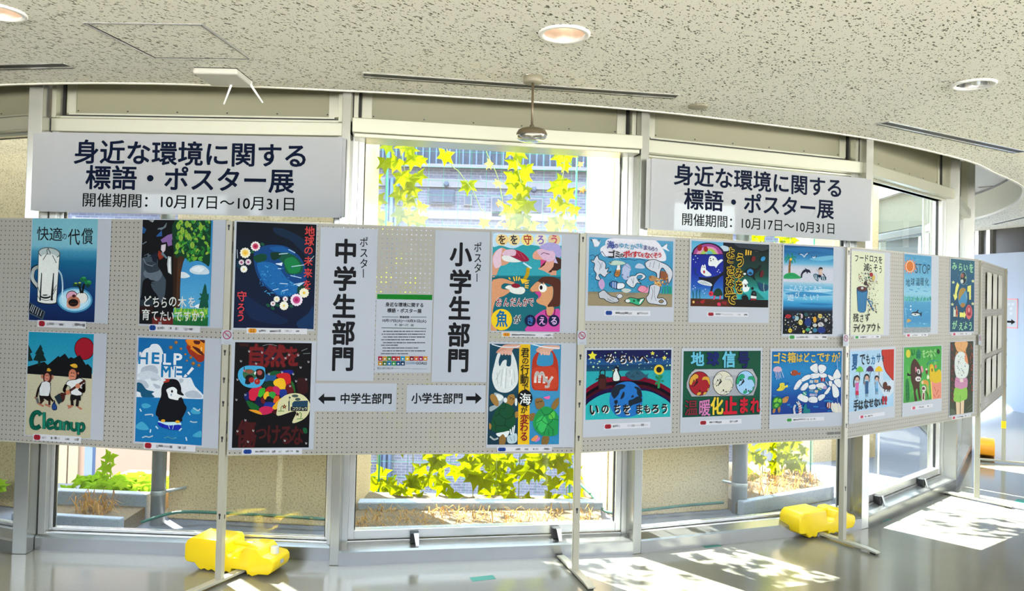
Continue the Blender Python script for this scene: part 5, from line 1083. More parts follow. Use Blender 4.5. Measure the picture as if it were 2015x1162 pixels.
def art_mirai(a):
    a.G([(0, '0a1040'), (.12, '0c1448'), (.13, '143c70'), (.21, '164878'), (.22, '0c3058'), (.3, '0c4058'), (.31, '1c8c94'), (1, '1c9c9c')])
    arc = lambda c, r, w: a.L(c, w, [70, r + 165, 180, r + 88, 330, r + 22, 580, r, 800, r + 18, 960, r + 80, 1110, r + 170], 6)
    arc('8c1030', 432, 74); arc('0e0618', 478, 60); arc('4a0c20', 516, 50); arc('1c0c48', 552, 46); arc('0c0c2c', 575, 18)
    a.S('1f9a9c', [70, 760, 180, 660, 300, 605, 400, 588, 600, 580, 800, 570, 960, 630, 1100, 740, 1100, 930, 70, 930], 4)
    a.S('1a62a8', [358, 700, 378, 590, 440, 500, 540, 462, 640, 468, 720, 530, 756, 620, 750, 740, 710, 840, 600, 885, 470, 880, 390, 810])
    for p in ([380, 600, 410, 530, 470, 492, 550, 500, 530, 540, 490, 560, 470, 610, 430, 655, 410, 660], [655, 525, 700, 525, 740, 570, 750, 640, 720, 650, 690, 600, 690, 560], [590, 690, 640, 670, 690, 640, 740, 650, 750, 700, 700, 720, 640, 740, 600, 760], [415, 695, 450, 680, 460, 710, 430, 730], [620, 640, 640, 620, 655, 640, 630, 655], [520, 590, 540, 585, 535, 640, 500, 670, 490, 660]): a.S('0c1c28', p, 4)
    a.star('c8c430', 155, 150, 58, .5); a.star('c0bc48', 878, 120, 28, .5); a.star('c0bc48', 1020, 175, 30, .5)
    a.D(['b0c890', 'a0c0a0', '88b0b0'], 46, 85, 92, 1095, 300, 4, 9, 5)
    for x, y, r in ((240, 218, 11), (165, 283, 12), (135, 228, 8), (225, 290, 8), (1048, 122, 9), (808, 152, 9), (575, 258, 8), (428, 112, 9), (1085, 262, 10), (855, 222, 7)): a.E('a8d0a0', x, y, r)
    a.S('24100f', [232, 385, 310, 385, 318, 540, 228, 545], 2); a.LL('180c0c', 12, [[250, 390, 245, 345, 268, 318], [300, 390, 304, 340, 290, 318], [232, 420, 195, 435], [312, 410, 345, 405]], 3); a.P('3c1414', [235, 420, 310, 425, 312, 545, 230, 548])
    a.S('080c14', [400, 350, 425, 285, 455, 280, 475, 310, 472, 350, 495, 400, 490, 440, 460, 455, 400, 452, 392, 400]); a.S('c4ccc8', [415, 345, 445, 325, 462, 360, 480, 410, 470, 445, 410, 448, 402, 400]); a.E('c4ccc8', 436, 315, 14, 14); a.P('c8b048', [412, 320, 384, 322, 408, 332]); a.E('080c10', 438, 312, 4)
    a.S('20485c', [545, 380, 580, 340, 650, 320, 730, 330, 790, 375, 830, 360, 815, 395, 832, 435, 780, 410, 720, 440, 640, 442, 580, 415]); a.LL('0c2430', 5, [[612, 400, 640, 380], [640, 380, 655, 405, 625, 400], [680, 345, 700, 365], [700, 345, 680, 368], [712, 350, 716, 372], [550, 385, 575, 400]], 2); a.E('0c1820', 595, 360, 6)
    a.LL('1f7c48', 28, [[960, 370, 948, 530]]); a.S('1c7048', [940, 430, 910, 410, 918, 385, 945, 410], 3); a.S('1c7048', [970, 390, 1000, 380, 985, 420, 965, 420], 3); a.S('1c7048', [945, 480, 905, 495, 915, 460], 3); a.S('1c7048', [970, 450, 1010, 440, 1000, 465], 3)
    a.flower('c8b030', '100c08', 952, 316, 60, 18, 'c8a828'); a.E('120c08', 952, 316, 34, 36)
    for ch, x, y, w, h in (('み', 355, 170, 112, 130), ('ら', 512, 182, 100, 130), ('い', 615, 182, 110, 100), ('へ', 760, 182, 130, 130)): a.T('c8c4c4', ch, x + 11, y + 9, w, h, .035); a.T('14080c', ch, x, y, w, h, .03)
    for ch, x, y, w, h in (('い', 168, 792, 120, 150), ('の', 304, 785, 96, 120), ('ち', 447, 785, 92, 130), ('を', 560, 790, 92, 140), ('ま', 712, 785, 96, 130), ('も', 808, 785, 92, 110), ('ろ', 906, 782, 104, 120), ('う', 1015, 780, 92, 130)): a.T('c4ccc8', ch, x + 10, y + 9, w, h, .03); a.T('140a0c', ch, x, y, w, h, .035)
poster(3, (1140, 675, 6.115), [(62, 56), (1122, 52), (1106, 1082), (40, 1128)], [(82, 82), (1104, 76), (1090, 880), (76, 924)],
       'landscape poster of the earth under a red arc with penguin, fish and sunflower', art_mirai, cap=(296, 1000, 850, 978, 66, 302, 380), bars=[(398, 482), (570, 825)])

def art_signal(a):
    a.G([(0, '0c4430'), (.5, '0d4a34'), (1, '0c4030')])
    a.P('10181a', [236, 322, 972, 318, 1036, 440, 1030, 540, 985, 665, 190, 682, 128, 560, 128, 500, 160, 400]); a.P('8f9298', [240, 328, 968, 324, 1030, 440, 1024, 540, 980, 660, 196, 676, 134, 560, 134, 500, 166, 402]); a.S('a2a5aa', [260, 340, 900, 335, 980, 420, 700, 400, 400, 420, 220, 420], 3)
    for cx, cy, rx, ry, c, lc in ((296, 510, 136, 156, '8c1420', 'c09030'), (594, 504, 132, 158, 'c2beaa', 'c0beb4'), (878, 500, 124, 156, '8cb4d4', '1c8c64')):
        k = rx / 136
        q = lambda p: [v for i in range(0, len(p), 2) for v in (cx + (p[i] - 296) * k, cy + (p[i + 1] - 510) * k)]
        a.E('0a0a0c', cx, cy, rx, ry); a.E(c, cx, cy, rx - 7, ry - 7)
        for p in ([170, 480, 190, 430, 240, 390, 275, 405, 278, 440, 250, 450, 240, 480, 215, 480, 195, 525, 172, 520], [330, 465, 345, 425, 405, 425, 425, 470, 424, 530, 395, 470, 360, 460], [265, 655, 275, 625, 312, 620, 310, 645, 285, 660], [345, 650, 355, 622, 385, 620, 372, 640], [395, 605, 402, 570, 415, 570, 410, 590]): a.L('0a0a0c', 7, q(p) + q(p)[:2], 3); a.S(lc, q(p), 3)
        for x, y, r in ((262, 470, 9), (258, 500, 12), (245, 518, 9), (232, 535, 8), (210, 545, 7), (300, 602, 9), (335, 622, 8), (272, 488, 8), (225, 470, 8)): a.E('0a0a0c', *q([x, y]), r, r * 1.2)
    for ch, x, y, w, h, c in (('地', 268, 198, 170, 190, '5aa8c0'), ('球', 465, 195, 160, 180, '0c1a5c'), ('信', 665, 202, 170, 215, '5aa8c0'), ('号', 852, 205, 150, 220, '0a1650')): a.T('061a18', ch, x, y, w, h, .06); a.T(c, ch, x, y, w, h, .035)
    for ch, x, y, w, h, c, b in (('温', 185, 815, 175, 210, '6c1c28', .008), ('暖', 355, 815, 150, 220, 'b870a0', .016), ('化', 512, 792, 165, 230, 'c8b030', .035), ('止', 682, 790, 175, 240, 'b01428', .05), ('ま', 852, 785, 130, 220, 'a81428', .045), ('れ', 1000, 785, 130, 210, 'a81428', .04)): a.T('08201c', ch, x, y, w, h, b + .03); a.T(c, ch, x, y, w, h, b)
poster(3, (1330, 675, 6.456), [(70, 60), (1096, 58), (1078, 1094), (50, 1132)], [(90, 98), (1072, 94), (1064, 902), (84, 940)],
       'green landscape poster with three globes as red, cream and blue traffic lights', art_signal, cap=(296, 1008, 830, 988, 60, 304, 380), bars=[(420, 575), (678, 780)])

def art_fish(a):
    a.G([(0, '0f5c94'), (.3, '1a74a8'), (.5, '1666a0'), (.75, '0c3c84'), (1, '0a3078')])
    rg = random.Random(2)
    for i in range(60):
        x, y = rg.uniform(120, 990), rg.uniform(240, 860); a.L(rg.choice(('1c78ac', '145c98', '2484b4', '0f4c8c')), rg.uniform(8, 18), [x, y, x + rg.uniform(20, 80), y + rg.uniform(-14, 8)], 1); a.layer -= .9
    W = 'c6cacc'
    bones = [[395, 580, 430, 500, 480, 455, 510, 480, 480, 530, 440, 580], [490, 455, 540, 410, 600, 398, 605, 440, 540, 475, 500, 485], [610, 395, 680, 378, 718, 380, 715, 430, 660, 445, 615, 445], [725, 380, 800, 385, 815, 420, 770, 435, 730, 425], [478, 580, 520, 520, 570, 498, 580, 540, 540, 590, 500, 598],
             [440, 690, 480, 640, 530, 660, 580, 690, 560, 745, 500, 735], [590, 690, 640, 675, 690, 690, 690, 745, 630, 752, 585, 735], [700, 680, 740, 650, 790, 650, 780, 690, 720, 728], [780, 640, 810, 590, 850, 550, 858, 580, 820, 640], [585, 540, 640, 518, 672, 530, 665, 575, 600, 580], [680, 520, 760, 500, 800, 540, 760, 575, 690, 555], [825, 400, 880, 420, 905, 460, 860, 465], [840, 480, 880, 485, 875, 540, 845, 535],
             [598, 310, 640, 270, 690, 258, 698, 330, 690, 378, 640, 360], [706, 330, 712, 280, 760, 270, 804, 300, 790, 350, 740, 385], [890, 420, 920, 350, 950, 328, 990, 400, 975, 440, 920, 455], [900, 480, 950, 448, 990, 470, 985, 555, 940, 540], [880, 520, 920, 530, 960, 590, 965, 660, 930, 688, 890, 660]]
    for p in bones: a.L('0c3c70', 12, p + p[:2], 3); a.S(W, p, 4)
    a.LL('1a60a0', 5, [[430, 575, 445, 555], [450, 582, 462, 560], [480, 590, 490, 570], [455, 640, 475, 655], [590, 735, 605, 715], [705, 720, 715, 700], [610, 440, 630, 430], [608, 415, 630, 408], [735, 370, 745, 355], [675, 370, 680, 355]])
    for c, x0, y0, x1, y1 in (('8c1c28', 735, 435, 790, 485), ('b8a890', 650, 460, 705, 500), ('9cb0bc', 590, 465, 640, 505), ('5c7c98', 585, 585, 645, 612), ('2c6c48', 690, 560, 745, 600), ('b0a890', 655, 590, 700, 625), ('9498b4', 590, 635, 660, 672), ('7c8cac', 660, 630, 690, 670), ('2c8c74', 505, 610, 555, 660), ('a88cac', 765, 540, 810, 580), ('2c4870', 800, 480, 830, 530), ('b08040', 665, 462, 682, 500), ('c4c8cc', 757, 440, 770, 480)): a.P(c, [x0 + 4, y0, x1, y0 + 4, x1 - 4, y1, x0, y1 - 4])
    a.LL('c8cccc', 8, [[515, 620, 545, 650], [700, 568, 740, 585], [800, 485, 825, 525]])
    a.S('b898a8', [128, 345, 145, 305, 185, 292, 225, 305, 240, 345, 200, 360, 155, 358]); a.LL('a8b0d0', 8, [[150, 360, 165, 400, 160, 430], [170, 360, 180, 410, 175, 455], [192, 362, 205, 420, 200, 450], [212, 360, 222, 410, 230, 440], [232, 350, 250, 390, 262, 430]], 3)
    a.S('8c3c20', [355, 375, 385, 340, 430, 345, 450, 375, 475, 365, 472, 400, 440, 395, 410, 410, 370, 405]); a.P('b0b4bc', [345, 370, 362, 350, 362, 385]); a.E('201010', 375, 365, 5)
    a.S('c4b838', [172, 590, 210, 550, 215, 508, 268, 502, 275, 540, 310, 525, 312, 555, 285, 560, 250, 595, 200, 602]); a.E('181408', 188, 575, 5); a.LL('948a20', 4, [[225, 530, 240, 580], [250, 530, 260, 580]])
    a.S('a8783c', [240, 710, 280, 680, 320, 672, 322, 700, 300, 745, 250, 752]); a.E('100c08', 306, 690, 6); a.S('9c7038', [130, 830, 160, 810, 150, 875, 122, 880], 3); a.S('8c643c', [185, 830, 215, 800, 220, 850, 200, 880], 3)
    a.S('1c6430', [118, 760, 130, 700, 180, 675, 235, 695, 248, 740, 225, 790, 170, 825, 120, 820]); a.S('6cac30', [135, 745, 150, 705, 185, 692, 175, 740], 3); a.S('6cac30', [185, 735, 205, 700, 232, 715, 225, 750], 3); a.S('58a034', [140, 795, 165, 760, 200, 770, 175, 810], 3)
    a.L('c8ccd4', 24, [402, 888, 392, 830, 405, 790], 3); a.L('c8ccd4', 36, [470, 886, 468, 800, 440, 745], 3); a.LL('a82838', 9, [[452, 790, 480, 775], [452, 820, 486, 800], [454, 850, 488, 828], [456, 878, 488, 858]]); a.E('101820', 440, 742, 8)
    a.S('0f6c70', [510, 880, 520, 800, 545, 765, 560, 830, 590, 830, 590, 880], 3)
    a.S('c2c0b4', [860, 780, 880, 745, 900, 765, 920, 745, 945, 770, 960, 750, 985, 800, 998, 870, 880, 865], 2); a.S('7c2818', [805, 770, 825, 745, 858, 760, 855, 810, 825, 825, 808, 800], 3); a.LL('c8c8c8', 10, [[820, 755, 815, 805], [842, 752, 840, 815]])
    a.L('a0c0d4', 4, [935, 175, 945, 330], 1); a.LL('8ca4bc', 4, [[860, 760, 900, 860], [940, 690, 960, 860]])
    for ch, x, y, w, h in (('ゴ', 170, 190, 100, 150), ('ミ', 262, 180, 88, 140), ('箱', 362, 178, 110, 140), ('は', 460, 182, 88, 120), ('ど', 545, 178, 84, 130), ('こ', 635, 190, 76, 120), ('で', 728, 172, 100, 130), ('す', 812, 180, 80, 120), ('か', 905, 180, 86, 130), ('？', 978, 170, 60, 140)): a.T('c2a438', ch, x, y, w, h, .022)
poster(3, (1500, 675, 6.453), [(100, 66), (1026, 62), (1008, 1046), (82, 1088)], [(118, 100), (1004, 98), (994, 874), (110, 900)],
       'blue landscape poster of a white fish skeleton stuffed with litter', art_fish, cap=(300, 972, 780, 955, 48, 306, 368), capc='green', bars=[(388, 580), (590, 680)])

def art_food(a):
    a.G([(0, 'c0c4aa'), (.5, 'c2c8ac'), (1, 'bcc0a8')])
    for ch, x, y, w in zip('フードロス', (152, 212, 268, 330, 382), (170, 165, 170, 172, 185), (50, 56, 60, 54, 56)): a.T('1c1e22', ch, x, y, w, 96, .02)
    a.T('1c1e22', 'を', 438, 190, 54, 100, .02)
    for ch, x, y, w in zip('減らそう', (268, 318, 380, 438), (278, 290, 285, 305), (70, 46, 56, 44)): a.T('1c1e22', ch, x, y, w, 104, .018)
    a.L('183a5c', 8, [155, 560, 168, 800, 190, 820, 240, 820, 258, 800, 282, 560, 155, 560], 1)
    a.P('2a6c98', [156, 555, 280, 560, 258, 808, 215, 822, 172, 804]); a.LL('1c5478', 4, [[178, 590, 186, 800], [200, 595, 204, 810], [222, 598, 222, 812], [245, 592, 240, 806], [265, 590, 254, 800]])
    a.E('143048', 216, 540, 66, 34, 4); a.E('4c1c20', 216, 536, 58, 26, 4); a.E('b0b0ac', 218, 530, 16, 14); a.L('1c4c70', 10, [152, 556, 216, 578, 282, 562], 4)
    a.P('2a6c98', [270, 655, 292, 660, 362, 800, 350, 806]); a.L('1c4c70', 6, [275, 655, 350, 805], 1); a.L('2a6c98', 10, [310, 690, 335, 690, 338, 730], 3)
    a.D(['2c3438', '3c2c30', '586048', '203040', '7c5c4c', '4c5864', '8c2c30'], 60, 165, 345, 330, 520, 4, 14, 7, .6); a.D(['343a3c', '50403c', '6c7850', '28303c', '8c6c5c', '3c4c3c', '7c3040'], 90, 285, 440, 405, 820, 4, 12, 9, .5)
    a.S('b8bab0', [345, 360, 385, 345, 405, 390, 380, 450, 350, 445, 335, 410], 3); a.S('bca050', [335, 395, 360, 372, 368, 410, 355, 440, 338, 430], 3); a.E('8c2028', 325, 368, 20, 26); a.S('2c1c1c', [235, 470, 265, 440, 275, 490, 250, 495], 3); a.E('1c4c38', 295, 400, 12, 14)
    for ch, x, y, w in zip('残さず', (140, 208, 278), (885, 890, 880), (66, 54, 66)): a.T('1c2020', ch, x, y, w, 110, .014)
    for ch, x, y, w in zip('テイクアウト', (132, 172, 228, 290, 350, 412), (1008, 1008, 1012, 1008, 1000, 1000), (56, 50, 58, 56, 58, 48)): a.T('1c2020', ch, x, y, w, 116, .02)
poster(4, (1660, 480, 6.118), [(92, 70), (560, 96), (545, 1102), (68, 1106)], [(96, 84), (492, 108), (474, 1088), (76, 1092)],
       'pale green poster of an overflowing blue rubbish bin', art_food, cap=(118, 1120, 440, 1112, 36, 134, 172), capc='green', bars=[(190, 288), (318, 348), (386, 415)])

def art_stop(a):
    a.G([(0, '4a88ac'), (.2, '5894b4'), (.35, '6aa4c0'), (.5, '7fb0c4'), (.58, '68a4b8'), (.61, '4a8cb0'), (.7, '3f84ac'), (.85, '3a7ea8'), (.93, '4c8cac'), (.935, '8c949a'), (1, '8a9094')])
    rg = random.Random(6)
    for i in range(60):
        x, y = rg.uniform(120, 455), rg.uniform(110, 1000); a.L(rg.choice(('5c9cbc', '3c80a8', '7ab0c8', '4a90b4')), rg.uniform(6, 14), [x, y, x + rg.uniform(10, 50), y + rg.uniform(-8, 14)], 1); a.layer -= .9
    a.star('c87038', 192, 252, 104, .55, 15); a.E('e0b898', 192, 250, 52, 74); a.E('b8682c', 192, 250, 44, 66)
    a.T('1f4258', 'STOP', 355, 282, 190, 122, .0)
    for ch, x, y, w in zip('地球温暖化', (165, 226, 292, 346, 406), (456, 446, 446, 444, 446), (56, 52, 56, 48, 50)): a.T('1f4a5c', ch, x, y, w, 108, .01)
    for i in range(50):
        x = rg.uniform(120, 460); h = rg.uniform(10, 60); y = 690 - abs(x - 250) * .05; a.L(rg.choice(('2c8c7c', '4aa08c', '1f7c6c', '5cacA0')), rg.uniform(5, 10), [x, y, x + rg.uniform(-8, 12), y - h], 1); a.layer -= .9
    a.S('142430', [205, 850, 230, 830, 270, 825, 290, 800, 300, 805, 292, 828, 320, 845, 340, 825, 335, 890, 318, 865, 280, 870, 240, 880, 215, 870], 3); a.S('b4bcbc', [208, 856, 240, 845, 300, 850, 315, 862, 280, 878, 235, 878], 3); a.E('141c24', 258, 858, 8, 8)
    a.S('ac8c4c', [150, 945, 165, 915, 190, 925, 208, 940, 185, 952, 160, 965], 3); a.E('b8ccd4', 200, 755, 9); a.E('b8ccd4', 200, 798, 10)
    a.LL('7ab4d0', 6, [[130, 780, 150, 1060]], 1); a.D(['7c8488', '9aa0a2'], 40, 120, 1020, 450, 1090, 4, 10, 4)
poster(4, (1760, 485, 6.46), [(120, 84), (562, 112), (545, 1112), (104, 1116)], [(122, 90), (470, 126), (452, 1090), (114, 1092)],
       'narrow blue poster with an orange sun, seaweed and one fish', art_stop, cap=(140, 1128, 420, 1118, 36, 154, 188), capc='rose', bars=[(215, 298), (332, 355), (372, 395)])

def art_future(a):
    a.G([(0, '2c5868'), (.3, '24506c'), (.6, '1f4560'), (1, '20485c')])
    a.D(['5c8090', '7c9c8c', '385c74'], 40, 130, 130, 430, 1030, 3, 7, 3)
    for ch, x, y, w, h in (('み', 176, 212, 66, 104), ('ら', 252, 226, 58, 108), ('い', 318, 232, 60, 100), ('を', 390, 240, 56, 130)): a.T('86b890', ch, x, y, w, h, .028)
    for ch, x, y, w, h in (('が', 178, 962, 64, 118), ('え', 258, 980, 62, 110), ('よ', 318, 965, 52, 110), ('う', 378, 975, 52, 116)): a.T('86b890', ch, x, y, w, h, .028)
    a.E('6c8c94', 288, 368, 44, 84); a.E('24343c', 288, 368, 38, 77); a.E('8c5a4c', 275, 335, 18, 30); a.E('b8c0b8', 272, 408, 18, 26); a.E('88a468', 318, 360, 10, 16); a.E('141c20', 300, 400, 12, 22)
    a.E('2c5c7c', 278, 612, 62, 130); a.E('3f7ea4', 278, 612, 58, 124); a.S('94783c', [225, 600, 240, 520, 280, 490, 320, 510, 290, 560, 260, 600, 235, 650], 4); a.S('946c34', [250, 710, 275, 680, 310, 695, 300, 730, 270, 738], 4); a.S('6c8c98', [320, 540, 336, 600, 332, 640, 318, 600], 3)
    a.P('c8c86c', [210, 420, 236, 455, 205, 560, 210, 610, 180, 652, 156, 575, 176, 580, 190, 480]); a.P('c8c86c', [340, 470, 385, 456, 382, 640, 362, 642, 360, 540, 338, 540]); a.P('c8c86c', [240, 800, 292, 808, 296, 785, 320, 832, 300, 885, 296, 862, 240, 862])
    a.E('b45c60', 358, 798, 42, 92); a.E('943c4c', 358, 778, 28, 60); a.E('c07c78', 358, 770, 14, 30); a.P('7c2438', [332, 810, 384, 815, 375, 845, 340, 840]); a.P('b8c4b4', [162, 740, 172, 735, 175, 765, 190, 770, 188, 855, 160, 855]); a.P('a86c50', [192, 720, 206, 720, 208, 760, 218, 775, 216, 858, 190, 858]); a.P('8c3c38', [194, 780, 214, 785, 212, 830, 194, 830])
    for x, y in ((158, 420), (408, 405), (146, 700), (406, 692)): a.star('b4bc8c', x, y, 24, .5)
poster(4, (1850, 490, 6.457), [(122, 112), (438, 142), (425, 1060), (108, 1072)], [(132, 120), (436, 148), (420, 1042), (118, 1050)],
       'narrow teal poster with a globe circled by yellow arrows', art_future, cap=(140, 1082, 392, 1068, 34, 158, 188), capc='rose', bars=[(205, 292), (312, 336), (348, 372)])

def art_parasol(a):
    a.G([(0, '94b4cc'), (.4, '9cbcd0'), (1, '90b2cc')])
    a.S('b4c0cc', [440, 330, 560, 300, 560, 560, 710, 560, 705, 720, 600, 800, 480, 600], 4)
    rg = random.Random(5)
    for i in range(24):
        t = radians(100 + i * 3.6); x, y = 720, 130; r0, r1 = 190 * 2.0, rg.uniform(440, 620); a.L('8ca0b4', 4, [x + r0 * cos(t), y + r0 * sin(t), x + r1 * cos(t), y + r1 * sin(t)], 1); a.layer -= .8
    a.S('7c1814', [545, 120, 720, 112, 720, 545, 640, 500, 580, 410, 552, 280], 4); a.S('a82818', [555, 124, 720, 116, 720, 532, 650, 490, 590, 400, 562, 280], 4); a.LL('8c2014', 6, [[600, 140, 610, 380], [640, 130, 650, 460], [680, 130, 685, 490]])
    for ch, x, y, w, h, c in (('夏', 155, 300, 92, 250, '14507c'), ('で', 262, 262, 84, 190, '14242c'), ('も', 342, 262, 66, 160, '14242c'), ('カ', 414, 275, 66, 150, '1c5c88'), ('サ', 492, 245, 66, 150, '14446c'), ('を', 556, 250, 40, 100, '2c3040')): a.T(c, ch, x, y, w, h, .028)
    for x, y, c, c2 in ((224, 415, '64a83c', '3c7c2c'), (370, 410, '3c1c54', '240c38'), (495, 412, 'c8a81c', '9c7c10')):
        pts = [x - 54, y + 32, x - 46, y - 15, x - 10, y - 52, x + 20, y - 48, x + 48, y - 10, x + 54, y + 32, x + 34, y + 18, x + 16, y + 34, x, y + 18, x - 18, y + 34, x - 36, y + 18]
        a.P(c2, [v + (2 if i % 2 else 0) for i, v in enumerate(pts)]); a.P(c, pts)
    a.LL('1c3c44', 6, [[222, 440, 222, 570], [374, 440, 362, 590], [498, 445, 500, 575]])
    def girl(x, y, hair, top, skirt, s=1.0):
        a.E(hair, x, y, 36 * s, 46 * s); a.E('b89484', x, y + 14, 26 * s, 32 * s); a.P(top, [x - 26 * s, y + 60 * s, x + 26 * s, y + 60 * s, x + 20 * s, y + 185 * s, x - 20 * s, y + 185 * s]); a.P(skirt, [x - 22 * s, y + 180 * s, x + 22 * s, y + 180 * s, x + 24 * s, y + 240 * s, x - 22 * s, y + 240 * s]); a.LL('506070', 7, [[x - 10, y + 240 * s, x - 10, y + 285 * s], [x + 10, y + 240 * s, x + 12, y + 285 * s]]); a.LL('a88474', 10, [[x + 24 * s, y + 70 * s, x + 40 * s, y + 20 * s], [x - 24 * s, y + 70 * s, x - 34 * s, y + 110 * s]]); a.L('8c4440', 5, [x - 8, y + 28, x + 8, y + 28], 1)
    girl(184, 535, '1c1814', 'b85c98', 'a8243c'); a.L('1c1814', 14, [150, 510, 138, 580, 140, 660], 3)
    girl(322, 515, '14100c', '1f4c74', '1f4c74'); a.L('38505c', 10, [285, 520, 278, 610], 1); girl(464, 530, '141014', '6c9cc4', '4c84ac', .82)
    a.L('2c3438', 7, [500, 590, 530, 650, 575, 690], 3); a.S('4a2018', [555, 650, 560, 600, 590, 585, 612, 610, 615, 640, 650, 640, 668, 670, 650, 700, 600, 695, 570, 690], 4); a.LL('201410', 10, [[580, 695, 572, 722], [620, 695, 618, 722], [645, 695, 642, 728]])
    for ch, x, y, w, h in (('手', 168, 920, 70, 170), ('は', 236, 915, 70, 150), ('な', 312, 900, 74, 150), ('せ', 384, 885, 68, 140), ('な', 456, 880, 66, 140), ('い', 515, 870, 58, 120)): a.T('101c24', ch, x, y, w, h, .032)
    for x in (556, 594): a.E('98182c', x, 832, 17, 46); a.E('98182c', x - 2, 895, 13, 16)
poster(4, (1660, 670, 7.264), [(84, 100), (738, 96), (722, 1122), (64, 1160)], [(84, 156), (714, 114), (706, 936), (80, 1012)],
       'pale blue poster of three children with parasols under a red sun', art_parasol, cap=(214, 1080, 580, 1050, 50, 232, 274), capc='rose', bars=[(292, 406)])

def art_animals(a):
    a.G([(0, '3a8c3c'), (.4, '3f9440'), (.8, '4a9844'), (1, '3c8438')])
    rg = random.Random(12)
    for i in range(70):
        x, y = rg.uniform(135, 680), rg.uniform(100, 880); a.L(rg.choice(('2c7c38', '58a44c', '34883c', '68ac54')), rg.uniform(8, 18), [x, y, x + rg.uniform(-14, 14), y + rg.uniform(20, 60)], 1); a.layer -= .9
    a.E('b8b030', 198, 190, 34, 60); a.S('1c6c34', [160, 580, 205, 600, 215, 860, 165, 880], 3); a.LL('145028', 6, [[162, 600, 165, 880], [200, 600, 210, 870], [160, 680, 208, 650], [160, 740, 208, 710], [162, 800, 210, 770], [164, 850, 210, 830]])
    a.S('3c2418', [232, 480, 236, 370, 262, 290, 300, 268, 350, 330, 380, 400, 396, 500, 385, 560, 365, 640, 370, 750, 385, 850, 362, 868, 345, 800, 330, 710, 312, 720, 308, 780, 328, 860, 320, 890, 292, 880, 280, 780, 268, 680, 240, 590]); a.S('181010', [180, 490, 192, 470, 215, 495, 235, 490, 232, 515, 190, 518], 3)
    a.S('b86c80', [298, 400, 312, 385, 326, 430, 312, 470], 3); a.S('c07c8c', [380, 390, 400, 370, 420, 440, 400, 470, 388, 440], 3); a.S('181414', [315, 460, 340, 420, 372, 430, 380, 500, 350, 530, 318, 500], 4); a.S('c0c0bc', [330, 420, 365, 425, 372, 480, 350, 490, 332, 470], 3); a.E('181414', 348, 455, 8, 26); a.E('c4bcbc', 342, 562, 42, 38); a.E('141012', 338, 566, 9, 14); a.E('141012', 362, 566, 9, 12)
    a.S('b88838', [390, 620, 400, 590, 440, 575, 490, 600, 495, 680, 480, 660, 450, 640, 420, 640], 4); a.E('c8b890', 405, 615, 16, 26); a.S('8ca050', [455, 640, 500, 690, 500, 800, 480, 760], 3); a.E('c8c0b8', 424, 705, 32, 44); a.E('58303c', 420, 705, 22, 26); a.E('c8c0b8', 420, 735, 14, 14); a.S('c0b8ac', [402, 760, 440, 760, 438, 880, 398, 880], 3); a.P('5c2c1c', [412, 770, 432, 770, 428, 870, 405, 860]); a.L('5c4020', 8, [445, 750, 480, 780, 488, 850], 3)
    a.S('c0a41c', [512, 400, 520, 350, 550, 345, 570, 380, 580, 440, 600, 460, 650, 420, 682, 470, 682, 600, 620, 620, 520, 600, 510, 500], 3); a.P('c09028', [515, 350, 545, 345, 540, 380, 512, 390]); a.E('5c3c14', 546, 430, 9, 28); a.S('5c2c1c', [455, 440, 470, 410, 485, 450, 475, 490, 455, 485], 3); a.E('c8c0b4', 462, 420, 14, 16)
    a.S('c8806c', [530, 600, 600, 625, 680, 615, 682, 850, 550, 868, 545, 720], 3); a.P('d0c060', [520, 600, 535, 610, 556, 866, 540, 870]); a.LL('a8483c', 8, [[580, 680, 600, 740], [640, 720, 610, 790], [570, 790, 590, 830], [650, 800, 630, 840]])
    a.S('c8d0b0', [470, 520, 490, 500, 505, 550, 475, 565], 3); a.E('b86c60', 600, 380, 16, 28)
    for ch, x, y, w, h, c in (('い', 268, 170, 60, 130, '1c6430'), ('命', 348, 200, 74, 170, '1c6c54'), ('を', 425, 190, 56, 130, '8cc47c'), ('つ', 478, 190, 52, 130, '90c480'), ('な', 528, 185, 54, 130, '8cc47c'), ('ぐ', 582, 175, 60, 130, '84bc74')): a.T(c, ch, x, y, w, h, .03)
    a.S('1c2c18', [622, 155, 636, 118, 662, 160, 645, 195, 625, 180], 3); a.L('34887c', 12, [478, 360, 490, 320, 540, 295, 640, 290], 3); a.L('34887c', 8, [560, 270, 575, 330], 1)
poster(4, (1760, 670, 7.5), [(128, 88), (702, 62), (688, 1046), (102, 1118)], [(132, 98), (688, 72), (682, 848), (128, 916)],
       'green landscape poster of a dark brown cow beside yellow animals', art_animals, cap=(240, 992, 560, 955, 50, 258, 298), capc='rose', bars=[(328, 428), (478, 496), (512, 528)])

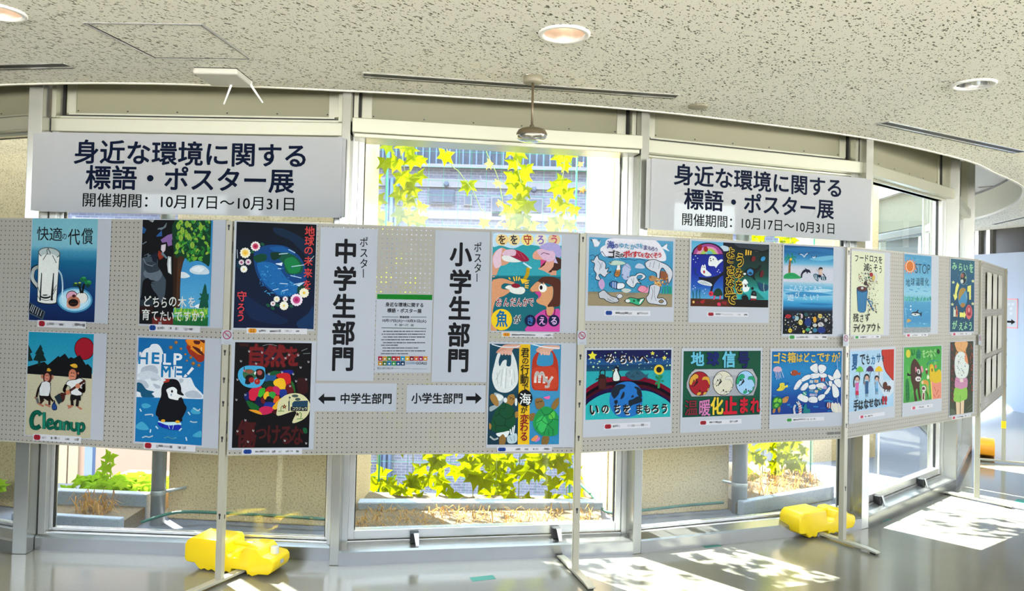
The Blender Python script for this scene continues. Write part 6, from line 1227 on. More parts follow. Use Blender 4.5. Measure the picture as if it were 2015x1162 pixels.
def art_child(a):
    a.G([(0, '3c3c30'), (.4, '34342a'), (1, '3c4434')])
    a.S('50584a', [130, 960, 180, 980, 190, 1040, 120, 1045], 3); a.LL('646c5c', 5, [[340, 960, 400, 900], [350, 1000, 405, 940]])
    a.S('c49464', [190, 112, 335, 108, 338, 170, 320, 200, 318, 250, 260, 260, 215, 230, 192, 180], 4); a.P('9c6434', [215, 225, 200, 300, 188, 270, 195, 240]); a.LL('a87448', 5, [[205, 180, 290, 230], [262, 115, 262, 170], [310, 240, 330, 190]], 2); a.S('b46c3c', [290, 230, 330, 260, 350, 380, 320, 350], 3)
    a.S('9ca4a4', [176, 380, 186, 300, 230, 240, 280, 236, 325, 280, 350, 380, 362, 420, 345, 530, 310, 572, 260, 580, 205, 565, 180, 480], 4); a.S('c0c8c4', [182, 380, 192, 305, 232, 246, 280, 242, 312, 275, 320, 360, 354, 415, 338, 525, 305, 565, 260, 572, 210, 558, 186, 480], 4); a.S('c88460', [310, 270, 335, 300, 350, 385, 330, 380, 305, 340], 3)
    a.D(['6c8c70', '7c94a4', '8c9c88', '3c4c5c', 'a8906c', '5c6c90'], 34, 200, 290, 330, 540, 4, 11, 8, .7)
    a.S('b07c98', [190, 560, 225, 568, 265, 585, 335, 570, 338, 680, 300, 710, 220, 705, 180, 680], 3); a.LL('8c5878', 5, [[195, 600, 260, 620, 330, 600], [262, 585, 265, 625]], 3); a.P('c8b8b4', [240, 580, 285, 580, 290, 622, 245, 622])
    a.S('7cac4c', [185, 690, 260, 712, 330, 690, 336, 820, 300, 850, 245, 880, 180, 870, 160, 830, 165, 760], 3); a.L('5c8838', 6, [248, 870, 248, 790], 1)
    a.P('c8b094', [192, 872, 246, 880, 244, 1030, 200, 1035]); a.P('c8b094', [252, 870, 298, 848, 292, 1022, 250, 1026]); a.L('3c241c', 8, [248, 880, 246, 1028], 1)
    rg = random.Random(31)
    for x, ys, c in ((148, (160, 200, 285, 320, 410, 470, 510, 560, 600, 650, 690, 760, 800, 850), '7c343c'), (388, (150, 190, 260, 300, 360, 410, 450, 520, 570, 610, 680, 710), '8c4434')):
        for y in ys:
            for _ in range(3): X, Y = x + rg.uniform(-18, 18), y + rg.uniform(-16, 16); a.L(c, 7, [X, Y, X + rg.uniform(-4, 22), Y + rg.uniform(-6, 26)], 1); a.layer -= .8
poster(4, (1850, 655, 6.457), [(118, 108), (436, 92), (420, 1020), (102, 1060)], [(122, 116), (418, 98), (408, 1000), (114, 1048)],
       'narrow dark poster of a headless looking child in green shorts holding a litter bag', art_child, cap=(140, 1072, 385, 1044, 36, 154, 184), capc='rose', bars=[(200, 288), (306, 326), (342, 362)])

# ------------------------------------------------------------------ white signs on the middle panel
def sign(board, crop, sheet, label, draw, group='white printed signs on the middle panel', name='sign', cat='sign'):
    return poster(board, crop, sheet, sheet, label, draw, name=name, cat=cat, group=group)
PX = (0, 0, 1.0)
def s_mid(a):
    for ch, y in zip('中学生部門', (494, 548, 602, 654, 705)): a.T('101014', ch, 680 - (y - 494) * .028, y, 46, 50, .034)
    for ch, y in zip('ポスタ', (476, 497, 518)): a.T('101014', ch, 716, y, 17, 21, .012)
    a.R('101014', 714.2, 529, 716, 546)
def s_elem(a):
    for ch, y in zip('小学生部門', (500, 554, 606, 658, 708)): a.T('101014', ch, 907 - (y - 500) * .028, y, 44, 49, .034)
    for ch, y in zip('ポスタ', (486, 507, 527)): a.T('101014', ch, 940, y, 16, 21, .012)
    a.R('101014', 937.5, 538, 939.2, 554)
r = sign(2, PX, [(636, 447), (744, 450), (734.5, 748), (617, 749)], 'tall white vertical sign reading junior high school section', s_mid)
r = sign(2, PX, [(857, 453), (966, 456), (955, 752), (849, 750)], 'tall white vertical sign reading elementary school section', s_elem)
def arrow(a, tip, tail, y, h):
    d = 1 if tip > tail else -1; k = tip - d * h * .55
    a.P('0c0c10', [tail, y - h * .17, k, y - h * .17, k, y - h * .5, tip, y, k, y + h * .5, k, y + h * .17, tail, y + h * .17])
def s_left(a): arrow(a, 626, 660, 784, 22); a.T('101014', '中学生部門', 720, 783.5, 102, 22, .026)
def s_right(a): arrow(a, 948, 917, 783, 23); a.T('101014', '小学生部門', 860, 783, 101, 22, .026)
sign(2, PX, [(620, 752), (781, 755), (779, 809), (618, 808)], 'small white sign with an arrow pointing left', s_left)
sign(2, PX, [(801, 756), (957, 758), (953, 811), (799, 810)], 'small white sign with an arrow pointing right', s_right)
def s_info(a):
    a.P('0c6c1c', [45, 82, 727, 92, 724, 156, 44, 144])
    a.T('141418', '身近な環境に関する', 382, 215, 470, 56, .03); a.T('141418', '標語・ポスター展', 382, 288, 425, 56, .03)
    a.L('3c4c44', 7, [108, 364, 306, 366], 1); a.L('3c4c44', 7, [458, 366, 652, 366], 1); a.T('141418', '開催期間', 382, 367, 118, 30, .028)
    a.T('141418', '10月17日(火)～10月31日(火)', 378, 412, 550, 40, .03); a.T('141418', '9：00～17：00', 380, 464, 232, 36, .022)
    a.L('4c5c50', 9, [102, 499, 648, 508], 1)
    rg = random.Random(4)
    for y, x0, x1 in ((543, 118, 645), (578, 98, 638), (612, 118, 636), (646, 95, 510), (683, 116, 640), (714, 94, 300), (748, 112, 556), (783, 110, 638), (818, 92, 426)):
        x = x0
        while x < x1:
            e = min(x1, x + rg.uniform(20, 70)); a.R(rg.choice(('3c3e44', '4c4e54', '5c5e64')), x, y - 6, e, y + 6); a.layer -= .8; x = e + rg.uniform(2, 8)
    cs = ['8c1c2c', 'a87828', '2c6c30', '8c1c2c', 'a83424', '1c7ca0', 'b88c18', '6c1828', 'b04c24', '8c1c50', 'b07428', '9c7020', '34582c', '145c88', '2c7c3c', '0c3c68', '123050']
    for i, c in enumerate(cs):
        k, r = (i, 0) if i < 11 else (i - 11, 1); x = 57 + k * 55.5; y = 850 + r * 60; a.R(c, x, y, x + 53, y + 54); a.E('c8c8c4', x + 27, y + 32, 12, 10); a.layer -= .9
    a.T('1c6c94', 'SUSTAINABLE', 460, 925, 124, 12, .01); a.T('1c6c94', 'DEVELOPMENT', 460, 942, 124, 12, .01); a.T('2c3c4c', 'GOALS', 592, 935, 132, 34, .02)
    a.E('1c3c5c', 62, 997, 13); a.E('b0b4bc', 62, 997, 7); a.T('1c2430', 'エコポリスセンター', 170, 998, 180, 28, .02); a.R('80848c', 268, 998, 330, 1004); a.R('80848c', 340, 1000, 460, 1006); a.R('80848c', 475, 1002, 660, 1008)
sign(2, (735, 565, 6.28), [(42, 78), (728, 90), (710, 1056), (8, 1048)], 'green topped notice with small print below the two section signs', s_info, group='white printed signs on the middle panel', name='notice', cat='notice')

# ------------------------------------------------------------------ no-photography stickers on the posts
def nophoto(px, py, w, h, P, ang, label):
    c = aty(px, py, P[1]);
    d = Matrix.Translation((P[0], P[1], 0)) @ Matrix.Rotation(ang, 4, 'Z')
    nrm = d.to_3x3() @ Vector((0, -1, 0)); q = onplane(px, py, Vector((P[0], P[1], 0)) + nrm * .0185, nrm)
    lq = d.inverted() @ q
    r = tag(empty('prohibition_sign', d @ Matrix.Translation((lq.x, -.0185, lq.z))), label, 'sign', 'no photography stickers on the posts')
    MB().box(-w / 2, w / 2, -.0012, 0, -h / 2, h / 2).build('card', M['paper'], r)
    ring = MB(); R0, R1 = w * .40, w * .31; zc = h * .16
    vs = []; n = 32
    for R, y in ((R0, -.0022), (R1, -.0022)): vs += [(R * cos(2 * pi * k / n), y, zc + R * sin(2 * pi * k / n)) for k in range(n)]
    ring.add(vs, [(k, (k + 1) % n, n + (k + 1) % n, n + k) for k in range(n)])
    t = w * .04; a = radians(-45)
    ring.add([(x * cos(a) - y * sin(a), -.0022, zc + x * sin(a) + y * cos(a)) for x, y in ((-R1, -t), (R1, -t), (R1, t), (-R1, t))], [(0, 1, 2, 3)])
    ring.build('ban_symbol', plain('dark_red_print', (.28, .015, .05), .5), r)
    c = MB(); c.box(-w * .22, w * .22, -.0018, -.0012, zc - w * .13, zc + w * .13); c.box(-w * .30, w * .30, -.0018, -.0012, -h * .36, -h * .33); c.box(-w * .24, w * .24, -.0018, -.0012, -h * .44, -h * .41)
    c.build('print', plain('grey_print', (.30, .30, .32), .6), r)
nophoto(447, 663, .056, .074, PA, radians(2), 'no photography sticker beside the poster of the penguin chick')
nophoto(1145, 664, .052, .076, PB, radians(14), 'no photography sticker between the sushi and star sky posters')
nophoto(1664, 669, .050, .074, PC, radians(28), 'no photography sticker above the poster of the children with parasols')
nophoto(1928, 668, .050, .080, PD, radians(40), 'no photography sticker before the slogan card panel')

# ------------------------------------------------------------------ slogan cards on the far panel (three rows of three, curling off the panel)
CARD = MB(); nn = 8; w, h = .36, .303
vs = []
for j in range(2):
    for i in range(nn + 1):
        t = i / nn; y = -.003 - .007 * (1 - t) ** 3
        for z in (0, h): vs.append((w * (t - .5), y - j * .0012, z))
N2 = 2 * (nn + 1); fs = []
for j in range(2):
    for i in range(nn): b = j * N2 + 2 * i; fs.append((b, b + 1, b + 3, b + 2))
for i in range(nn): fs += [(2 * i, 2 * i + 2, N2 + 2 * i + 2, N2 + 2 * i), (2 * i + 1, 2 * i + 3, N2 + 2 * i + 3, N2 + 2 * i + 1)]
fs += [(0, 1, N2 + 1, N2), (2 * nn, 2 * nn + 1, N2 + 2 * nn + 1, N2 + 2 * nn)]
CARD.add(vs, fs, True)
rows = ('top', 'middle', 'bottom'); cols_ = ('beside the bend post', 'at mid panel', 'towards the outer post')
first = None
for j in range(3):
    for i in range(3):
        mw = BM[5][0] @ Matrix.Translation((.34 + .18 + .392 * i, -.002, (.815, .455, .108)[j]))
        if first is None:
            root = empty('slogan_card', mw); CARD.build('sheet', M['card'], root)
            b = MB(); b.box(-w * .46, w * .52, -.004, -.0005, h * .93, h * .97); b.build('tape', M['cap'], root)
            first = root
        else:
            root = copy_tree(first); root.matrix_world = mw
        tag(root, '%s row white slogan card %s on the end panel' % (rows[j], cols_[i]), 'card', 'slogan cards on the end panel')

# ------------------------------------------------------------------ banners on the uprights
def banner(P0, P1, z0, z1, crop, lines, label, shift):
    mw = frame_mw(P0[0], P0[1], P1[0], P1[1]); L = hypot(P1[0] - P0[0], P1[1] - P0[1])
    r = tag(empty('banner', mw), label, 'banner', 'frosted exhibition banners over the panels')
    MB().box(0, L, -.001, 0, z0, z1).build('sheet', M['vellum'], r)
    MB().box(shift[0], L + shift[1], .004, .005, z0 + .006, z1 - .004).build('backing_sheet', M['vellum'], r)
    BM['b'] = (mw, mw.inverted(), L)
    tx = MB()
    for txt, cx, cy, w, h, b, key in lines:
        u, z = loc('b', crop[0] + cx / crop[2], crop[1] + cy / crop[2])
        ww = abs(loc('b', crop[0] + (cx + w / 2) / crop[2], crop[1] + cy / crop[2])[0] - loc('b', crop[0] + (cx - w / 2) / crop[2], crop[1] + cy / crop[2])[0])
        hh = abs(loc('b', crop[0] + cx / crop[2], crop[1] + (cy - h / 2) / crop[2])[1] - loc('b', crop[0] + cx / crop[2], crop[1] + (cy + h / 2) / crop[2])[1])
        v, f = glyphs(txt, b); x0 = min(p[0] for p in v); x1 = max(p[0] for p in v)
        nb = len(glyphs(txt, 0)[0])
        tb = MB(); tb.add([(u + ((px - x0) / (x1 - x0) - .5) * ww, -.0016 - (vi // nb) * .00001, z + ((py + .12) - .5) * hh) for vi, (px, py) in enumerate(v)], f)
        tb.build('lettering', M[key], r)
    return r
_bl, _br = aty(80, 340, 4.150), aty(672, 350, 4.095)
banner((_bl.x, 4.150), (_br.x, 4.095), 1.902, 2.345, (0, 0, 2.6414),
       [('身近な環境に関する', 985, 798, 1205, 132, .022, 'navy'), ('標語・ポスター展', 985, 930, 1085, 132, .022, 'navy'), ('開催期間：10月17日～10月31日', 978, 1048, 1100, 78, .010, 'ink')],
       'frosted white exhibition banner over the jug and penguin panels', (-.052, .018))
banner((.805, 4.385), (2.335, 4.938), 1.905, 2.325, (1250, 280, 4.112),
       [('身近な環境に関する', 1020, 316, 1350, 172, .022, 'navy'), ('標語・ポスター展', 1025, 500, 1210, 172, .022, 'navy'), ('開催期間：10月17日～10月31日', 1020, 660, 1228, 104, .010, 'ink')],
       'frosted white exhibition banner over the whale and beach posters', (-.03, .045))

# ================================================================== CEILING FITTINGS
def downlight(i, x, y, r, lit, label):
    t = tag(empty('downlight', loc=(x, y, Z_CEIL)), label, 'ceiling light', 'recessed round downlights')
    MB().lathe([(r, .004), (r, -.006), (r - .006, -.010), (r - .020, -.008), (r - .023, .004), (r - .023, .01)], 36).build('trim_ring', M['white'], t)
    MB().lathe([(r - .023, .002), (r - .030, .05), (r - .048, .10), (.03, .125), (.0005, .128)], 36).build('reflector', M['rose'] if lit else M['chrome'], t)
    b = MB().lathe([(.0005, .045), (.018, .05), (.034, .062), (.030, .088), (.016, .105), (.016, .13)], 18)
    b.build('bulb', M['bulb'] if lit else M['cap'], t)
    if lit:
        ld = bpy.data.lights.new('downlight_lamp', 'SPOT'); ld.energy = 10; ld.spot_size = radians(66); ld.spot_blend = .5; ld.color = (1, .90, .78); ld.shadow_soft_size = .03
        lo = bpy.data.objects.new('lamp', ld); COL.objects.link(lo); lo.parent = t; lo.location = (0, 0, .03)
    return t
DL = ['lit round downlight cut off at the picture edge', 'lit round downlight in front of the hanging dome sensor', 'unlit silver downlight above the curving ceiling edge',
      'added fill downlight overhead, out of view to one side', 'added fill downlight overhead, out of view in the middle', 'added fill downlight overhead, out of view beyond']
for i, (x, y, r) in enumerate(DOWN[:3]): downlight(i, x, y, r, i != 2, DL[i])
for x, y, r in DOWN[3:]:  # unseen lamps added to brighten floor and ceiling
    t = tag(empty('downlight', loc=(x, y, Z_CEIL)), 'added fill downlight overhead outside the picture', 'ceiling light', 'recessed round downlights')
    MB().lathe([(r, .004), (r, -.006), (r - .02, -.008), (r - .023, .01)], 28).build('trim_ring', M['white'], t)
    MB().lathe([(r - .023, .002), (r - .048, .10), (.0005, .128)], 28).build('reflector', M['rose'], t)
    ld = bpy.data.lights.new('downlight_lamp', 'SPOT'); ld.energy = 100; ld.spot_size = radians(66); ld.spot_blend = .5; ld.color = (1, .90, .78); ld.shadow_soft_size = .03
    lo = bpy.data.objects.new('lamp', ld); COL.objects.link(lo); lo.parent = t; lo.location = (0, 0, .03)

def slot(a, b, w, label, z=Z_CEIL):
    L = hypot(b[0] - a[0], b[1] - a[1])
    t = tag(empty('air_slot', frame_mw(a[0], a[1], b[0], b[1], z)), label, 'air vent', 'slim air slots in the ceiling')
    m = MB()
    for y0, y1 in ((.008, .026), (-w / 2 - .012, -w / 2)): m.box(.004, L - .004, y0, y1, -.0042, .003)
    m.box(0, .006, -w / 2, w / 2, -.0042, .003); m.box(L - .006, L, -w / 2, w / 2, -.0042, .003)
    m.build('frame', M['sash'], t)
    MB().box(.005, L - .005, -w / 2, w / 2, -.0040, .002).build('grille', M['black'], t)
def p2(x, y, z=Z_CEIL): q = onz(x, y, z); return (q.x, q.y)
slot(p2(713, 147), p2(1332, 190), .080, 'long slim air slot in the ceiling behind the hanging sensor')
l1 = Vector(p2(139, 128.5)); l0 = Vector(p2(0, 132)); l0 = l1 + (l0 - l1) * 3
slot(l0, l1, .080, 'air slot in the ceiling running off beside the access hatch')
slot(p2(1733, 241), p2(2006, 299), .080, 'air slot following the curve of the ceiling edge')
slot(p2(1955, 441), p2(2030, 424), .05, 'far air slot in the ceiling above the end wall')
slot(p2(1926, 369, ZTOP - .004), p2(1957, 366, ZTOP - .004), .05, 'short air slot in the higher ceiling strip', ZTOP - .002)

# access hatch
q = [p2(165, 44.5), p2(398, 47.5), p2(497, 117), p2(304, 114)]
t = tag(empty('access_hatch', loc=(q[0][0], q[0][1], Z_CEIL)), 'square access hatch framed in thin aluminium in the ceiling', 'hatch')
f = MB(); g = MB()
for i in range(4):
    a, b = Vector((*q[i], 0)), Vector((*q[(i + 1) % 4], 0)); o0 = Vector((*q[0], 0))
    f.bar(a - o0 + Vector((0, 0, -.001)), b - o0 + Vector((0, 0, -.001)), .014, .005)
    c = (Vector((*q[0], 0)) + Vector((*q[2], 0))) / 2 - o0
    ai, bi = (a - o0) + (c - (a - o0)) * .035, (b - o0) + (c - (b - o0)) * .035
    g.bar(ai + Vector((0, 0, -.001)), bi + Vector((0, 0, -.001)), .005, .003)
f.build('frame', M['sash'], t); g.build('gap', M['black'], t)
in_ = MB(); cc = sum((Vector((*p, 0)) for p in q), Vector()) / 4
in_.add([(Vector((*p, 0)) - Vector((*q[0], 0))) + (cc - Vector((*p, 0))) * .06 + Vector((0, 0, -.0015)) for p in q], [(0, 1, 2, 3)]); in_.build('panel', M['ceil'], t)

# wireless access point
a, b = p2(378, 131), p2(467, 133)
mw = frame_mw(a[0], a[1], b[0], b[1], Z_CEIL); L = hypot(b[0] - a[0], b[1] - a[1])
t = tag(empty('wireless_access_point', mw), 'white wireless access point with two thin aerials under the ceiling', 'router')
MB().box(0, L, 0, .235, -.034, -.002).build('body', M['cap'], t, bevel=.012, seg=3)
MB().box(.006, L - .006, .006, .229, -.0025, .0).build('mount', M['black'], t)
inv = mw.inverted()
for (x0, y0), (x1, y1) in (((455, 167), (440.5, 205)), ((493.5, 167), (517, 202))):
    P = inv @ aty(x0, y0, a[1] + .20); Q = inv @ aty(x1, y1, a[1] + .20)
    m = MB().tube([P + Vector((0, 0, .02)), P, Q], [.0065, .0065, .0042], 8); m.build('aerial', M['white'], t)

# hanging dome sensor
c = p2(1049, 151); zc = aty(1045, 265, c[1]).z
t = tag(empty('dome_sensor', loc=(c[0], c[1], Z_CEIL)), 'bronze dome sensor hanging on a thin rod from the ceiling', 'sensor')
MB().lathe([(.0005, -.032), (.046, -.032), (.049, -.028), (.05, .0), (.0005, 0)], 28).build('canopy', M['canopy'], t)
MB().tube([(0, 0, -.03), (0, 0, zc - Z_CEIL + .02)], .0065, 10).build('rod', M['bronze'], t)
MB().tube([(0, 0, zc - Z_CEIL + .028), (0, 0, zc - Z_CEIL + .048)], .011, 12).build('collar', M['bronze'], t)
h = zc - Z_CEIL
MB().lathe([(.0005, h + .032), (.050, h + .030), (.068, h + .022), (.077, h + .006), (.078, h - .006)], 32).build('shell', M['bronze'], t)
MB().lathe([(.078, h - .006), (.074, h - .020), (.058, h - .032), (.03, h - .037), (.0005, h - .038)], 32).build('lens', M['chrome'], t)
c = p2(1374, 208)
t = tag(MB().lathe([(.0005, -.012), (.050, -.012), (.057, -.008), (.058, .0), (.0005, 0)], 28).build('ceiling_disc', M['canopy'], None, Matrix.Translation((c[0], c[1], Z_CEIL))), 'small flat round cover on the ceiling beside the long air slot', 'ceiling cover')

# ================================================================== WATER WEIGHTS
def tank(loc_, rz, notch, mat, label, z=0.0):
    t = tag(empty('water_weight', loc=(loc_[0], loc_[1], z), rz=rz), label, 'water weight', 'plastic water weights on the post feet')
    a, b = notch
    bot = [(0, .055), (.010, .040), (.045, .036), (.060, .038), (.080, .016), (.100, .003)]
    x = .100; up = False
    wave = []
    while x < .43:
        wave.append((x, .003 if not up else .013)); x += .022; up = not up
    wave = [p for p in wave if p[0] < a - .012 or p[0] > b + .012]
    wave += [(a - .008, .006), (a, .030), (b, .030), (b + .008, .006)]
    wave = sorted(p for p in wave if p[0] >= .10)
    prof = bot[:-1] + wave + [(.445, .018), (.50, .020), (.516, .032), (.530, .060), (.528, .088), (.512, .104), (.462, .110), (.448, .130), (.430, .146), (.358, .146), (.338, .126), (.328, .096),
                      (.305, .088), (.268, .088), (.254, .100), (.250, .152), (.236, .168), (.040, .168), (.014, .152), (0, .125)]
    if a < .10: prof = [p for p in prof if not (p[1] < .034 and p[0] < b + .01)] 
    D = .165
    m = MB().prism(prof, 0, D, 'y', True)
    m.sm = [True] * len(m.f); m.build('body', mat, t, bevel=.016, seg=4)
    MB().tube([(.225, D * .55, .134), (.25, D * .55, .136), (.30, D * .55, .134), (.345, D * .55, .132), (.37, D * .55, .13)], [.017, .016, .014, .016, .017], 12).build('handle', mat, t)
    cp = MB().lathe([(.0005, .142), (.017, .142), (.021, .138), (.022, .106), (.022, .100)], 20, Matrix.Translation((.486, D * .52, 0))); cp.build('cap', M['cap'], t)
    MB().box(.528, .5325, D * .42, D * .60, .060, .078).build('spec_label', M['paper'], t)
    return t
tank((-1.715, 4.028), radians(-14), (.285, .372), M['yellow'], 'yellow water weight on the post foot by the jug and flower panels')
tank((1.842, 4.715), radians(28), (.17, .265), M['yellow'], 'yellow water weight under the beach poster, next to the wide upright')
tank((4.70, 7.24), radians(57.5), (.02, .12), M['orange'], 'orange water weight at the far end beyond the bend post')

# teal tape marks on the floor
for i, (px, py, w, h, a, lb) in enumerate(((950, 1137, .13, .055, 20, 'teal tape mark on the floor under the middle panel'), (1400, 1073, .12, .05, 22, 'teal tape mark on the floor by the sill of the concrete pier bay'), (1737, 1022, .11, .06, 35, 'teal tape mark on the floor beside the wide upright'), (2008, 985, .12, .06, 45, 'teal tape mark on the floor near the bend post'))):
    p = onz(px, py, 0)
    o = MB().box(-w / 2, w / 2, -h / 2, h / 2, .0002, .0009).build('floor_tape', M['teal'], None, Matrix.Translation((p.x, p.y, 0)) @ Matrix.Rotation(radians(a), 4, 'Z'))
    tag(o, lb, 'tape', 'teal tape marks on the floor')

# notice on the far end wall
p = onplane(1986, 616, (e0.x, e0.y, 0), nrm)
mwn = frame_mw(pa.x, pa.y, pb.x, pb.y); q = mwn.inverted() @ p
t = tag(empty('notice', mwn @ Matrix.Translation((q.x, -.002, q.z))), 'red bordered notice with an arrow on the far cool white wall', 'notice')
MB().box(-.15, .15, -.001, 0, -.21, .21).build('sheet', M['paper'], t)
m = MB()
for b in ((-.15, .15, .195, .21), (-.15, .15, -.21, -.195), (-.15, -.135, -.21, .21), (.135, .15, -.21, .21)): m.box(b[0], b[1], -.002, -.001, b[2], b[3])
m.build('border', plain('coral_print', (.75, .25, .25), .6), t)
m = MB(); m.add([(x, -.0022, z) for x, z in ((-.11, -.135), (.04, -.135), (.04, -.16), (.115, -.12), (.04, -.08), (.04, -.105), (-.11, -.105))], [tuple(range(7))]); m.build('arrow', M['ink'], t)
m = MB()
for i, z in enumerate((.13, .07, .0)):
    for j in range(3 if i == 0 else 2): m.box(-.10 + j * (.07 if i == 0 else .11), -.05 + j * (.07 if i == 0 else .11), -.0022, -.001, z - .018, z + .018)
m.build('print', plain('pale_print', (.45, .47, .55), .6), t)

# ================================================================== OUTSIDE, BEYOND THE GLASS
GZ = -.03
def block(name, a, b, depth, z0, z1, mat, label, cat, group=None, bevel=.01):
    L = hypot(b[0] - a[0], b[1] - a[1])
    return tag(MB().box(0, L, 0, depth, z0, z1).build(name, mat, None, frame_mw(a[0], a[1], b[0], b[1]), bevel=bevel), label, cat, group)
GP = 'concrete piers outside the windows'
tag(MB().prism([(-4.75, 5.48), (-3.25, 5.08), (-4.40, 6.95), (-5.2, 6.6)], GZ, 4.6, 'z').build('concrete_pier', M['pier'], None, bevel=.01), 'tan pier outside, past the wide upright at the picture edge', 'pier', GP)  # hidden back stretched to keep sun off the floor inside
block('concrete_pier', (-2.232, 4.953), (-1.035, 4.865), .6, GZ, 4.6, M['pier'], 'pebbled brown pier outside behind the jug and penguin panel', 'pier', GP)
block('concrete_pier', (.735, 5.21), (1.62, 5.48), .6, GZ, 4.6, M['pier'], 'tan pier outside behind the sea litter poster', 'pier', GP)
block('concrete_pier', (2.88, 7.10), (3.64, 7.42), .5, -3.5, 4.6, M['pier'], 'pale pier outside seen through the slanting narrow window', 'pier', GP)
def pipe(x, y, r, label, brx):
    t = tag(empty('drain_pipe', loc=(x, y, GZ)), label, 'pipe', 'steel drain pipes on the piers')
    MB().tube([(0, 0, 0), (0, 0, 4.6)], r, 20).build('tube', M['steel'], t)
    MB().tube([(0, .0, .20), (brx, .09, .215)], .010, 8).build('bracket', M['steel'], t)
    MB().lathe([(r + .002, .19), (r + .004, .195), (r + .004, .215), (r + .002, .22)], 20).build('clamp', M['steel'], t)
pipe(-2.243, 4.84, .044, 'grey drain pipe beside the pebbled brown pier', .14)
pipe(1.675, 5.41, .054, 'grey drain pipe beside the tan pier and the planter', -.16)
def hose(pts, label):
    tag(MB().tube(crom(pts, 6), .010, 8).build('garden_hose', M['green'], None), label, 'hose', 'green hoses at the foot of the piers')
hose([(-2.30, 4.74, .01), (-2.1, 4.80, .06), (-1.8, 4.84, .05), (-1.4, 4.80, .05), (-1.1, 4.79, .04), (-.97, 4.83, .02)], 'green hose at the foot of the pebbled brown pier')
hose([(.52, 5.75, .10), (.62, 5.35, .07), (.70, 5.12, .03), (.95, 5.20, .03), (1.25, 5.30, .04), (1.55, 5.37, .05)], 'green hose round the foot of the tan pier')

# planters
def planter(name, kerbs, soil, label):
    t = tag(empty(name, loc=(soil[0][0], soil[0][1], GZ)), label, 'planter', 'planters along the windows'); o = Vector((soil[0][0], soil[0][1], GZ))
    for a, b, w, z in kerbs:
        m = MB().bar(Vector((a[0], a[1], (z + GZ) / 2)) - o, Vector((b[0], b[1], (z + GZ) / 2)) - o, w, z - GZ); m.build('kerb', M['kerb'], t, bevel=.008)
    z = soil[0][2]
    m = MB(); n = len(soil)
    m.add([Vector((x, y, zz)) - o for x, y, zz in soil] + [Vector((x, y, GZ)) - o for x, y, zz in soil], [tuple(range(n))] + [(i, (i + 1) % n, n + (i + 1) % n, n + i) for i in range(n)])
    m.build('soil', M['soil'], t)
planter('planter', [((-3.05, 4.66), (-2.34, 4.585), .05, .085), ((-3.02, 4.95), (-2.33, 4.90), .07, .15)], [(-3.05, 4.68, .06), (-2.34, 4.60, .06), (-2.33, 5.7, .10), (-2.86, 5.7, .10), (-3.04, 5.0, .06)], 'low grey planter with ivy outside, beside the drain pipe of the brown pier')
planter('planter', [((-1.0, 5.08), (.66, 5.22), .10, .085)], [(-1.0, 4.62, .02), (.62, 4.78, .02), (.66, 5.42, .05), (-1.0, 5.42, .05)], 'planter strip of dry grass outside the middle window')
planter('planter', [((1.66, 5.33), (2.52, 5.84), .06, .075)], [(1.64, 5.36, .05), (2.52, 5.86, .05), (2.5, 6.6, .09), (1.45, 6.4, .09)], 'pale planter with straw outside the bay of the tan pier')

# dry grass
def grass(n, area, label, seed, hmax=.07):
    rg = random.Random(seed); m = MB()
    for i in range(n):
        s, t = rg.random(), rg.random(); (ax, ay, az), (bx, by, bz), dep = area
        x = ax + (bx - ax) * s; y = ay + (by - ay) * s + dep * t; z = az + (bz - az) * s
        h = rg.uniform(.008, hmax); an = rg.uniform(0, 2 * pi); ln = rg.uniform(.04, .17); w = rg.uniform(.0015, .0035)
        dx, dy = cos(an) * ln, sin(an) * ln
        p = [(x, y, z), (x + dx * .4, y + dy * .4, z + h), (x + dx, y + dy, z + h * rg.uniform(-.1, .9))]
        nx, ny = -sin(an) * w, cos(an) * w
        m.add([(p[0][0] - nx, p[0][1] - ny, p[0][2]), (p[0][0] + nx, p[0][1] + ny, p[0][2]), (p[1][0] + nx, p[1][1] + ny, p[1][2]), (p[1][0] - nx, p[1][1] - ny, p[1][2]), (p[2][0], p[2][1], p[2][2] + .002)], [(0, 1, 2, 3), (3, 2, 4)])
    tag(m.build('dry_grass', M['straw'], None), label, 'grass', kind='stuff')
grass(560, ((-.95, 4.66, .02), (.60, 4.80, .02), .40), 'golden dry grass in the strip outside the middle window', 1)
grass(110, ((-2.72, 4.70, .06), (-2.50, 4.66, .06), .16), 'straw coloured dead stalks in front of the ivy', 2, .13)
grass(420, ((1.70, 5.42, .05), (2.48, 5.88, .05), .5), 'pale straw in the planter outside the bay of the tan pier', 3, .10)

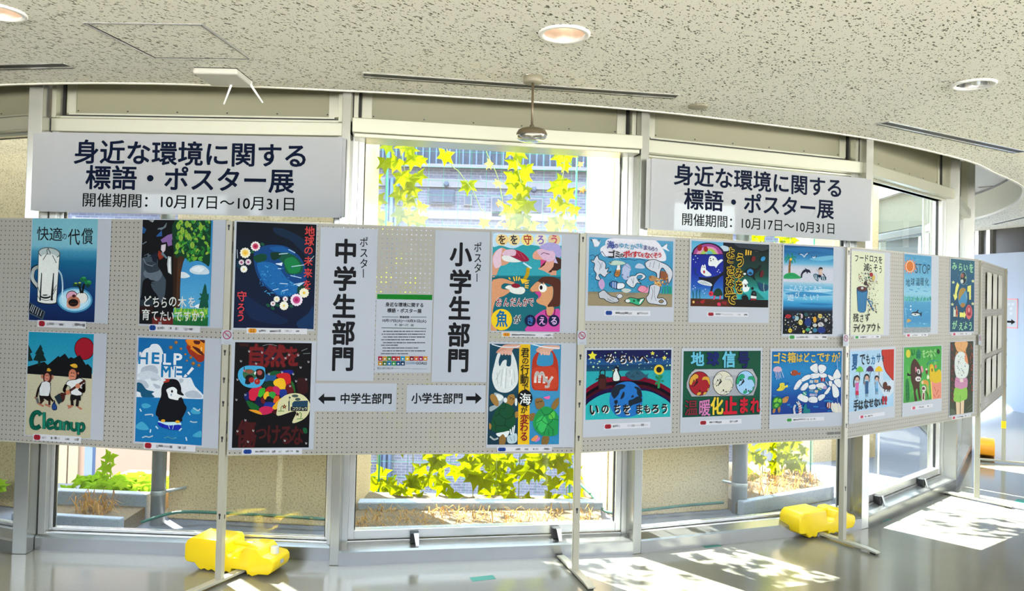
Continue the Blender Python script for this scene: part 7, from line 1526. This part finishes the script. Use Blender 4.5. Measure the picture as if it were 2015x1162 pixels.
# climbing vines
LOBES = [(0, 1.0), (14, .62), (30, .52), (52, .92), (70, .50), (92, .46), (118, .80), (140, .42), (165, .34), (180, .12)]
OUT = [(sin(radians(a)) * r, -cos(radians(a)) * r + .0) for a, r in LOBES] + [(-sin(radians(a)) * r, -cos(radians(a)) * r) for a, r in LOBES[-2:0:-1]]
def leaf(m, c, r, rg, face=(0, -1, 0), tilt=.5, roll=None):
    f = Vector(face) + Vector((rg.uniform(-tilt, tilt), rg.uniform(-tilt, tilt), rg.uniform(-tilt, tilt))); f.normalize()
    up = Vector((0, 0, 1)) if abs(f.z) < .8 else Vector((rg.uniform(-1, 1), rg.uniform(-1, 1), 0)).normalized()
    x = up.cross(f).normalized(); y = f.cross(x).normalized()
    a = rg.uniform(-.6, .6) if roll is None else roll; x, y = x * cos(a) + y * sin(a), y * cos(a) - x * sin(a)
    c = Vector(c); vs = [c + f * r * .10]
    for px, py in OUT: vs.append(c + x * px * r + y * py * r - f * r * (.10 * abs(px) + .14 * (py * py) + rg.uniform(-.03, .03)))
    n = len(OUT)
    m.add(vs, [(0, 1 + i, 1 + (i + 1) % n) for i in range(n)])
def vine(Y, stem, leaves, label, seed, mat='leaf', dead=(), rand=(), name='climbing_vine'):
    """stem: pixel line on the net; leaves: (px, py, radius px); rand: (n, x0, x1, y0, y1, r0, r1) boxes"""
    rg = random.Random(seed)
    S_ = [aty(x, y, Y) for x, y in stem]; base = S_[-1]
    t = tag(empty(name, loc=(base.x, base.y, .03)), label, 'vine', 'climbing vines on the net outside'); o = Vector((base.x, base.y, .03))
    pts = [p - o for p in crom([tuple(p) for p in S_], 5)]; pts.append(Vector((pts[-1].x, 0, -.02)))
    MB().tube(pts, .0035, 6).build('stem', M['stem'], t)
    k = FPX / Y
    L = list(leaves)
    for n, x0, x1, y0, y1, r0, r1 in rand: L += [(rg.uniform(x0, x1), rg.uniform(y0, y1), rg.uniform(r0, r1)) for _ in range(n)]
    m = MB()
    for x, y, r in L: leaf(m, aty(x, y, Y + rg.uniform(-.16, .10)) - o, r / k, rg)
    m.build('foliage', M[mat], t)
    if dead:
        m = MB()
        for x, y, r in dead: leaf(m, aty(x, y, Y - .05) - o, r / k, rg, tilt=1.2)
        m.build('withered_leaf', M['dry'], t)
    return t
Y2 = 5.42
vine(Y2 + .26, [(726, 120), (728, 300), (722, 440), (735, 650), (745, 990)], [(726, 290, 25), (724, 312, 26), (730, 322, 27), (724, 345, 27), (730, 365, 28), (738, 348, 24), (722, 388, 30), (742, 392, 27), (728, 412, 30), (748, 420, 22), (716, 432, 24)],
     'climbing vine hugging the pier edge of the middle window', 1, rand=[(12, 708, 770, 440, 880, 22, 28), (13, 705, 775, 885, 1000, 24, 32)])
vine(Y2 + .05, [(778, 120), (790, 300), (808, 370), (822, 445), (815, 700), (812, 992)], [(762, 285, 24), (795, 282, 26), (805, 292, 24), (758, 318, 26), (780, 318, 28), (812, 312, 28), (830, 312, 20), (790, 346, 28), (808, 352, 30), (822, 345, 26), (786, 378, 30), (812, 372, 26), (804, 395, 26), (790, 418, 30), (812, 425, 30), (830, 405, 22), (826, 430, 24)],
     'thick vine of broad leaves second along the middle window', 2, rand=[(16, 755, 850, 450, 880, 24, 30), (20, 765, 870, 885, 998, 24, 33)])
vine(Y2 - .05, [(868, 120), (880, 300), (905, 340), (930, 375), (945, 410), (955, 445), (940, 700), (930, 990)], [(876, 304, 27), (921, 362, 27), (953, 436, 17)],
     'thin vine carrying three single leaves across the middle window', 3, rand=[(10, 880, 960, 450, 880, 22, 28), (18, 865, 955, 885, 998, 24, 32)])
vine(Y2 + .02, [(945, 270), (962, 310), (980, 350), (990, 400), (998, 440), (985, 700), (975, 985)], [], 'withered vine with curled brown leaves in the middle window', 4,
     dead=[(964, 321, 15), (980, 360, 14), (978, 402, 14), (982, 438, 15), (993, 441, 14), (984, 398, 11)], rand=[(10, 945, 1005, 890, 990, 22, 28)])
vine(Y2, [(1005, 120), (1015, 300), (1028, 370), (1045, 450), (1030, 700), (1020, 990)], [(1005, 292, 24), (1022, 300, 24), (1010, 318, 24), (1030, 345, 27), (1010, 345, 28), (1036, 330, 22), (1012, 368, 28), (1034, 372, 26), (1018, 395, 30), (1036, 402, 30), (1004, 412, 28), (1026, 425, 30), (1012, 440, 28), (1044, 440, 26)],
     'full vine down the centre of the middle window', 5, rand=[(14, 985, 1060, 450, 880, 24, 30), (18, 965, 1058, 885, 1000, 24, 33)])
vine(Y2 + .04, [(1108, 120), (1112, 300), (1104, 380), (1120, 450), (1110, 700), (1115, 985)], [(1104, 305, 27), (1118, 300, 24), (1112, 325, 18), (1108, 355, 26), (1096, 368, 26), (1116, 378, 26), (1092, 400, 20), (1106, 402, 24), (1130, 410, 20), (1100, 432, 26), (1120, 440, 24), (1088, 435, 20)],
     'vine nearest the tan pier in the middle window', 6, dead=[(1143, 322, 10), (1146, 372, 11)], rand=[(12, 1070, 1140, 450, 880, 22, 28), (17, 1055, 1138, 885, 985, 22, 31)])
Y3 = 6.1
vine(Y3, [(1490, 200), (1500, 480), (1505, 700), (1500, 945)], [], 'bright vine beside the drain pipe of the tan pier', 7, rand=[(14, 1474, 1530, 380, 480, 18, 26), (24, 1472, 1530, 480, 870, 20, 26), (15, 1472, 1528, 868, 945, 18, 25)])
vine(Y3 + .1, [(1560, 200), (1555, 480), (1560, 700), (1555, 925)], [], 'bright vine at the open side of the bay with the tan pier', 8, rand=[(14, 1528, 1600, 380, 480, 18, 26), (26, 1530, 1600, 480, 870, 20, 26), (14, 1528, 1582, 868, 930, 18, 25)])

# net and stakes
def net(x0, x1, Y, z1, label, stakes):
    a, b = aty(x0, 540, Y).x, aty(x1, 540, Y).x
    t = tag(empty('garden_net', loc=(a, Y, .03)), label, 'net', 'nets for the climbing vines'); L = b - a
    m = MB(); n = int(L / .10)
    for i in range(n + 1): x = L * i / n; m.bar((x, 0, .0), (x + .01 * sin(i * 2.1), .0, z1), .0022)
    for j in range(int(z1 / .11)): z = .1 + j * .11; m.bar((0, 0, z), (L, 0, z + .015 * sin(j * 1.7)), .0022)
    m.build('mesh', M['pole_green'], t)
    for s in stakes: MB().tube([(aty(s, 540, Y).x - a, -.01, -.03), (aty(s, 540, Y).x - a, -.01, z1 + .05)], .007, 8).build('stake', M['pole_green'], t)
net(700, 1148, Y2 + .13, 3.2, 'green net behind the vines of the middle window', (757, 1130))
net(1470, 1605, Y3 + .2, 3.2, 'green net behind the vines of the bay with the tan pier', (1600,))

# ivy on the planter soil
def ivy(cx, cy, z, rx, ry, h, n, label, seed, tall=None):
    rg = random.Random(seed)
    t = tag(empty('ivy_plant', loc=(cx, cy, z)), label, 'ivy', 'ivy in the grey planter'); m = MB(); st = MB()
    for i in range(n):
        u, v = rg.uniform(-1, 1), rg.uniform(-1, 1); zz = rg.uniform(.02, h)
        c = (u * rx, v * ry, zz); leaf(m, c, rg.uniform(.06, .095), rg, face=(rg.uniform(-.3, .3), -.45, .9), tilt=.35)
        if i % 3 == 0: st.tube([(u * rx * .8, v * ry, 0), c], .0025, 5)
    for p in tall or ():
        leaf(m, p, .075, rg); st.tube([(p[0], 0, 0), p], .003, 5)
    st.build('stem', M['stem'], t); m.build('foliage', M['ivy'], t)
ivy(-2.80, 5.20, .08, .20, .16, .09, 40, 'green ivy patch in the grey planter close to the wide upright', 21)
q = aty(213, 915, 5.15)
ivy(-2.50, 5.16, .09, .20, .16, .09, 34, 'green ivy with one tall shoot beside the drain pipe', 22, tall=[(q.x + 2.50, -.03, q.z - .09), (q.x + 2.50 + .02, -.03, q.z - .02), (q.x + 2.48, -.03, q.z - .17)])
ivy(-3.62, 4.93, .02, .28, .08, .16, 34, 'green ivy past the wide upright at the picture edge', 23)

# brick building across the courtyard; unseen tall wing shaped to shade the terrace
YB = 10.8
XB = -14
t = tag(empty('brick_building', loc=(XB, YB, -3.5)), 'brick building coloured with a lavender sky tint across the courtyard, with a railed gallery', 'building'); MB().box(0, 10.8, 0, 2, 0, 12.2).box(10.8, 18.9, 0, 2, 0, 9.9).build('wall', M['brick'], t)
def wz(y, x=930): return aty(x, y, YB).z + 3.5
def wx(x): return aty(x, 400, YB).x - XB
b = MB(); b.box(-.1, 18.9, -.12, 0, wz(333), wz(326)); b.box(0, 18.9, -.04, 0, wz(370), wz(353)); b.box(0, 18.9, -.06, 0, wz(432), wz(416)); b.build('band', M['pale'], t)
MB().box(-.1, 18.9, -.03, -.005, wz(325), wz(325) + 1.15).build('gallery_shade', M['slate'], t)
r = MB()
for i in range(197): r.box(i * .096, i * .096 + .02, -.12, -.08, wz(326), wz(326) + 1.1)
r.box(-.1, 18.9, -.13, -.07, wz(326) + 1.1, wz(326) + 1.16); r.build('railing', M['bluepipe'], t)
for x0, x1, y0, y1, k in ((846, 894, 375, 404, 'pale'), (913, 929, 383, 405, 'slate'), (966, 990, 386, 428, 'slate'), (1038, 1068, 387, 420, 'slate')):
    w = MB(); w.box(wx(x0), wx(x1), -.05, .0, wz(y1), wz(y0)); w = w.build('window', M['slate' if k == 'pale' else 'pale'], t)
    p = MB()
    if k == 'pale':
        for i in range(16): xa = wx(x0) + .02 + i * (wx(x1) - wx(x0) - .04) / 16; p.box(xa, xa + .018, -.07, -.05, wz(y1) + .03, wz(y0) - .03)
    else: p.box(wx(x0) + .02, wx(x1) - .02, -.06, -.05, wz(y1) + .02, wz(y0) - .02)
    p.build('louver' if k == 'pale' else 'pane', M['slate'], w)
for x, y in ((878, 363), (1050, 373)):
    MB().lathe([(.0005, -.06), (.035, -.06), (.045, 0)], 14, Matrix.Translation((wx(x), 0, wz(y, x))) @ Matrix.Rotation(radians(-90), 4, 'X')).build('vent_cap', M['slate'], t)
for x in (763, 772, 782): MB().tube([(wx(x), -.08, 0), (wx(x), -.08, wz(355))], .03, 8).build('downpipe', M['bluepipe'], t)
# pink and cream houses behind the ivy
t = tag(empty('pink_house', loc=(-9.1, 9.4, -3.5)), 'pale pink house beyond the ivy planter', 'building')
MB().box(0, 5.4, 0, 1.2, 0, 5.8).build('wall', M['pink'], t)
m = MB()
for i in range(9): m.box(2.5 + i * .14, 2.62 + i * .14, -.03, 0, 0, 5.6)
m.build('siding', M['siding'], t)
MB().box(0, 5.4, -.03, 0, 3.9, 3.92).build('ledge', M['siding'], t)
q = aty(177, 905, 7.6)
t = tag(empty('marker_post', loc=(q.x, 7.6, -3.5)), 'blue post with a red foot beyond the ivy planter', 'post')
MB().box(-.04, .04, -.03, .03, aty(177, 935, 7.6).z + 3.5, 5.0).build('pole', M['bluepipe'], t); MB().box(-.06, .06, -.05, .05, 0, aty(177, 935, 7.6).z + 3.5).build('base', M['red'], t)
